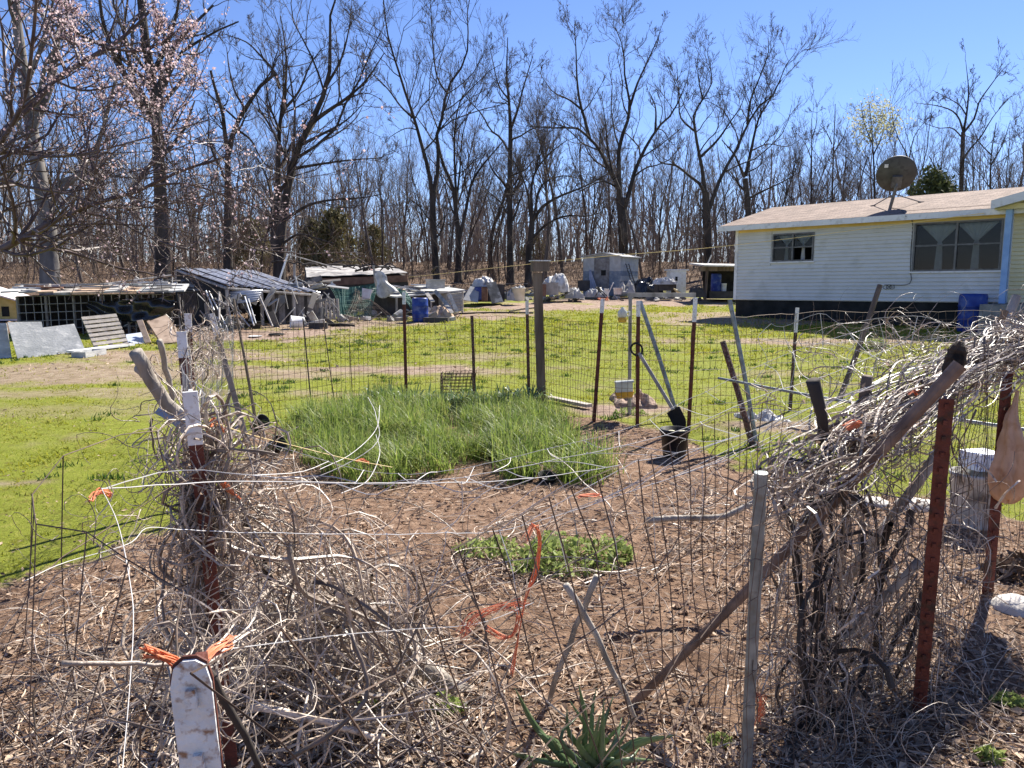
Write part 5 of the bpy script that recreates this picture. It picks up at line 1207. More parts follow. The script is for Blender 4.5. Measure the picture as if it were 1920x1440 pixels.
for (a_, b_) in (((1116, 538), (1134, 556)), ((1121, 538), (1138, 555)), ((1116, 556), (1126, 540)), ((1138, 556), (1150, 530))): MB().tube([at(*b_, 35), at(*a_, 35.2)], .02, 5).build('frame_tube', M_dark if a_[0] < 1130 else M_whiteplastic, t)
G = np.array([[at(1116 + 5 * i / 3 + 9 * j / 3, 538 + 9 * j / 3, 35.1 + .05 * i) for j in range(4)] for i in range(4)]); MB().sheet(G, .01).build('seat', M_dark, t)
bucket(at(1137, 552, 35.6), .11, .26, (0, 0, 1), M_whiteplastic, 'jug', 'small white jug standing before the shed', 'jug')
bucket(at(1158, 552, 36), .2, .3, (0, 0, 1), M_pinkroof, 'pot', 'pale pink pot at the right corner of the shed', 'pot')
heap(1162, 1192, 528, 549, 36.2, 1.0, M_scrapgrey, 'scrap_heap', 'grey jumble heap at the foot of the shed ladder', 'scrap', seed=11, rough=.7)
heap(1190, 1243, 521, 548, 36.8, 1.4, M_tarpb, 'black_bags', 'heap of black rubbish bags right of the shed', 'bags', seed=4, rough=.6)
heap(1205, 1238, 524, 540, 37.6, .8, M_tarpw, 'white_bag', 'whitish bag on top of the black rubbish bags', 'bag', seed=5, rough=.5)
def grill():
    Y = 35.5; c, s, r = pxbox(1231, 527, 1270, 551, Y, .6, .1); t = thing('covered_grill', 'dark grill with a dirty white cover beside the white cabinet', 'grill', c - (0, 0, s[2] / 2))
    MB().box(c, (s[0] * .9, s[1], s[2] * .5), r).build('firebox', M_scrapdark, t)
    for sx in (-1, 1): MB().box(c + r @ np.array((sx * s[0] * .42, 0, -s[2] * .2)), (.05, s[1], s[2] * .6), r).build('leg', M_scrapdark, t)
    heap(1228, 1271, 518, 532, Y - .1, .9, M_tarpw, 'cover', '', parent=t, seed=8)
grill()
def cabinet():
    c, s, r = pxbox(1256, 508, 1286, 551, 37.6, .6, .12); t = thing('white_cabinet', 'tall white cabinet standing by the wood left of the house', 'cabinet', c - (0, 0, s[2] / 2))
    MB().box(c, s, r).build('carcass', M_whiteplastic, t); MB().box(c + (0, 0, s[2] / 2 + .03), (s[0] * 1.3, s[1] * 1.2, .06), r).build('top', M_whiteplastic, t)
    MB().box(c + r @ np.array((-s[0] * .12, -s[1] / 2 - .004, s[2] * .15)), (.12, .008, .2), r).build('opening', M_dark, t)
cabinet()
tag(MB().tube(spline([at(1263, 541, 35), at(1270, 546, 34.9), at(1279, 551, 34.8)], 5), [.02, .05, .06, .05, .02], 6).build('yellow_slide', M_yellowcord), 'yellow curved plastic piece at the foot of the grill', 'plastic piece')
# open lean-to by the house
def lean_to():
    Y = 33.5; q = lambda px, py, d=0: at(px, py, Y + d)
    b = q(1345, 557); t = thing('lean_to', 'open dark lean-to with pale roof at the left of the house', 'lean-to', b)
    MB().hexa([q(1314, 503), q(1400, 505), q(1400, 505, 2.4) + (0, 0, .0), q(1314, 503, 2.4), q(1312, 500), q(1400, 501), q(1400, 501, 2.4), q(1312, 500, 2.4)]).build('roof_frame', M_oldwood, t)
    MB().box(q(1352, 497, 1.1), (2.2, 2.8, .06), axes((.02, -.05, 1))).build('roof', M_tarpw, t)
    MB().box(q(1352, 504), (1.9, .1, .2)).build('beam', M_oldwood, t)
    for px in (1326, 1392): MB().tube([q(px - 4, 562), q(px, 504)], .06, 6).build('post', M_oldwood, t)
    MB().hexa([q(1318, 560, 2.3), q(1400, 560, 2.3), q(1400, 560, 2.4), q(1318, 560, 2.4), q(1318, 504, 2.3), q(1400, 504, 2.3), q(1400, 504, 2.4), q(1318, 504, 2.4)]).build('back_wall', M_dark, t)
    MB().hexa([q(1330, 560), q(1400, 560), q(1400, 560, 2), q(1330, 560, 2), q(1330, 546), q(1400, 546), q(1400, 546, 2), q(1330, 546, 2)]).build('platform', M_scrapdark, t)
    barrel(q(1342, 546, .5), .22, .76, 'bright blue barrel standing inside the open lean-to')
    bucket(q(1357, 546, .4), .12, .34, (0, 0, 1), M_whiteplastic, 'jug', 'white plastic jug beside the barrel in the lean-to', 'jug')
    tag(MB().tube([q(1318, 549, -.6), q(1312, 520, .0)], .025, 5).build('leaning_board', M_oldwood), 'brown board leaning against the left post of the lean-to', 'board')
    tag(MB().tube([q(1327, 494), q(1334, 478)], .03, 5).build('roof_stick', M_tarpw), 'short pale stick poking up from the lean-to roof', 'stick')
    heap(1296, 1325, 535, 556, Y - .8, .8, M_scrapdark, 'dark_heap', 'small dark scrap heap left of the lean-to', 'scrap', seed=12)
lean_to()
# firewood and sticks lying on the dirt by the path
for (a_, b_, r_, lab) in (((840, 590), (1000, 588), .03, 'long dark stick lying on the dirt path before the scrap row'), ((1035, 562), (1060, 552), .05, 'dark curved branch on the dirt right of the wooden post'), ((955, 585), (1010, 578), .025, 'thin stick on the dirt just left of the wooden post')):
    p0, p1 = on_ground(*a_), on_ground(*b_); tag(MB().tube(spline([p0 + (0, 0, .03), (p0 + p1) / 2 + (.05, .15, .05), p1 + (0, 0, .03)], 6), r_, 5).build('fallen_stick', M_bark), lab, 'stick')
# brick-red bits on the dirt
for i, (px, py) in enumerate(((1018, 561), (1033, 561))):
    p = on_ground(px, py); tag(MB().box(p + (0, 0, .04), (.3, .2, .07), rz(.3 * i)).build('red_brick', mat('brick_red%d' % i, (.4, .13, .07), (.5, .2, .12), 5, .9)), ('left' if i == 0 else 'right') + ' one of two red bricks on the dirt by the wooden post', 'brick')

# loose rubbish nobody could sort
rb = MB()
for i in range(260):
    px = random.uniform(850, 1320) if i < 200 else random.uniform(560, 860); py = random.uniform(548, 566) if i < 200 else random.uniform(585, 606); p = on_ground(px, py)
    if 1085 < px < 1200 and p[1] > 37.5: continue
    sz = random.uniform(.08, .4); k_ = random.random()
    if k_ < .5: rb.box(p + (0, 0, .06), (sz, sz * random.uniform(.2, .8), random.uniform(.02, .14)), rz(random.uniform(0, 6)) @ axes((random.uniform(-.5, .5), random.uniform(-.5, .5), 1)), a=random.random() ** 1.5)
    elif k_ < .8: rb.tube([p + (0, 0, .03), p + (random.uniform(-.6, .6), random.uniform(-.3, .3), random.uniform(.02, .35))], random.uniform(.012, .03), 5, a=random.random())
    else: rb.lathe(p, [(.005, 0), (sz * .4, .0), (sz * .45, sz * .7), (.005, sz * .7)], 9, (random.uniform(-1, 1), random.uniform(-1, 1), .6), a=random.random())
tag(rb.build('loose_rubbish', mat('mixed_rubbish', (.03, .028, .027), (.62, .6, .56), 1.5, .7, attr=.9, c3=(.25, .2, .16), s3=2), base=(0, 33, 0)), 'loose rubbish and broken bits strewn along the scrap row', 'rubbish', kind='stuff')
# broken boards and sticks strewn on the coop roofs and fronts
bs_ = MB()
for i in range(150):
    px = random.uniform(250, 640); py = random.uniform(526, 545) if i < 70 else random.uniform(556, 612); Y = (24.5 - (py - 526) * .06 if i < 70 else 20.5 + (612 - py) * .012 + (px - 400) * .008)
    p = at(px, py, Y); d = norm(np.array((random.uniform(-1, 1), random.uniform(-.3, .3), random.uniform(-.35, .35) if i < 70 else random.uniform(.2, 1.2)))); l_ = random.uniform(.2, .9)
    if i % 3: bs_.tube([p - d * l_ / 2, p + d * l_ / 2], random.uniform(.008, .022), 5, a=random.random() ** 1.4)
    else: bs_.box(p, (random.uniform(.06, .2), .025, l_), axes(d), a=random.random() ** 1.6)
tag(bs_.build('strewn_boards', MATS['mixed_rubbish'], base=(-6, 22, 0)), 'broken boards and sticks strewn over the coop roofs and fronts', 'boards', kind='stuff')

# ------------------------------------------------------------------ garden fence
def t_post_mesh(base, top, w=.04, m=M_rust, tip=.13, parent=None, name='post', studs=True, face=(0, -1, 0), tipmat=None):
    """T-section steel post with studs; its painted tip is a sub-part"""
    base, top = np.asarray(base, float), np.asarray(top, float); ax = norm(top - base); L_ = np.linalg.norm(top - base)
    f = np.asarray(face, float); f = norm(f - (f @ ax) * ax); s_ = np.cross(ax, f); Rm = np.stack([s_, f, ax], 1)
    mb = MB(); c = (base + top) / 2
    mb.box(c, (w, .006, L_ - .0), Rm); mb.box(c - f * (w * .38 + .003), (.006, w * .76, L_ - .002), Rm)
    if studs:
        k = int(L_ / .055)
        for i in range(k):
          if (i + .9) / k * L_ < L_ - tip: mb.box(base + ax * (i + .6) * L_ / k + f * .007, (.012, .008, .016), Rm)
    o = mb.build(name, m, parent)
    if tip:
        q = MB(); ct = top - ax * (tip / 2 - .001)
        q.box(ct, (w * 1.06, .0085, tip), Rm); q.box(ct - f * (w * .4 + .005), (.009, w * .8, tip - .002), Rm)
        q.build('painted_tip', tipmat or M_whitepaint, o)
    return o
def wire_mesh(line, z0, z1, cw, ch, r_, jit=.012, K=None, top_fn=None, lean_fn=None, S=3, drop=0.0):
    """wire grid standing along a ground polyline; z1 may change along it, lean_fn(s) shifts its foot"""
    Lp = np.asarray(line, float); Ls = np.concatenate([[0], np.cumsum(np.linalg.norm(np.diff(Lp, axis=0), axis=1))]); LL = Ls[-1]
    def q(s, f):
        x = np.interp(s, Ls, Lp[:, 0]); y = np.interp(s, Ls, Lp[:, 1]); zt = z1 if top_fn is None else top_fn(s / LL)
        g_ = ground_z(x, y); z = g_ + z0 + (zt - z0) * f
        lx, ly = (0, 0) if lean_fn is None else lean_fn(s / LL)
        n1 = (fbm(s * 2.1 + 3, f * 3 + 1) - .5); n2 = (fbm(s * 2.3 + 30, f * 3 + 11) - .5); n3 = (fbm(s * 2.7 + 60, f * 3 + 21) - .5)
        return np.stack([x + lx * (1 - f) + jit * 3 * n1, y + ly * (1 - f) + jit * 5 * n2, z + jit * 3 * n3], -1)
    mb = MB(); nv = int(LL / cw); nh = int(round((z1 - z0) / ch)); Kv = K or max(5, nh + 1)
    s = np.repeat((np.arange(nv + 1) * LL / nv)[:, None], Kv, 1); f = np.repeat(np.linspace(0, 1, Kv)[None], nv + 1, 0)
    keep = RNG.random(nv + 1) > drop
    mb.tubes(q(s, f)[keep], np.full((keep.sum(), Kv), r_), S)
    Kh = max(8, nv + 1); s = np.repeat(np.linspace(0, LL, Kh)[None], nh + 1, 0); f = np.repeat(np.linspace(0, 1, nh + 1)[:, None], Kh, 1)
    mb.tubes(q(s, f), np.full((nh + 1, Kh), r_), S)
    return mb
FP = [(445, 800), (585, 777), (762, 750), (890, 740), (992, 750), (1016, 757), (1113, 791), (1195, 799), (1292, 801), (1482, 770), (1760, 762), (2020, 770)]
FG = [on_ground(*p) for p in FP]
fence = thing('garden_fence', 'welded wire garden fence on steel posts along the far side of the bed', 'fence', FG[5])
wire_mesh([p[:2] for p in FG[:9]], .02, 1.12, .075, .1, .0026, .016).build('wire_mesh', M_wire, fence)
wire_mesh([p[:2] for p in FG[8:]], .02, 1.2, .1, .1, .0026, .02).build('wire_mesh', M_wire, fence)
def far_post(pt, pb, m, tip, w=.042, nm='post'):
    b = on_ground(*pb); t_ = at(*pt, b[1]); b = b - (0, 0, .05)
    return t_post_mesh(b, t_, w, m, tip, fence, nm)
for (pt, pb, m, tip) in (((757, 548), (762, 752), M_rust, .16), ((885, 592), (890, 742), M_darkpost, 0), ((988, 564), (992, 752), M_darkpost, .18), ((1130, 560), (1113, 793), M_rust, .16), ((1197, 564), (1195, 800), M_rust, .17), ((1304, 558), (1291, 803), M_rust, .26), ((1495, 577), (1481, 770), M_darkpost, .3)):
    far_post(pt, pb, m, tip)
for (pt, pb, r_) in (((568, 596), (586, 780), .009), ((606, 600), (630, 772), .006), ((655, 640), (662, 765), .005), ((936, 612), (925, 690), .005), ((833, 602), (841, 642), .006)):
    b = on_ground(*pb); MB().tube([b - (0, 0, .03), at(*pt, b[1] + .1)], r_, 6).build('rod', M_wire, fence)
for (pt, pb, r_) in (((438, 560), (482, 800), .016),):
    b = on_ground(*pb); tag(MB().tube(spline([b - (0, 0, .03), at(462, 690, b[1]), at(*pt, b[1] + .1)], 8), [.018, .018, .017, .016, .015, .014, .013, .012], 7).build('leaning_stick', M_oldwood), 'thin brown stick leaning at the far left corner of the fence', 'stick')
# wooden post with the block on its head
b = on_ground(1016, 757); tp = at(1008, 510, b[1]); wp = thing('wooden_post', 'square grey wooden post with a block nailed across its top', 'post', b)
MB().box((b + tp) / 2 - (0, 0, .05), (.115, .115, np.linalg.norm(tp - b) + .08), axes(tp - b)).build('shaft', M_oldwood, wp)
MB().box(tp + (.03, 0, .07), (.21, .2, .13), rz(.15)).build('block', M_oldwood, wp)
MB().box(tp + (.03, 0, .142), (.25, .23, .014), rz(.15)).build('cap', M_whitepaint, wp)
# small frame gate: thin post and top rail
b = on_ground(1180, 778); y_ = b[1] + .35
gt = thing('gate_frame', 'grey pipe frame with a top rail over the garden gate gap', 'gate', b)
MB().tube([b, at(1182, 556, y_ - .3)], .022, 7).build('upright', M_graywood, gt); MB().box((at(1178, 553, y_) + at(1303, 553, y_)) / 2, (126 * mpp(y_), .06, .05), axes((0.0, 0, 1))).build('top_rail', M_graywood, gt)
LEAN = [((1200, 565), (1276, 800), 8.7, 9.1, .026, M_pipe, 'grey metal pipe leaning right from the white-tipped post'), ((1368, 562), (1421, 850), 7.2, 7.4, .022, M_pipe, 'long grey stake leaning left, behind the pair of dark stakes'),
        ((1355, 640), (1413, 846), 7.2, 7.4, .028, M_darkpost, 'short dark stake leaning beside the long grey stake'), ((1650, 535), (1573, 752), 8.2, 8.6, .03, M_oldwood, 'rusty brown stake leaning right in front of the house foundation'),
        ((1906, 556), (1865, 640), 5.0, 5.1, .03, M_graywood, 'grey board end leaning above the vines at the right edge'), ((1885, 582), (1838, 690), 4.2, 4.2, .018, M_oldwood, 'brown stick poking up through the vines at far right')]
for (pt, pb, y0, y1_, r_, m, lab) in LEAN:
    a_, b_ = at(*pb, y0), at(*pt, y1_); tag(MB().tube(spline([a_, (a_ + b_) / 2 + (.01, 0, 0), b_], 6), r_, 8).build('leaning_stake', m), lab, 'stake', 'stakes leaning on the fence')
# dark forked foot of the pair of stakes
# white pipe lying on the right fence
tag(MB().tube(spline([at(1347, 709, 7.0), at(1500, 738, 6.2), at(1700, 772, 5.4), at(1925, 806, 4.8)], 12), .012, 8).build('white_pipe', M_pipe), 'long pale grey pipe running level along the right fence', 'pipe')
# shovel with a D grip
a_, b_ = at(1192, 652, 8.3), at(1262, 768, 8.0); e_ = at(1281, 806, 7.9)
sh = thing('shovel', 'old shovel with a D-shaped grip leaning by the black pot', 'shovel', e_)
MB().tube([a_ + (b_ - a_) * .09, b_], .02, 8).build('handle', M_graywood, sh)
u = norm(b_ - a_); sx = norm(np.cross(u, (0, 1, 0))); th = np.linspace(0, 2 * np.pi, 17)
MB().tube([a_ + u * (.02 + .07 * math.sin(v)) + sx * .06 * math.cos(v) for v in th], .012, 6).build('grip', M_dark, sh)
G = np.zeros((9, 10, 3))
for i in range(9):
    for j in range(10):
        q_, v = (i / 8 - .5) * 2, j / 9; wd = .075 * (1 - max(0, v - .55) ** 2 * 3.2)
        G[i, j] = b_ + (e_ - b_) * (v * 1.0) + sx * q_ * wd + np.array((0, .035 * (1 - q_ ** 2), 0))
MB().sheet(G, .004).build('blade', M_dark, sh, smooth=True)
# black pot
M_pot = mat('black_pot_plastic', (0.012, 0.012, 0.013), (0.028, 0.027, 0.027), 5, .45, .1)
b = on_ground(1264, 858)
pot = thing('plant_pot', 'black plastic pot with pale lumps inside at the right of the bed', 'pot', b); r_, h = .128, .27
MB().lathe(b, [(.005, .0), (r_ * .78, 0), (r_ * .8, .02), (r_ * .98, h * .88), (r_ * 1.06, h * .885), (r_ * 1.06, h), (r_ * .98, h), (r_ * .94, h * .7), (.005, h * .7)], 30).build('body', M_pot, pot, smooth=True)
M_pale = mat('pale_lump', (0.6, 0.55, 0.36), (0.74, 0.7, 0.52), 12, .8, .3)
for i in range(6): c = b + (random.uniform(-.04, .09), random.uniform(-.07, .04), h * .72); MB().lathe(c, [(.003, 0), (.04, .015), (.045, .03), (.03, .052), (.003, .06)], 9).build('lump', M_pale, pot, smooth=True)
for px, py, r_, lab in ((478, 812, .075, 'small black pot tipped over by the left netting'), (506, 858, .08, 'round black pot half sunk at the left end of the onions')):
    b = on_ground(px, py); bucket(b + (0, 0, .06), r_, .16, (.6, -.3, .45), M_pot, 'plant_pot', lab, 'pot')
for px, py, lab in ((1025, 905, 'dark upturned pot base right behind the strings, right of centre'), (985, 902, 'dark pot shard left of the upturned pot base')):
    b = on_ground(px, py); bucket(b, .075, .07, (.1, -.3, 1), M_pot, 'plant_pot', lab, 'pot')
# wire crate, yellow box, jug
b = on_ground(856, 742); wc = thing('wire_crate', 'small dark wire basket standing behind the onion bed', 'wire basket', b); w = []
for k, (ux_, uy_) in enumerate((((-.22, 0), (.22, .03)), ((-.22, .28), (.22, .31)), ((-.22, 0), (-.22, .28)), ((.22, .03), (.22, .31)))):
    p0, p1 = b + (*ux_, 0), b + (*uy_, 0); e = np.array((.05 if k < 2 else 0, 0, .32)); ln = []
    for f in np.linspace(0, 1, 9): p = p0 * (1 - f) + p1 * f; ln.append([p, p + e])
    for z in np.linspace(0, 1, 8): ln.append([p0 + e * z, p1 + e * z])
    MB().tubes(np.array(ln), np.full((len(ln), 2), .0045), 4).build('wire_side', M_wire, wc)
M_clear = mat('cloudy_plastic', (0.6, 0.62, 0.6), (0.72, 0.73, 0.7), 8, .3, trans=.4); M_amber = mat('amber_plastic', (0.62, 0.42, 0.06), (0.75, 0.52, 0.12), 8, .3, trans=.4)
c = at(1170, 731, 8.75); yb = thing('hanging_container', 'cloudy plastic box with amber base hung on the fence', 'container', c - (0, 0, .09)); rr = rz(-.1) @ axes((-.08, 0, 1))
MB().box(c + rr @ np.array((0, 0, .035)), (.2, .14, .1), rr).build('cover', M_clear, yb); MB().hexa([c + rr @ np.array(v) for v in ((-.085, -.06, -.09), (.085, -.06, -.09), (.085, .06, -.09), (-.085, .06, -.09), (-.11, -.075, -.017), (.11, -.075, -.017), (.11, .075, -.017), (-.11, .075, -.017))]).build('tray', M_amber, yb)
MB().box(c + (0, 0, .095), (.215, .15, .015), rr).build('rim', M_clear, yb)
c = at(1167, 592, 9.0); jg = thing('milk_jug', 'small white jug with amber bottom hung on the fence wire', 'jug', c - (0, 0, .08))
MB().lathe(c - (0, 0, .02), [(.03, 0), (.055, .01), (.055, .07), (.02, .1), (.02, .12), (.001, .12)], 14).build('body', M_clear, jg, smooth=True); MB().lathe(c - (0, 0, .075), [(.002, 0), (.045, .0), (.055, .05), (.03, .056)], 14).build('base', M_amber, jg, smooth=True)
MB().tube([c + (.055, 0, .04), c + (.085, 0, .05), c + (.085, 0, 0), c + (.055, 0, 0)], .009, 5).build('handle', M_clear, jg)
# board at the post foot
a_, b_ = on_ground(1028, 752), on_ground(1105, 768); u = norm(b_ - a_)
tag(MB().box((a_ + b_) / 2 + (0, 0, .05), (np.linalg.norm(b_ - a_), .1, .04), np.stack([u, np.cross((0, 0, 1.), u), np.array((0, 0, 1.))], 1)).build('bed_board', M_pallet), 'pale board lying on the soil right of the wooden post', 'board')
# pale slab and sack right of the bed
heap(1396, 1505, 768, 808, 8.6, .6, M_tarpw, 'pale_sack', 'crumpled pale sack lying on the lawn behind the right fence', 'sack', .4, 15, th=.008)
heap(1160, 1235, 735, 765, gy(1190, 766), .9, mat('earth_mound', (.26, .18, .135), (.4, .3, .23), 12, .95, .6), 'earth_mound', 'small mound of bare earth behind the gate gap', 'mound', .45, 16, th=.02)
# ------------------------------------------------------------------ clothes line
def cable(pts, r_, m, name, label, cat='line', n=40, sag=0):
    P = spline(pts, n); P[:, 2] -= sag * np.sin(np.linspace(0, np.pi, n)); return tag(MB().tube(P, r_, 4).build(name, m), label, cat)
cable([at(745, 522, 30), at(1090, 480, 28), hp(hit(1380, 455)[0], .6, hit(1380, 455, .6)[1]), hp(SP_ - .4, .5, EV - .05)], .012, M_yellowcord, 'clothes_line', 'long yellowish line strung from the wood across the house front', sag=.1)
cable([at(700, 500, 46), at(850, 530, 44), at(990, 532, 42)], .012, M_greywire, 'fence_wire', 'thin wire strung between the trees at the edge of the wood')

# ------------------------------------------------------------------ plants of the bed
M_onion = mat('onion_leaf', (0.06, 0.12, 0.02), (0.32, 0.4, 0.085), 4, .5, attr=.75, trans=.5, c3=(0.36, 0.36, 0.12), s3=9, spec=.5)
M_leek = mat('leek_leaf', (0.05, 0.1, 0.05), (0.2, 0.29, 0.14), 5, .45, attr=.6, trans=.3, spec=.5)
def strap_leaves(x, y, h, w, lean, m, name, label, cat, kind=None, seg=5, tipdrop=.35, parent=None, base=None, mb=None, z0=None):
    """bent channelled leaves: each a strip of quads that rises, arches and narrows"""
    n = len(x); ph = RNG.random(n) * 2 * np.pi; z = (ground_z(x, y) if z0 is None else z0) - .01; V = []
    for k in range(seg + 1):
        f = k / seg; out = lean * h * f ** 1.7; zz = h * (f - tipdrop * f ** 3 * np.clip(lean * 1.6, 0, 1)); ww = w * (1 - f ** 2.2) * .5 + .0006
        cx, cy = x + np.cos(ph) * out, y + np.sin(ph) * out
        sx_, sy_ = -np.sin(ph) * ww, np.cos(ph) * ww
        V += [np.stack([cx - sx_, cy - sy_, z + zz], -1), np.stack([cx + sx_, cy + sy_, z + zz], -1)]
    V = np.stack(V, 1); Q = np.array([[2 * k, 2 * k + 1, 2 * k + 3, 2 * k + 2] for k in range(seg)])
    m_ = (mb or MB()).add(V.reshape(-1, 3), (np.arange(n)[:, None, None] * (2 * seg + 2) + Q).reshape(-1, 4), a=np.repeat(RNG.random(n), 2 * seg + 2))
    if mb is not None: return mb
    o = m_.build(name, m, parent, base=base)
    return tag(o, label, cat, kind=kind)
ONION = [(530, 800), (640, 770), (740, 758), (1000, 770), (1065, 800), (1075, 860), (1160, 885), (1120, 908), (960, 905), (930, 868), (860, 882), (800, 912), (660, 915), (600, 885), (540, 840)]
OP = [tuple(on_ground(*p)[:2]) for p in ONION]
xs, ys = np.array(OP).T
# clumps
cx = RNG.uniform(xs.min(), xs.max(), 800); cy = RNG.uniform(ys.min(), ys.max(), 800); k = in_poly(cx, cy, OP) & (fbm(cx * 2.6, cy * 2.6) > .37); cx, cy = cx[k], cy[k]
n = 36; X = np.repeat(cx, n) + RNG.normal(0, .045, len(cx) * n); Y_ = np.repeat(cy, n) + RNG.normal(0, .045, len(cy) * n)
hgt = np.repeat(RNG.uniform(.28, .42, len(cx)) * (.5 + 1.0 * fbm(cx * 2.7 + 5, cy * 2.7)), n) * RNG.uniform(.55, 1.12, len(X))
strap_leaves(X, Y_, hgt, .0075, np.abs(RNG.normal(.5, .45, len(X))), M_onion, 'onion_bed', 'thick bed of green onion leaves in the middle of the garden', 'onions', 'stuff')
# leek-like broad leaves along the back edge
cpx = np.linspace(690, 1000, 26); mbk = MB()
for i, px in enumerate(cpx):
    b = on_ground(px + random.uniform(-6, 6), 764 + random.uniform(-6, 8)); nn_ = 11
    lk = strap_leaves(np.full(nn_, b[0]) + RNG.normal(0, .02, nn_), np.full(nn_, b[1]) + RNG.normal(0, .02, nn_), RNG.uniform(.3, .46, nn_), .034, np.abs(RNG.normal(.55, .2, nn_)), M_leek, 'leek_plant', 'broad-leaved leek in the row along the back of the onion bed', 'leek', base=b, tipdrop=.65, seg=7)
    lk['group'] = 'leeks along the back of the bed'
# strap-leaved plant in the foreground, each leaf a part
b = on_ground(1105, 1432); b[1] -= .05
M_strap = mat('strap_leaf', (0.07, 0.12, 0.05), (0.24, 0.32, 0.16), 9, .35, .1, attr=.5, trans=.3, spec=.5, stretch=(1, 1, .3))
sp_ = thing('strap_leaf_plant', 'clump of broad blue-green strap leaves at the bottom centre', 'plant', b)
LEAFPX = [((1055, 1440), (1010, 1370), (965, 1290), .03), ((1075, 1440), (1045, 1395), (1008, 1375), .034), ((1085, 1440), (1070, 1380), (1063, 1325), .03), ((1100, 1440), (1098, 1360), (1085, 1282), .03), ((1110, 1440), (1125, 1380), (1150, 1305), .034), ((1120, 1440), (1150, 1400), (1166, 1345), .03), ((1130, 1440), (1190, 1398), (1268, 1378), .034),
          ((1120, 1450), (1165, 1428), (1225, 1425), .03), ((1095, 1440), (1110, 1340), (1118, 1290), .026), ((1080, 1450), (1030, 1430), (970, 1420), .034), ((1065, 1450), (1000, 1425), (955, 1412), .03), ((1105, 1450), (1085, 1400), (1100, 1372), .034), ((1090, 1450), (1060, 1418), (1035, 1385), .03), ((1135, 1450), (1175, 1430), (1200, 1400), .028), ((1100, 1445), (1130, 1410), (1128, 1340), .03)]
LEAFPX += [((a_[0], a_[1]), (b_[0] + random.uniform(-22, 22), b_[1] + random.uniform(-5, 28)), (c_[0] + random.uniform(-45, 45), c_[1] + random.uniform(0, 55)), w_ * .85) for a_, b_, c_, w_ in LEAFPX]
for i, (p0, p1, p2, wd) in enumerate(LEAFPX):
    d0 = b[1] + random.uniform(-.05, .05); C_ = spline([b + (random.uniform(-.06, .06), random.uniform(-.05, .05), -.02), at(*p1, d0 - .03 + random.uniform(-.06, .06)), at(*p2, d0 - .02 + random.uniform(-.15, .1))], 11)
    tg = norm(np.gradient(C_, axis=0)); sd = norm(np.cross(tg, (0.1 * random.uniform(-3, 3), -1, .35))); nn_ = np.cross(tg, sd); f = np.linspace(0, 1, 11)[:, None]; hw = wd * .36 * np.clip(1.02 - f ** 3.2, .06, 1)
    MB().sheet(np.stack([C_ - sd * hw + nn_ * hw * .3, C_, C_ + sd * hw + nn_ * hw * .3]), .0015).build('leaf', M_strap, sp_, smooth=True)

# ------------------------------------------------------------------ near fence
T0, LB, B0, A0, A2, F0 = np.array((-.245, .56)), np.array((-.86, 1.38)), np.array((-.875, 2.1)), np.array((-1.5, 3.5)), np.array((-2.1, 5.0)), FG[0][:2]
PI_ = np.array((.66, 1.95)); R1_ = on_ground(1722, 1335)[:2]; R2_ = on_ground(1852, 1112)[:2]; R3_ = np.array((4.2, 5.2))
nf = thing('near_fence', 'sagging rusty wire fence on steel posts around the front of the bed', 'fence', (*PI_, 0))
wire_mesh([T0, (.2, 1.25), PI_], .03, 1.28, .075, .105, .0011, .03, lean_fn=lambda f: (.5 * (1 - f), .5 * (1 - f)), S=4).build('wire_mesh', M_wire, nf)
wire_mesh([PI_, R1_, R2_, R3_], .03, 1.2, .075, .1, .0014, .03, top_fn=lambda f: 1.0 + .3 * np.clip(f * 2.2, 0, 1)).build('wire_mesh', M_wire, nf)
wire_mesh([T0 + (-.05, .1), (-.62, 1.0), LB, B0], .05, 1.2, .13, .16, .0012, .08, lean_fn=lambda f: (-.1, .1), S=4, drop=.15).build('wire_mesh', M_wire, nf)
wire_mesh([B0, A0, A2, F0], .02, 1.22, .06, .1, .0018, .03).build('wire_mesh', M_greywire, nf)
# posts of the near fence
wtop = at(352, 1240, T0[1]); wax = norm(np.array((-.03, -.05, 1.0))); wf = norm(np.array((.12, -1, .0))); wf = norm(wf - (wf @ wax) * wax); ws = np.cross(wax, wf)
def plate(prof, th, off, m, nm, par):
    P = [wtop + ws * a_ + wax * b_ + wf * off for a_, b_ in prof]; n_ = len(P)
    V = np.array(P + [p - wf * th for p in P]); return MB().add(V, [(i, (i + 1) % n_, n_ + (i + 1) % n_, n_ + i) for i in range(n_)], [(0, i + 1, i) for i in range(1, n_ - 1)] + [(n_, n_ + i, n_ + i + 1) for i in range(1, n_ - 1)]).build(nm, m, par)
wp0 = plate([(-.0155, -.022), (-.0115, -.006), (-.004, .0), (.0055, .0), (.0125, -.005), (.0155, -.02), (.0155, -1.4), (-.0155, -1.4)], .003, 0, M_chipped, 'post', nf)
plate([(-.0163, -.018), (-.0128, -.004), (-.0045, .0025), (.006, .0025), (.0132, -.003), (.0163, -.017), (.0163, -1.4), (-.0163, -1.4)], .0022, -.0032, M_rust, 'rusty_edge', wp0)
plate([(-.0045, -.012), (.0045, -.012), (.0045, -1.4), (-.0045, -1.4)], .03, -.0056, M_rust, 'web', wp0)
for i_ in range(6):
    c_ = wtop - wax * (.03 + .056 * i_) + wf * .0005
    plate([(q_ * .0042 + 0, -(.03 + .056 * i_) + r_ * .008) for q_, r_ in ((-1, -1), (1, -1), (1.1, 0), (.8, .9), (-.8, .9), (-1.1, 0))], .004, .0045, M_chipped, 'stud', wp0)
t_post_mesh((B0[0] + .02, B0[1] + .1, -.1), at(356, 735, B0[1] - .05), .036, M_redpost, .15, nf, studs=False, face=(.35, -1, 0))
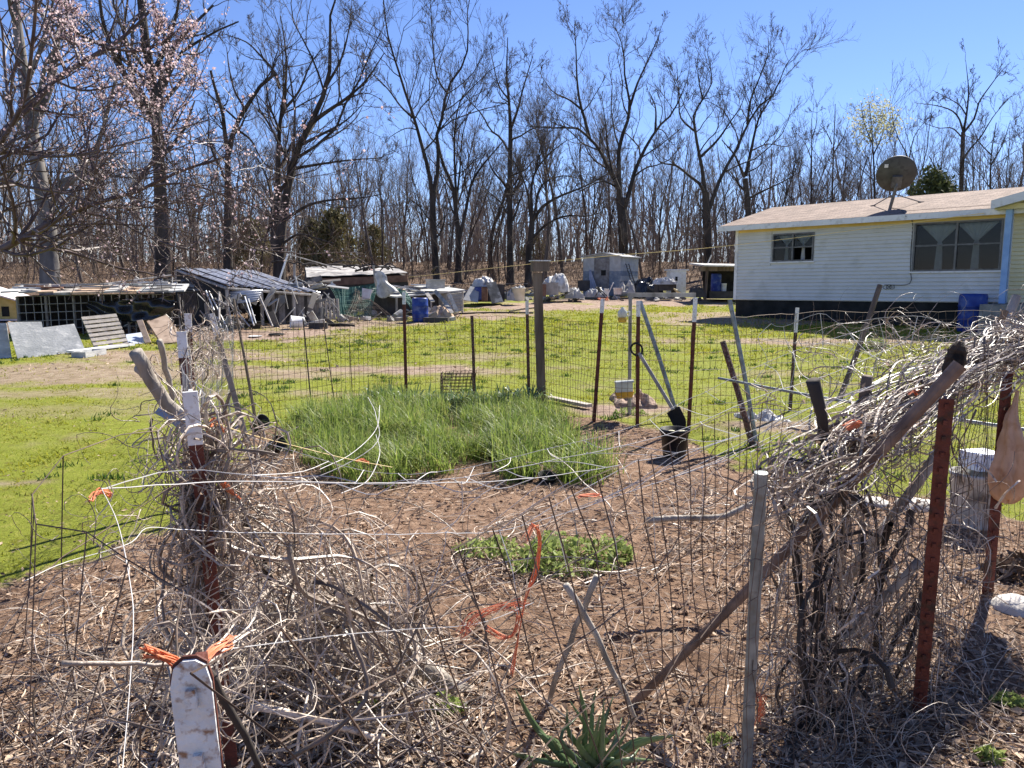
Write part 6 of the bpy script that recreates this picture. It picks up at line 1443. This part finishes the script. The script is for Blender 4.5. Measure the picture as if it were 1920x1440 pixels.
t_post_mesh((A0[0] + .03, A0[1], -.1), at(340, 622, A0[1]), .04, M_redpost, .12, nf, face=(.3, -1, 0))
t_post_mesh((A2[0], A2[1], -.1), at(352, 588, A2[1]), .04, M_redpost, .12, nf, face=(.3, -1, 0))
t_post_mesh((A2[0] + .25, A2[1] + .6, -.1), at(396, 588, A2[1] + .6), .04, M_graywood, .16, nf, face=(.3, -1, 0))
MB().tube([(PI_[0] + .02, PI_[1] + .12, -.05), at(1427, 886, PI_[1] - .02)], .0165, 14).build('pipe_post', M_pipe, nf)
MB().lathe(at(1427, 886, PI_[1] - .02) - (0, 0, .0), [(.0172, -.035), (.0178, 0), (.0135, .001), (.0135, -.03)], 14, norm(at(1427, 886, PI_[1]) - np.array((PI_[0] + .02, PI_[1] + .12, -.05)))).build('pipe_collar', M_pipe, nf)
t_post_mesh((*R1_, -.08), at(1775, 748, R1_[1] - .22), .044, M_redpost, 0, nf, face=(-.35, -1, 0))
t_post_mesh((*R2_, -.08), at(1893, 655, R2_[1] - .1), .05, M_redpost, 0, nf, face=(-.2, -1, 0))

# brown pole with its rotten head, other poles
pa, pb = on_ground(1182, 1326), at(1800, 684, 2.42)
tag(MB().tube(spline([pa, pa * .5 + pb * .5 + (0, 0, -.02), pb], 14), np.linspace(.015, .023, 14) * (1 + .06 * np.sin(np.arange(14) * 2.6)), 12).build('brown_pole', M_brownpole), 'long brown cane pole leaning diagonally across the right foreground', 'pole')
hd = MB(); Pn = spline([at(1780, 706, 2.5), at(1792, 672, 2.5), at(1800, 640, 2.5)], 9); hd.tube(Pn, np.array((.022, .028, .031, .03, .033, .028, .03, .022, .01)), 10)
tag(hd.build('rotten_stump', M_rot), 'black rotten stub of wood standing behind the head of the brown pole', 'stub')
POLES = [(((1622, 705), (1612, 790), (1595, 960), (1570, 1120)), 3.0, .019, M_oldwood, 'brown hollow stake standing in the vines left of the brown pole'), (((1525, 715), (1540, 790), (1548, 900), (1535, 1050), (1545, 1300)), 2.55, .018, M_bark, 'dark upright branch inside the right vine tangle'),
         (((1760, 850), (1700, 940), (1650, 1000), (1560, 1120), (1480, 1250)), 2.9, .02, M_deadwood, 'grey branch slanting down through the right vine tangle'), (((1720, 1050), (1620, 1160), (1540, 1230), (1500, 1300)), 2.7, .015, M_deadwood, 'lower grey branch slanting parallel under the right tangle'),
         (((1120, 1080), (1075, 1190), (1035, 1290), (1020, 1350)), 2.6, .011, M_deadwood, 'thin grey stick crossing another in front of the bed, leaning left'), (((1062, 1095), (1110, 1180), (1180, 1320), (1205, 1395)), 2.5, .011, M_deadwood, 'thin grey stick crossing another in front of the bed, leaning right'),
         (((255, 652), (285, 720), (330, 775), (365, 815), (392, 868)), 2.2, .021, M_deadwood, 'pale sawn grey branch leaning against the left corner post'), (((262, 690), (285, 712), (305, 745)), 2.22, .016, M_deadwood, 'short forked stub on the pale branch at the left corner'),
         (((299, 636), (312, 690), (322, 745), (318, 790)), 2.3, .009, M_deadwood, 'thin grey twig standing right of the pale sawn branch'), (((770, 1235), (850, 1285), (935, 1325)), 2.75, .036, M_deadwood, 'thick weathered grey log lying on the soil in the foreground'),
         (((1215, 975), (1290, 970), (1370, 965), (1460, 905)), 3.6, .016, M_deadwood, 'pale bent branch lying on the soil right of centre'), (((350, 905), (372, 1000), (384, 1100), (390, 1180)), 2.2, .02, M_bark, 'dark branch standing in the left vine tangle'),
         (((425, 875), (445, 940), (480, 1010), (505, 1085)), 2.5, .018, M_bark, 'dark brown branch leaning right out of the left vine tangle'), (((390, 1255), (430, 1330), (490, 1440)), 1.0, .006, M_bark, 'thin dark stick slanting beside the white post in the foreground'),
         (((118, 1243), (230, 1246), (330, 1243), (400, 1232)), .72, .0028, M_vine, 'thin pale twig lying level across the top of the white post'), (((545, 1420), (640, 1360), (690, 1290), (655, 1180)), 1.6, .006, M_vine, 'pale curved vine arching at the bottom left of centre'),
         (((470, 1325), (590, 1350), (720, 1385)), 2.2, .012, M_vine, 'pale straight stalk lying across the brush pile')]
for (pts, Y, r_, m, lab) in POLES:
    n = 10; P = spline([at(*p, Y + .04 * i) for i, p in enumerate(pts)], n); P += RNG.normal(0, r_ * .25, P.shape)
    tag(MB().tube(P, r_ * (1.05 - .3 * np.linspace(0, 1, n)) * (1 + .08 * RNG.normal(size=n)), 10).build('branch', m, smooth=True), lab, 'branch')
# bent sheet of metal at the corner
P = [at(290, 775, 2.3), at(318, 790, 2.25), at(345, 815, 2.2), at(372, 842, 2.2)]
tag(MB().sheet(np.stack([np.array(P), np.array(P) + (.02, .03, .035)]), .002).build('metal_strip', M_tin), 'bent grey metal strip hooked in the left corner vines', 'metal strip')

# ------------------------------------------------------------------ vine tangles
def vines(guides, n, Ln, r0, r1, spread, curl, pull, K=16, up=0.0, along=.5, mb=None, S=4):
    """random-walk stems that keep close to guide lines; guides = [(points, weight)]"""
    G = [spline(g_[0], 40) for g_ in guides]; wts = np.array([g_[1] for g_ in guides], float); wts /= wts.sum()
    gi = RNG.choice(len(G), n, p=wts); ti = RNG.integers(0, 40, n)
    Ga = np.array(G); p = Ga[gi, ti] + RNG.normal(0, 1, (n, 3)) * np.asarray(spread)
    tg = norm(Ga[gi, np.minimum(ti + 1, 39)] - Ga[gi, np.maximum(ti - 1, 0)]) * RNG.choice((-1, 1), n)[:, None]
    d = norm(tg * along + RNG.normal(0, .6, (n, 3))); seg = (Ln * RNG.uniform(.4, 1.4, n) / K)[:, None]; P = [p]; w = RNG.normal(0, 1, (n, 3)) * curl
    for k in range(K - 1):
        w = w * .75 + RNG.normal(0, 1, (n, 3)) * curl * .66
        near = Ga[gi, np.clip(ti + (k * along * 2).__int__(), 0, 39)]
        d = norm(d + w + (near - p) * pull + np.array((0, 0, up))); p = p + d * seg; gzv = ground_z(p[:, 0], p[:, 1]) + .01
        p[:, 2] = np.maximum(p[:, 2], gzv); P.append(p)
    P = np.stack(P, 1); rr = (r0 + (r1 - r0) * RNG.random(n) ** 2.2)[:, None] * np.linspace(1.1, .3, K)[None] * (1 + .45 * (RNG.random((n, K)) ** 4) + .12 * RNG.normal(size=(n, K))).clip(.6, 1.8)
    return (mb or MB()).tubes(P, rr, S)
lt = thing('vine_tangle', 'tall tangle of dry vines wrapped round the left corner post', 'vines', (*B0, 0), 'dry vine tangles')
post_g = [at(388, 1290, 2.2), at(385, 1150, 2.2), at(380, 1000, 2.15), at(400, 850, 2.15)]
vines([(post_g, 1)], 170, .34, .0013, .0045, (.045, .06, .05), .34, 2.2).build('twining_stems', M_vine, lt)
vines([(post_g, 1)], 85, .75, .0025, .0075, (.035, .05, .1), .12, 4, along=1.4).build('upright_stems', M_vine, lt)
vines([([at(385, 950, 2.15), at(430, 885, 2.2), at(480, 900, 2.3), at(560, 960, 2.4)], 1), ([at(400, 1000, 2.2), at(520, 1030, 2.5), at(620, 1110, 2.6), at(720, 1200, 2.6)], 2)], 230, .42, .001, .0036, (.045, .07, .035), .3, 2).build('loose_stems', M_vine, lt)
vines([([at(340, 900, 2.1), at(300, 800, 2.15), at(275, 730, 2.2)], 1), ([at(345, 1000, 2.1), at(310, 860, 2.1)], 1)], 70, .3, .0009, .0024, (.025, .06, .04), .4, 2).build('side_twigs', M_vine, lt)
vines([([at(362, 840, 2.6), at(356, 720, 3.4), at(375, 640, 4.8), at(410, 650, 5.5)], 1)], 200, .45, .001, .0036, (.04, .12, .1), .32, 2.5).build('rear_stems', M_vine, lt)
vines([([at(195, 950, 1.35), at(180, 1060, 1.35), at(160, 1180, 1.35), at(150, 1420, 1.35)], 1)], 70, .2, .0006, .0019, (.02, .05, .05), .45, 2.5).build('wire_twigs', M_vine, lt)
bp = thing('brush_pile', 'low pile of dry cut vines spread over the left foreground', 'brush', (-.5, 2.2, 0), 'dry vine tangles')
vines([([on_ground(330, 1330), on_ground(480, 1250), on_ground(640, 1230), on_ground(800, 1270)], 2), ([on_ground(300, 1430) , on_ground(500, 1400), on_ground(700, 1420), on_ground(900, 1400)], 2), ([on_ground(420, 1120), on_ground(560, 1130), on_ground(700, 1170)], 1)],
      430, .75, .0014, .0065, (.15, .16, .05), .19, .7).build('dry_stems', M_vine, bp)
vines([([on_ground(380, 1300) + (0, 0, .12), on_ground(560, 1280) + (0, 0, .2), on_ground(700, 1330) + (0, 0, .16)], 1)], 150, .95, .0025, .009, (.16, .14, .07), .12, .8).build('arching_stems', M_vine, bp)
vines([([on_ground(-60, 1300), on_ground(150, 1280), on_ground(330, 1300)], 1.2), ([on_ground(-40, 1430), on_ground(150, 1420), on_ground(320, 1430)], 1), ([on_ground(820, 1330), on_ground(1000, 1290), on_ground(1200, 1260), on_ground(1420, 1290)], 1.2), ([on_ground(900, 1430), on_ground(1150, 1420), on_ground(1420, 1430)], 1), ([on_ground(750, 1120), on_ground(950, 1130), on_ground(1200, 1090), on_ground(1400, 1020)], 1.3)], 330, .6, .0009, .0038, (.2, .2, .03), .17, .5).build('spread_stems', M_vine, bp)
vines([([on_ground(120, 1300) + (0, 0, .1), on_ground(420, 1330) + (0, 0, .2), on_ground(700, 1300) + (0, 0, .2), on_ground(1000, 1340) + (0, 0, .12)], 1)], 70, 1.1, .0012, .0045, (.25, .2, .1), .1, .5).build('bowed_stems', M_vine, bp)
diag = [at(400, 880, 2.2), at(500, 985, 2.35), at(600, 1110, 2.45), at(720, 1235, 2.5)]
vines([(diag, 1)], 75, .8, .002, .009, (.09, .1, .06), .13, 1.3, along=1.5).build('slanting_stems', M_vine, bp)
vines([([at(345, 1440, 1.3), at(385, 1310, 1.45), at(415, 1215, 1.6)], 1)], 80, .45, .001, .004, (.03, .06, .05), .15, 2.5, along=1.2).build('post_stems', M_vine, bp)
rt = thing('vine_tangle', 'wide bank of dry vines smothering the right part of the near fence', 'vines', (*R1_, 0), 'dry vine tangles')
top_g = [at(1450, 915, 2.2), at(1530, 880, 2.45), at(1640, 805, 2.8), at(1760, 725, 3.2), at(1860, 670, 3.6), at(1960, 640, 4.0)]
vines([(top_g, 1)], 950, .45, .0013, .0055, (.055, .07, .04), .26, 1.9, along=.9, S=3).build('twining_stems', M_vine, rt)
vines([([at(1580, 840, 2.65), at(1700, 760, 3.0), at(1840, 680, 3.5), at(1950, 640, 3.9)], 1)], 320, 1.0, .002, .005, (.04, .05, .035), .08, 2.5, along=1.8).build('combed_stems', M_vine, rt)
vines([([at(1520, 900, 2.5), at(1530, 1100, 2.6), at(1520, 1330, 2.6)], 2), ([at(1620, 850, 2.8), at(1610, 1080, 2.8), at(1600, 1300, 2.8)], 1.6), ([at(1700, 900, 2.85), at(1680, 1150, 2.85), at(1650, 1300, 2.85)], 1.3), ([at(1800, 800, 3.2), at(1790, 1000, 3.3), at(1780, 1150, 3.4)], .8)], 600, .5, .001, .0048, (.07, .12, .1), .25, 1.4, along=1.0, S=3).build('hanging_stems', M_vine, rt)
vines([([at(1525, 880, 2.5), at(1535, 1100, 2.6), at(1520, 1380, 2.5)], 2), ([at(1590, 860, 2.7), at(1575, 1080, 2.7), at(1560, 1350, 2.6)], 1), ([at(1670, 830, 2.85), at(1660, 1080, 2.85), at(1650, 1300, 2.85)], 1)], 24, 1.2, .006, .013, (.1, .12, .12), .07, 3, along=1.8, S=7).build('thick_stems', M_bark, rt)
vines([([on_ground(1400, 1330), on_ground(1560, 1300), on_ground(1720, 1330), on_ground(1800, 1250)], 1), ([on_ground(1450, 1420), on_ground(1650, 1420), on_ground(1850, 1400)], 1), ([on_ground(1450, 1180), on_ground(1600, 1150), on_ground(1780, 1120)], 1)], 520, .4, .0009, .0032, (.2, .25, .03), .25, .6, S=3).build('ground_stems', M_vine, rt)
vines([([at(1480, 920, 2.15), at(1460, 1100, 2.1), at(1480, 1300, 2.1)], 1)], 50, .25, .0006, .002, (.04, .05, .08), .4, 2).build('pipe_twigs', M_vine, rt)
vines([([at(1500, 660, 4.6), at(1650, 655, 4.4), at(1800, 650, 4.2), at(1930, 650, 4.1)], 1), ([at(1420, 800, 3.6), at(1560, 720, 3.8), at(1700, 680, 4.0)], .6)], 150, .45, .001, .0032, (.1, .2, .06), .3, 1.2).build('rear_stems', M_vine, rt)
vines([([at(1600, 640, 8.2), at(1750, 650, 7.5), at(1900, 650, 7)], 1)], 90, .7, .002, .0045, (.2, .3, .12), .25, 1).build('fence_stems', M_vine, rt)
M_deadleaf = mat('dead_vine_leaf', (0.16, 0.1, 0.065), (0.58, 0.45, 0.33), 30, .8, attr=.9, trans=.25)
def dead_leaves(guides, n, spread, size, parent):
    Ga = np.concatenate([spline(g_, 40) for g_ in guides]); c = Ga[RNG.integers(0, len(Ga), n)] + RNG.normal(0, 1, (n, 3)) * np.asarray(spread); c[:, 2] = np.maximum(c[:, 2], ground_z(c[:, 0], c[:, 1]) + .01)
    d = norm(RNG.normal(size=(n, 3)) + (0, 0, -.5)); e = norm(np.cross(d, RNG.normal(size=(n, 3)))); u = np.cross(d, e); s_ = size * (.5 + RNG.random((n, 1)))
    V = np.stack([c, c + d * s_ * .6 - e * s_ * .4 + u * s_ * .25, c + d * s_ * 1.4 + u * s_ * .1, c + d * s_ * .6 + e * s_ * .4 + u * s_ * .3], 1)
    tag(MB().add(V.reshape(-1, 3), None, (np.arange(n)[:, None, None] * 4 + np.array([[0, 1, 2], [0, 2, 3]])).reshape(-1, 3), a=np.repeat(RNG.random(n), 4)).build('dead_leaves', M_deadleaf, parent), kind='stuff')
dead_leaves([post_g, diag], 420, (.06, .08, .06), .014, lt)
for o_ in [c_ for r_ in (lt, bp, rt) for c_ in r_.children]: tag(o_, kind='stuff')
dead_leaves([top_g, [at(1530, 900, 2.5), at(1530, 1350, 2.55)], [at(1650, 850, 2.8), at(1640, 1300, 2.8)]], 1300, (.09, .11, .09), .013, rt)
# small fallen vines over the bed
fb = MB(); vines([([on_ground(900, 1010), on_ground(1050, 980), on_ground(1250, 960)], 1), ([on_ground(1150, 1000), on_ground(1300, 930), on_ground(1420, 900)], 1.5), ([on_ground(850, 1060), on_ground(950, 1075), on_ground(1060, 1060)], 2)], 150, .7, .0014, .005, (.25, .2, .03), .12, .2, mb=fb)
tag(fb.build('fallen_vines', M_vine), 'pale dry vines lying scattered across the bare soil of the bed', 'vines', kind='stuff')
# ------------------------------------------------------------------ strings and trellis netting
net = thing('trellis_netting', 'sagging white string netting stretched across the garden bed', 'netting', (0, 2.4, 0))
def pxl(pts, Y0_, Y1_, n): 
    P = [at(p[0], p[1], Y0_ + (Y1_ - Y0_) * i / (len(pts) - 1)) for i, p in enumerate(pts)]; return spline(P, n)
N_ = 61
S1 = pxl([(400, 798), (520, 835), (640, 872), (735, 888), (860, 880), (1000, 848), (1180, 802), (1300, 745), (1480, 662), (1660, 606)], 2.15, 4.2, N_)
S2 = pxl([(200, 915), (345, 880), (600, 905), (760, 905), (880, 893), (1040, 862), (1250, 815), (1420, 745), (1560, 700), (1700, 640)], 1.45, 3.6, N_)
S3 = pxl([(190, 918), (430, 903), (700, 905), (900, 903), (1080, 886), (1340, 832), (1500, 772), (1640, 720), (1780, 665)], 1.4, 3.2, N_)
S4 = pxl([(330, 992), (400, 996), (520, 999), (700, 1002), (830, 999), (930, 996), (1060, 962), (1200, 915), (1400, 850), (1560, 800)], 1.9, 2.7, N_)
S5 = pxl([(400, 1220), (480, 1210), (640, 1190), (760, 1180), (900, 1168), (1000, 1130)], .95, 1.7, N_)
for S_ in (S1, S2, S3, S4): MB().tube(S_ + RNG.normal(0, .0012, S_.shape), .0012, 4).build('string', M_string, net)
MB().tube(S5, .0009, 4).build('string', M_string, net)
MB().tube(pxl([(190, 915), (222, 985), (245, 1100), (250, 1170), (243, 1290), (230, 1440), (225, 1500)], 1.38, .8, 30), .0008, 4).build('string', M_string, net)
MB().tube(pxl([(45, 1090), (120, 1055), (240, 1020), (275, 990), (330, 992)], 1.3, 1.9, 20), .0009, 4).build('string', M_string, net)
cr = []; kn = MB()
for (a_, b_, lo, hi) in ((S1, S2, 8, 58), (S2, S3, 8, 58), (S3, S4, 14, 58)):
    for i in range(lo, hi, 3):
        p0, p1 = a_[i], b_[min(N_ - 1, max(0, i + random.randint(-1, 3)))]; m_ = (p0 + p1) / 2 + RNG.normal(0, .02, 3) - (0, 0, .015)
        cr.append(spline([p0, m_, p1], 7)); kn.lathe(p0, [(.0005, -.003), (.0038, 0), (.0005, .003)], 6)
for i in range(6, 52, 5):
    p0 = S4[i]; p1 = p0 + np.array((random.uniform(-.06, .08), random.uniform(-.05, .1), -random.uniform(.15, .4))); cr.append(spline([p0, (p0 + p1) / 2 + RNG.normal(0, .02, 3), p1], 7)); kn.lathe(p0, [(.0005, -.004), (.0045, 0), (.0005, .004)], 6)
MB().tubes(np.array(cr), np.full((len(cr), 7), .0013), 4).build('cross_strings', M_string, net); tag(kn.build('knots', M_string, net), kind='stuff')
# loose rear netting on the right fence
P = np.array([[at(1430 + 55 * i + random.uniform(-18, 18), 600 + 36 * j + random.uniform(-14, 14) + (0 if i < 8 else -6), 7.6 - .12 * i) for j in range(5)] for i in range(9)])
rn = MB(); rn.tubes(np.array([spline(P[i], 12) for i in range(9)]), np.full((9, 12), .003), 4); rn.tubes(np.array([spline(P[:, j], 30) for j in range(5)]), np.full((5, 30), .002), 4)
tag(rn.build('string_netting', M_string), 'loose white string netting hung on the right fence before the house', 'netting')
# yellowish cord
tag(MB().tube(pxl([(400, 792), (470, 815), (560, 838), (650, 860), (735, 876)], 2.13, 2.5, 24), .0011, 4).build('tie_line', M_yellowcord), 'yellowish cord running down right from the left corner post', 'cord')
# wire hoops in the net
hoop = [((400, 905), (560, 905), (700, 838), (705, 780), (690, 745)), ((600, 880), (660, 850), (705, 805), (712, 760)), ((640, 925), (690, 900), (712, 850), (705, 815))]
for i, h_ in enumerate(hoop):
    tag(MB().tube(pxl(h_, 3.2, 4.4, 24), .0018, 5).build('wire_hoop', M_string), ('largest', 'middle', 'smallest')[i] + ' of three curved wires in front of the onion bed', 'wire', 'curved wires before the onions')

# orange twine
def twine(pts, Y, n, spread, label, r_=.0011, name='orange_twine', parent=None):
    C_ = np.array([at(*p, Y + .03 * i) for i, p in enumerate(pts)]); P = np.stack([spline(C_ + RNG.normal(0, spread, C_.shape), 14) for i in range(n)])
    return tag(MB().tubes(P, np.full((n, 14), r_), 4).build(name, M_orange), label, 'twine', 'orange twine ties')
k1 = ((985, 1010), (1000, 980), (1012, 1010), (1005, 1070), (985, 1130), (960, 1260))
o1 = twine(k1, 1.25, 9, .003, 'long frayed orange twine hanging from the wire at the centre', .0007)
C_ = np.array([at(*p, 1.3) for p in ((985, 1135), (930, 1140), (885, 1165), (865, 1190))]); MB().tubes(np.stack([spline(C_ + RNG.normal(0, .007, C_.shape), 12) for i in range(12)]), np.full((12, 12), .0006), 4).build('frayed_end', M_orange, o1).location = -Vector(o1.location) + Vector(BASE[o1])
C_ = np.array([at(*p, 1.3) for p in ((915, 1180), (945, 1198), (962, 1185), (975, 1150))]); MB().tubes(np.stack([spline(C_ + RNG.normal(0, .003, C_.shape), 12) for i in range(7)]), np.full((7, 12), .0008), 4).build('frayed_end', M_orange, o1).location = -Vector(o1.location) + Vector(BASE[o1])
twine(((278, 1220), (320, 1236), (365, 1250), (400, 1222), (435, 1200)), .555, 14, .0026, 'orange twine knotted over the top of the white post', .0008)
twine(((172, 938), (185, 922), (200, 920), (205, 930)), 1.38, 8, .004, 'orange twine tied at the left end of the white string', .0014)
twine(((392, 800), (402, 790), (415, 798), (418, 808)), 2.12, 10, .006, 'orange twine tied on the left corner post', .0018)
twine(((418, 905), (430, 918), (445, 932)), 2.1, 8, .004, 'orange twine tied in the left tangle under the string', .0018)
twine(((668, 865), (680, 862), (690, 867)), 2.45, 6, .003, 'orange tag tied on the cord before the onions', .0018)
twine(((1585, 800), (1600, 790), (1612, 795), (1590, 806)), 2.5, 10, .006, 'orange twine tied at the brown stake in the right vines', .002)
twine(((1700, 740), (1715, 730), (1722, 745)), 2.9, 6, .006, 'orange twine caught high in the right vines', .002)
twine(((1412, 1300), (1425, 1310), (1430, 1330), (1422, 1350)), 2.2, 8, .008, 'orange twine scrap low at the foot of the grey pipe', .0016)
twine(((1085, 930), (1110, 925), (1125, 930)), 2.0, 6, .004, 'orange twine scrap on the netting right of centre', .0014)
twine(((1122, 560), (1130, 561), (1140, 561)), 8.7, 6, .01, 'orange tie at the tip of the post right of the wooden post', .004)
# plastic bag on the second red post
M_bag = mat('orange_bag', (0.6, 0.38, 0.24), (0.74, 0.52, 0.36), 9, .35, .4, 14, trans=.35, spec=.5, c3=(0.5, 0.27, 0.15), s3=12)
yb_ = R2_[1] - .12; cb_ = at(1893, 870, yb_)
prof = [(.006, .36), (.011, .29), (.02, .24), (.026, .2), (.036, .15), (.046, .1), (.05, .05), (.058, .0), (.06, -.04), (.066, -.08), (.06, -.11), (.058, -.135), (.044, -.16), (.026, -.18), (.012, -.187), (.002, -.188)]
prof = [(max(.002, r_), z) for r_, z in prof]
bgm = MB(); S = 30; V = []
for k, (r_, z) in enumerate(prof):
    for j in range(S):
        a = 2 * math.pi * j / S; q_ = r_ * (1 + .2 * math.sin(a * 5 + z * 9) + .13 * math.sin(a * 11 - z * 30) + .07 * math.sin(a * 17 + z * 40)); V.append(cb_ + np.array((q_ * math.cos(a) * 1.15 + .008 * math.sin(z * 21), q_ * math.sin(a), z + .012 * math.sin(a * 3 + 1) * (z < .05))))
idx = np.arange(len(prof) * S).reshape(-1, S); bgm.add(V, np.stack([idx[:-1], np.roll(idx[:-1], -1, 1), np.roll(idx[1:], -1, 1), idx[1:]], -1).reshape(-1, 4))
tag(bgm.build('plastic_bag', M_bag, smooth=True), 'orange translucent plastic bag hanging on the right red post', 'bag')
# white bucket and pale rocks at the right
M_news = mat('blue_print_box', (0.62, 0.66, 0.74), (0.8, 0.81, 0.83), 30, .6, c3=(0.2, 0.26, 0.5), s3=40)
b = on_ground(1822, 985); bucket(b, .15, .36, (0, 0, 1), mat('grey_bucket', (.38, .38, .36), (.52, .51, .49), 6, .6, .3, c3=(.12, .11, .1), s3=9), 'bucket', 'pale grey bucket behind the right red posts')
tag(MB().box(at(1840, 862, b[1] + .05), (.19, .18, .11), rz(.2)).build('printed_box', M_news), 'white box with blue print on the grey bucket', 'box')
M_rock = mat('pale_rock', (0.5, 0.46, 0.41), (0.68, 0.63, 0.57), 7, .9, .6, 25)
def rock(p, s, label):
    n1, n2 = 12, 9; V = []
    for i in range(n2):
        for j in range(n1):
            th, ph = math.pi * (i + .02) / (n2 - .96), 2 * math.pi * j / n1; d = np.array((math.sin(th) * math.cos(ph), math.sin(th) * math.sin(ph), math.cos(th)))
            k = .75 + .5 * float(fbm(np.array(d[0] * 2 + p[0] * 7 + 9), np.array(d[1] * 2 + d[2] * 1.7 + 4), 3)); V.append(np.asarray(p) + d * k * np.asarray(s))
    idx = np.arange(n1 * n2).reshape(n2, n1)
    tag(MB().add(V, np.stack([idx[:-1], idx[1:], np.roll(idx[1:], -1, 1), np.roll(idx[:-1], -1, 1)], -1).reshape(-1, 4)).build('rock', M_rock, smooth=True), label, 'rock', 'pale rocks at the right')
p = on_ground(1905, 1145); rock(p, (.13, .13, .07), 'pale rock on the ground at the right edge, beside the bagged post')
p = on_ground(1720, 950); rock(p, (.18, .12, .06), 'pale flat rock behind the vines between the red posts')
p = on_ground(1635, 945); rock(p, (.12, .1, .05), 'smaller pale rock left of the flat rock behind the vines')
tag(weed(1905, 1080, .3, .12, 200, 'dry_weed', 'clump of dry reddish grass above the right rock', leaf=.03, m=M_brush), cat='grass')
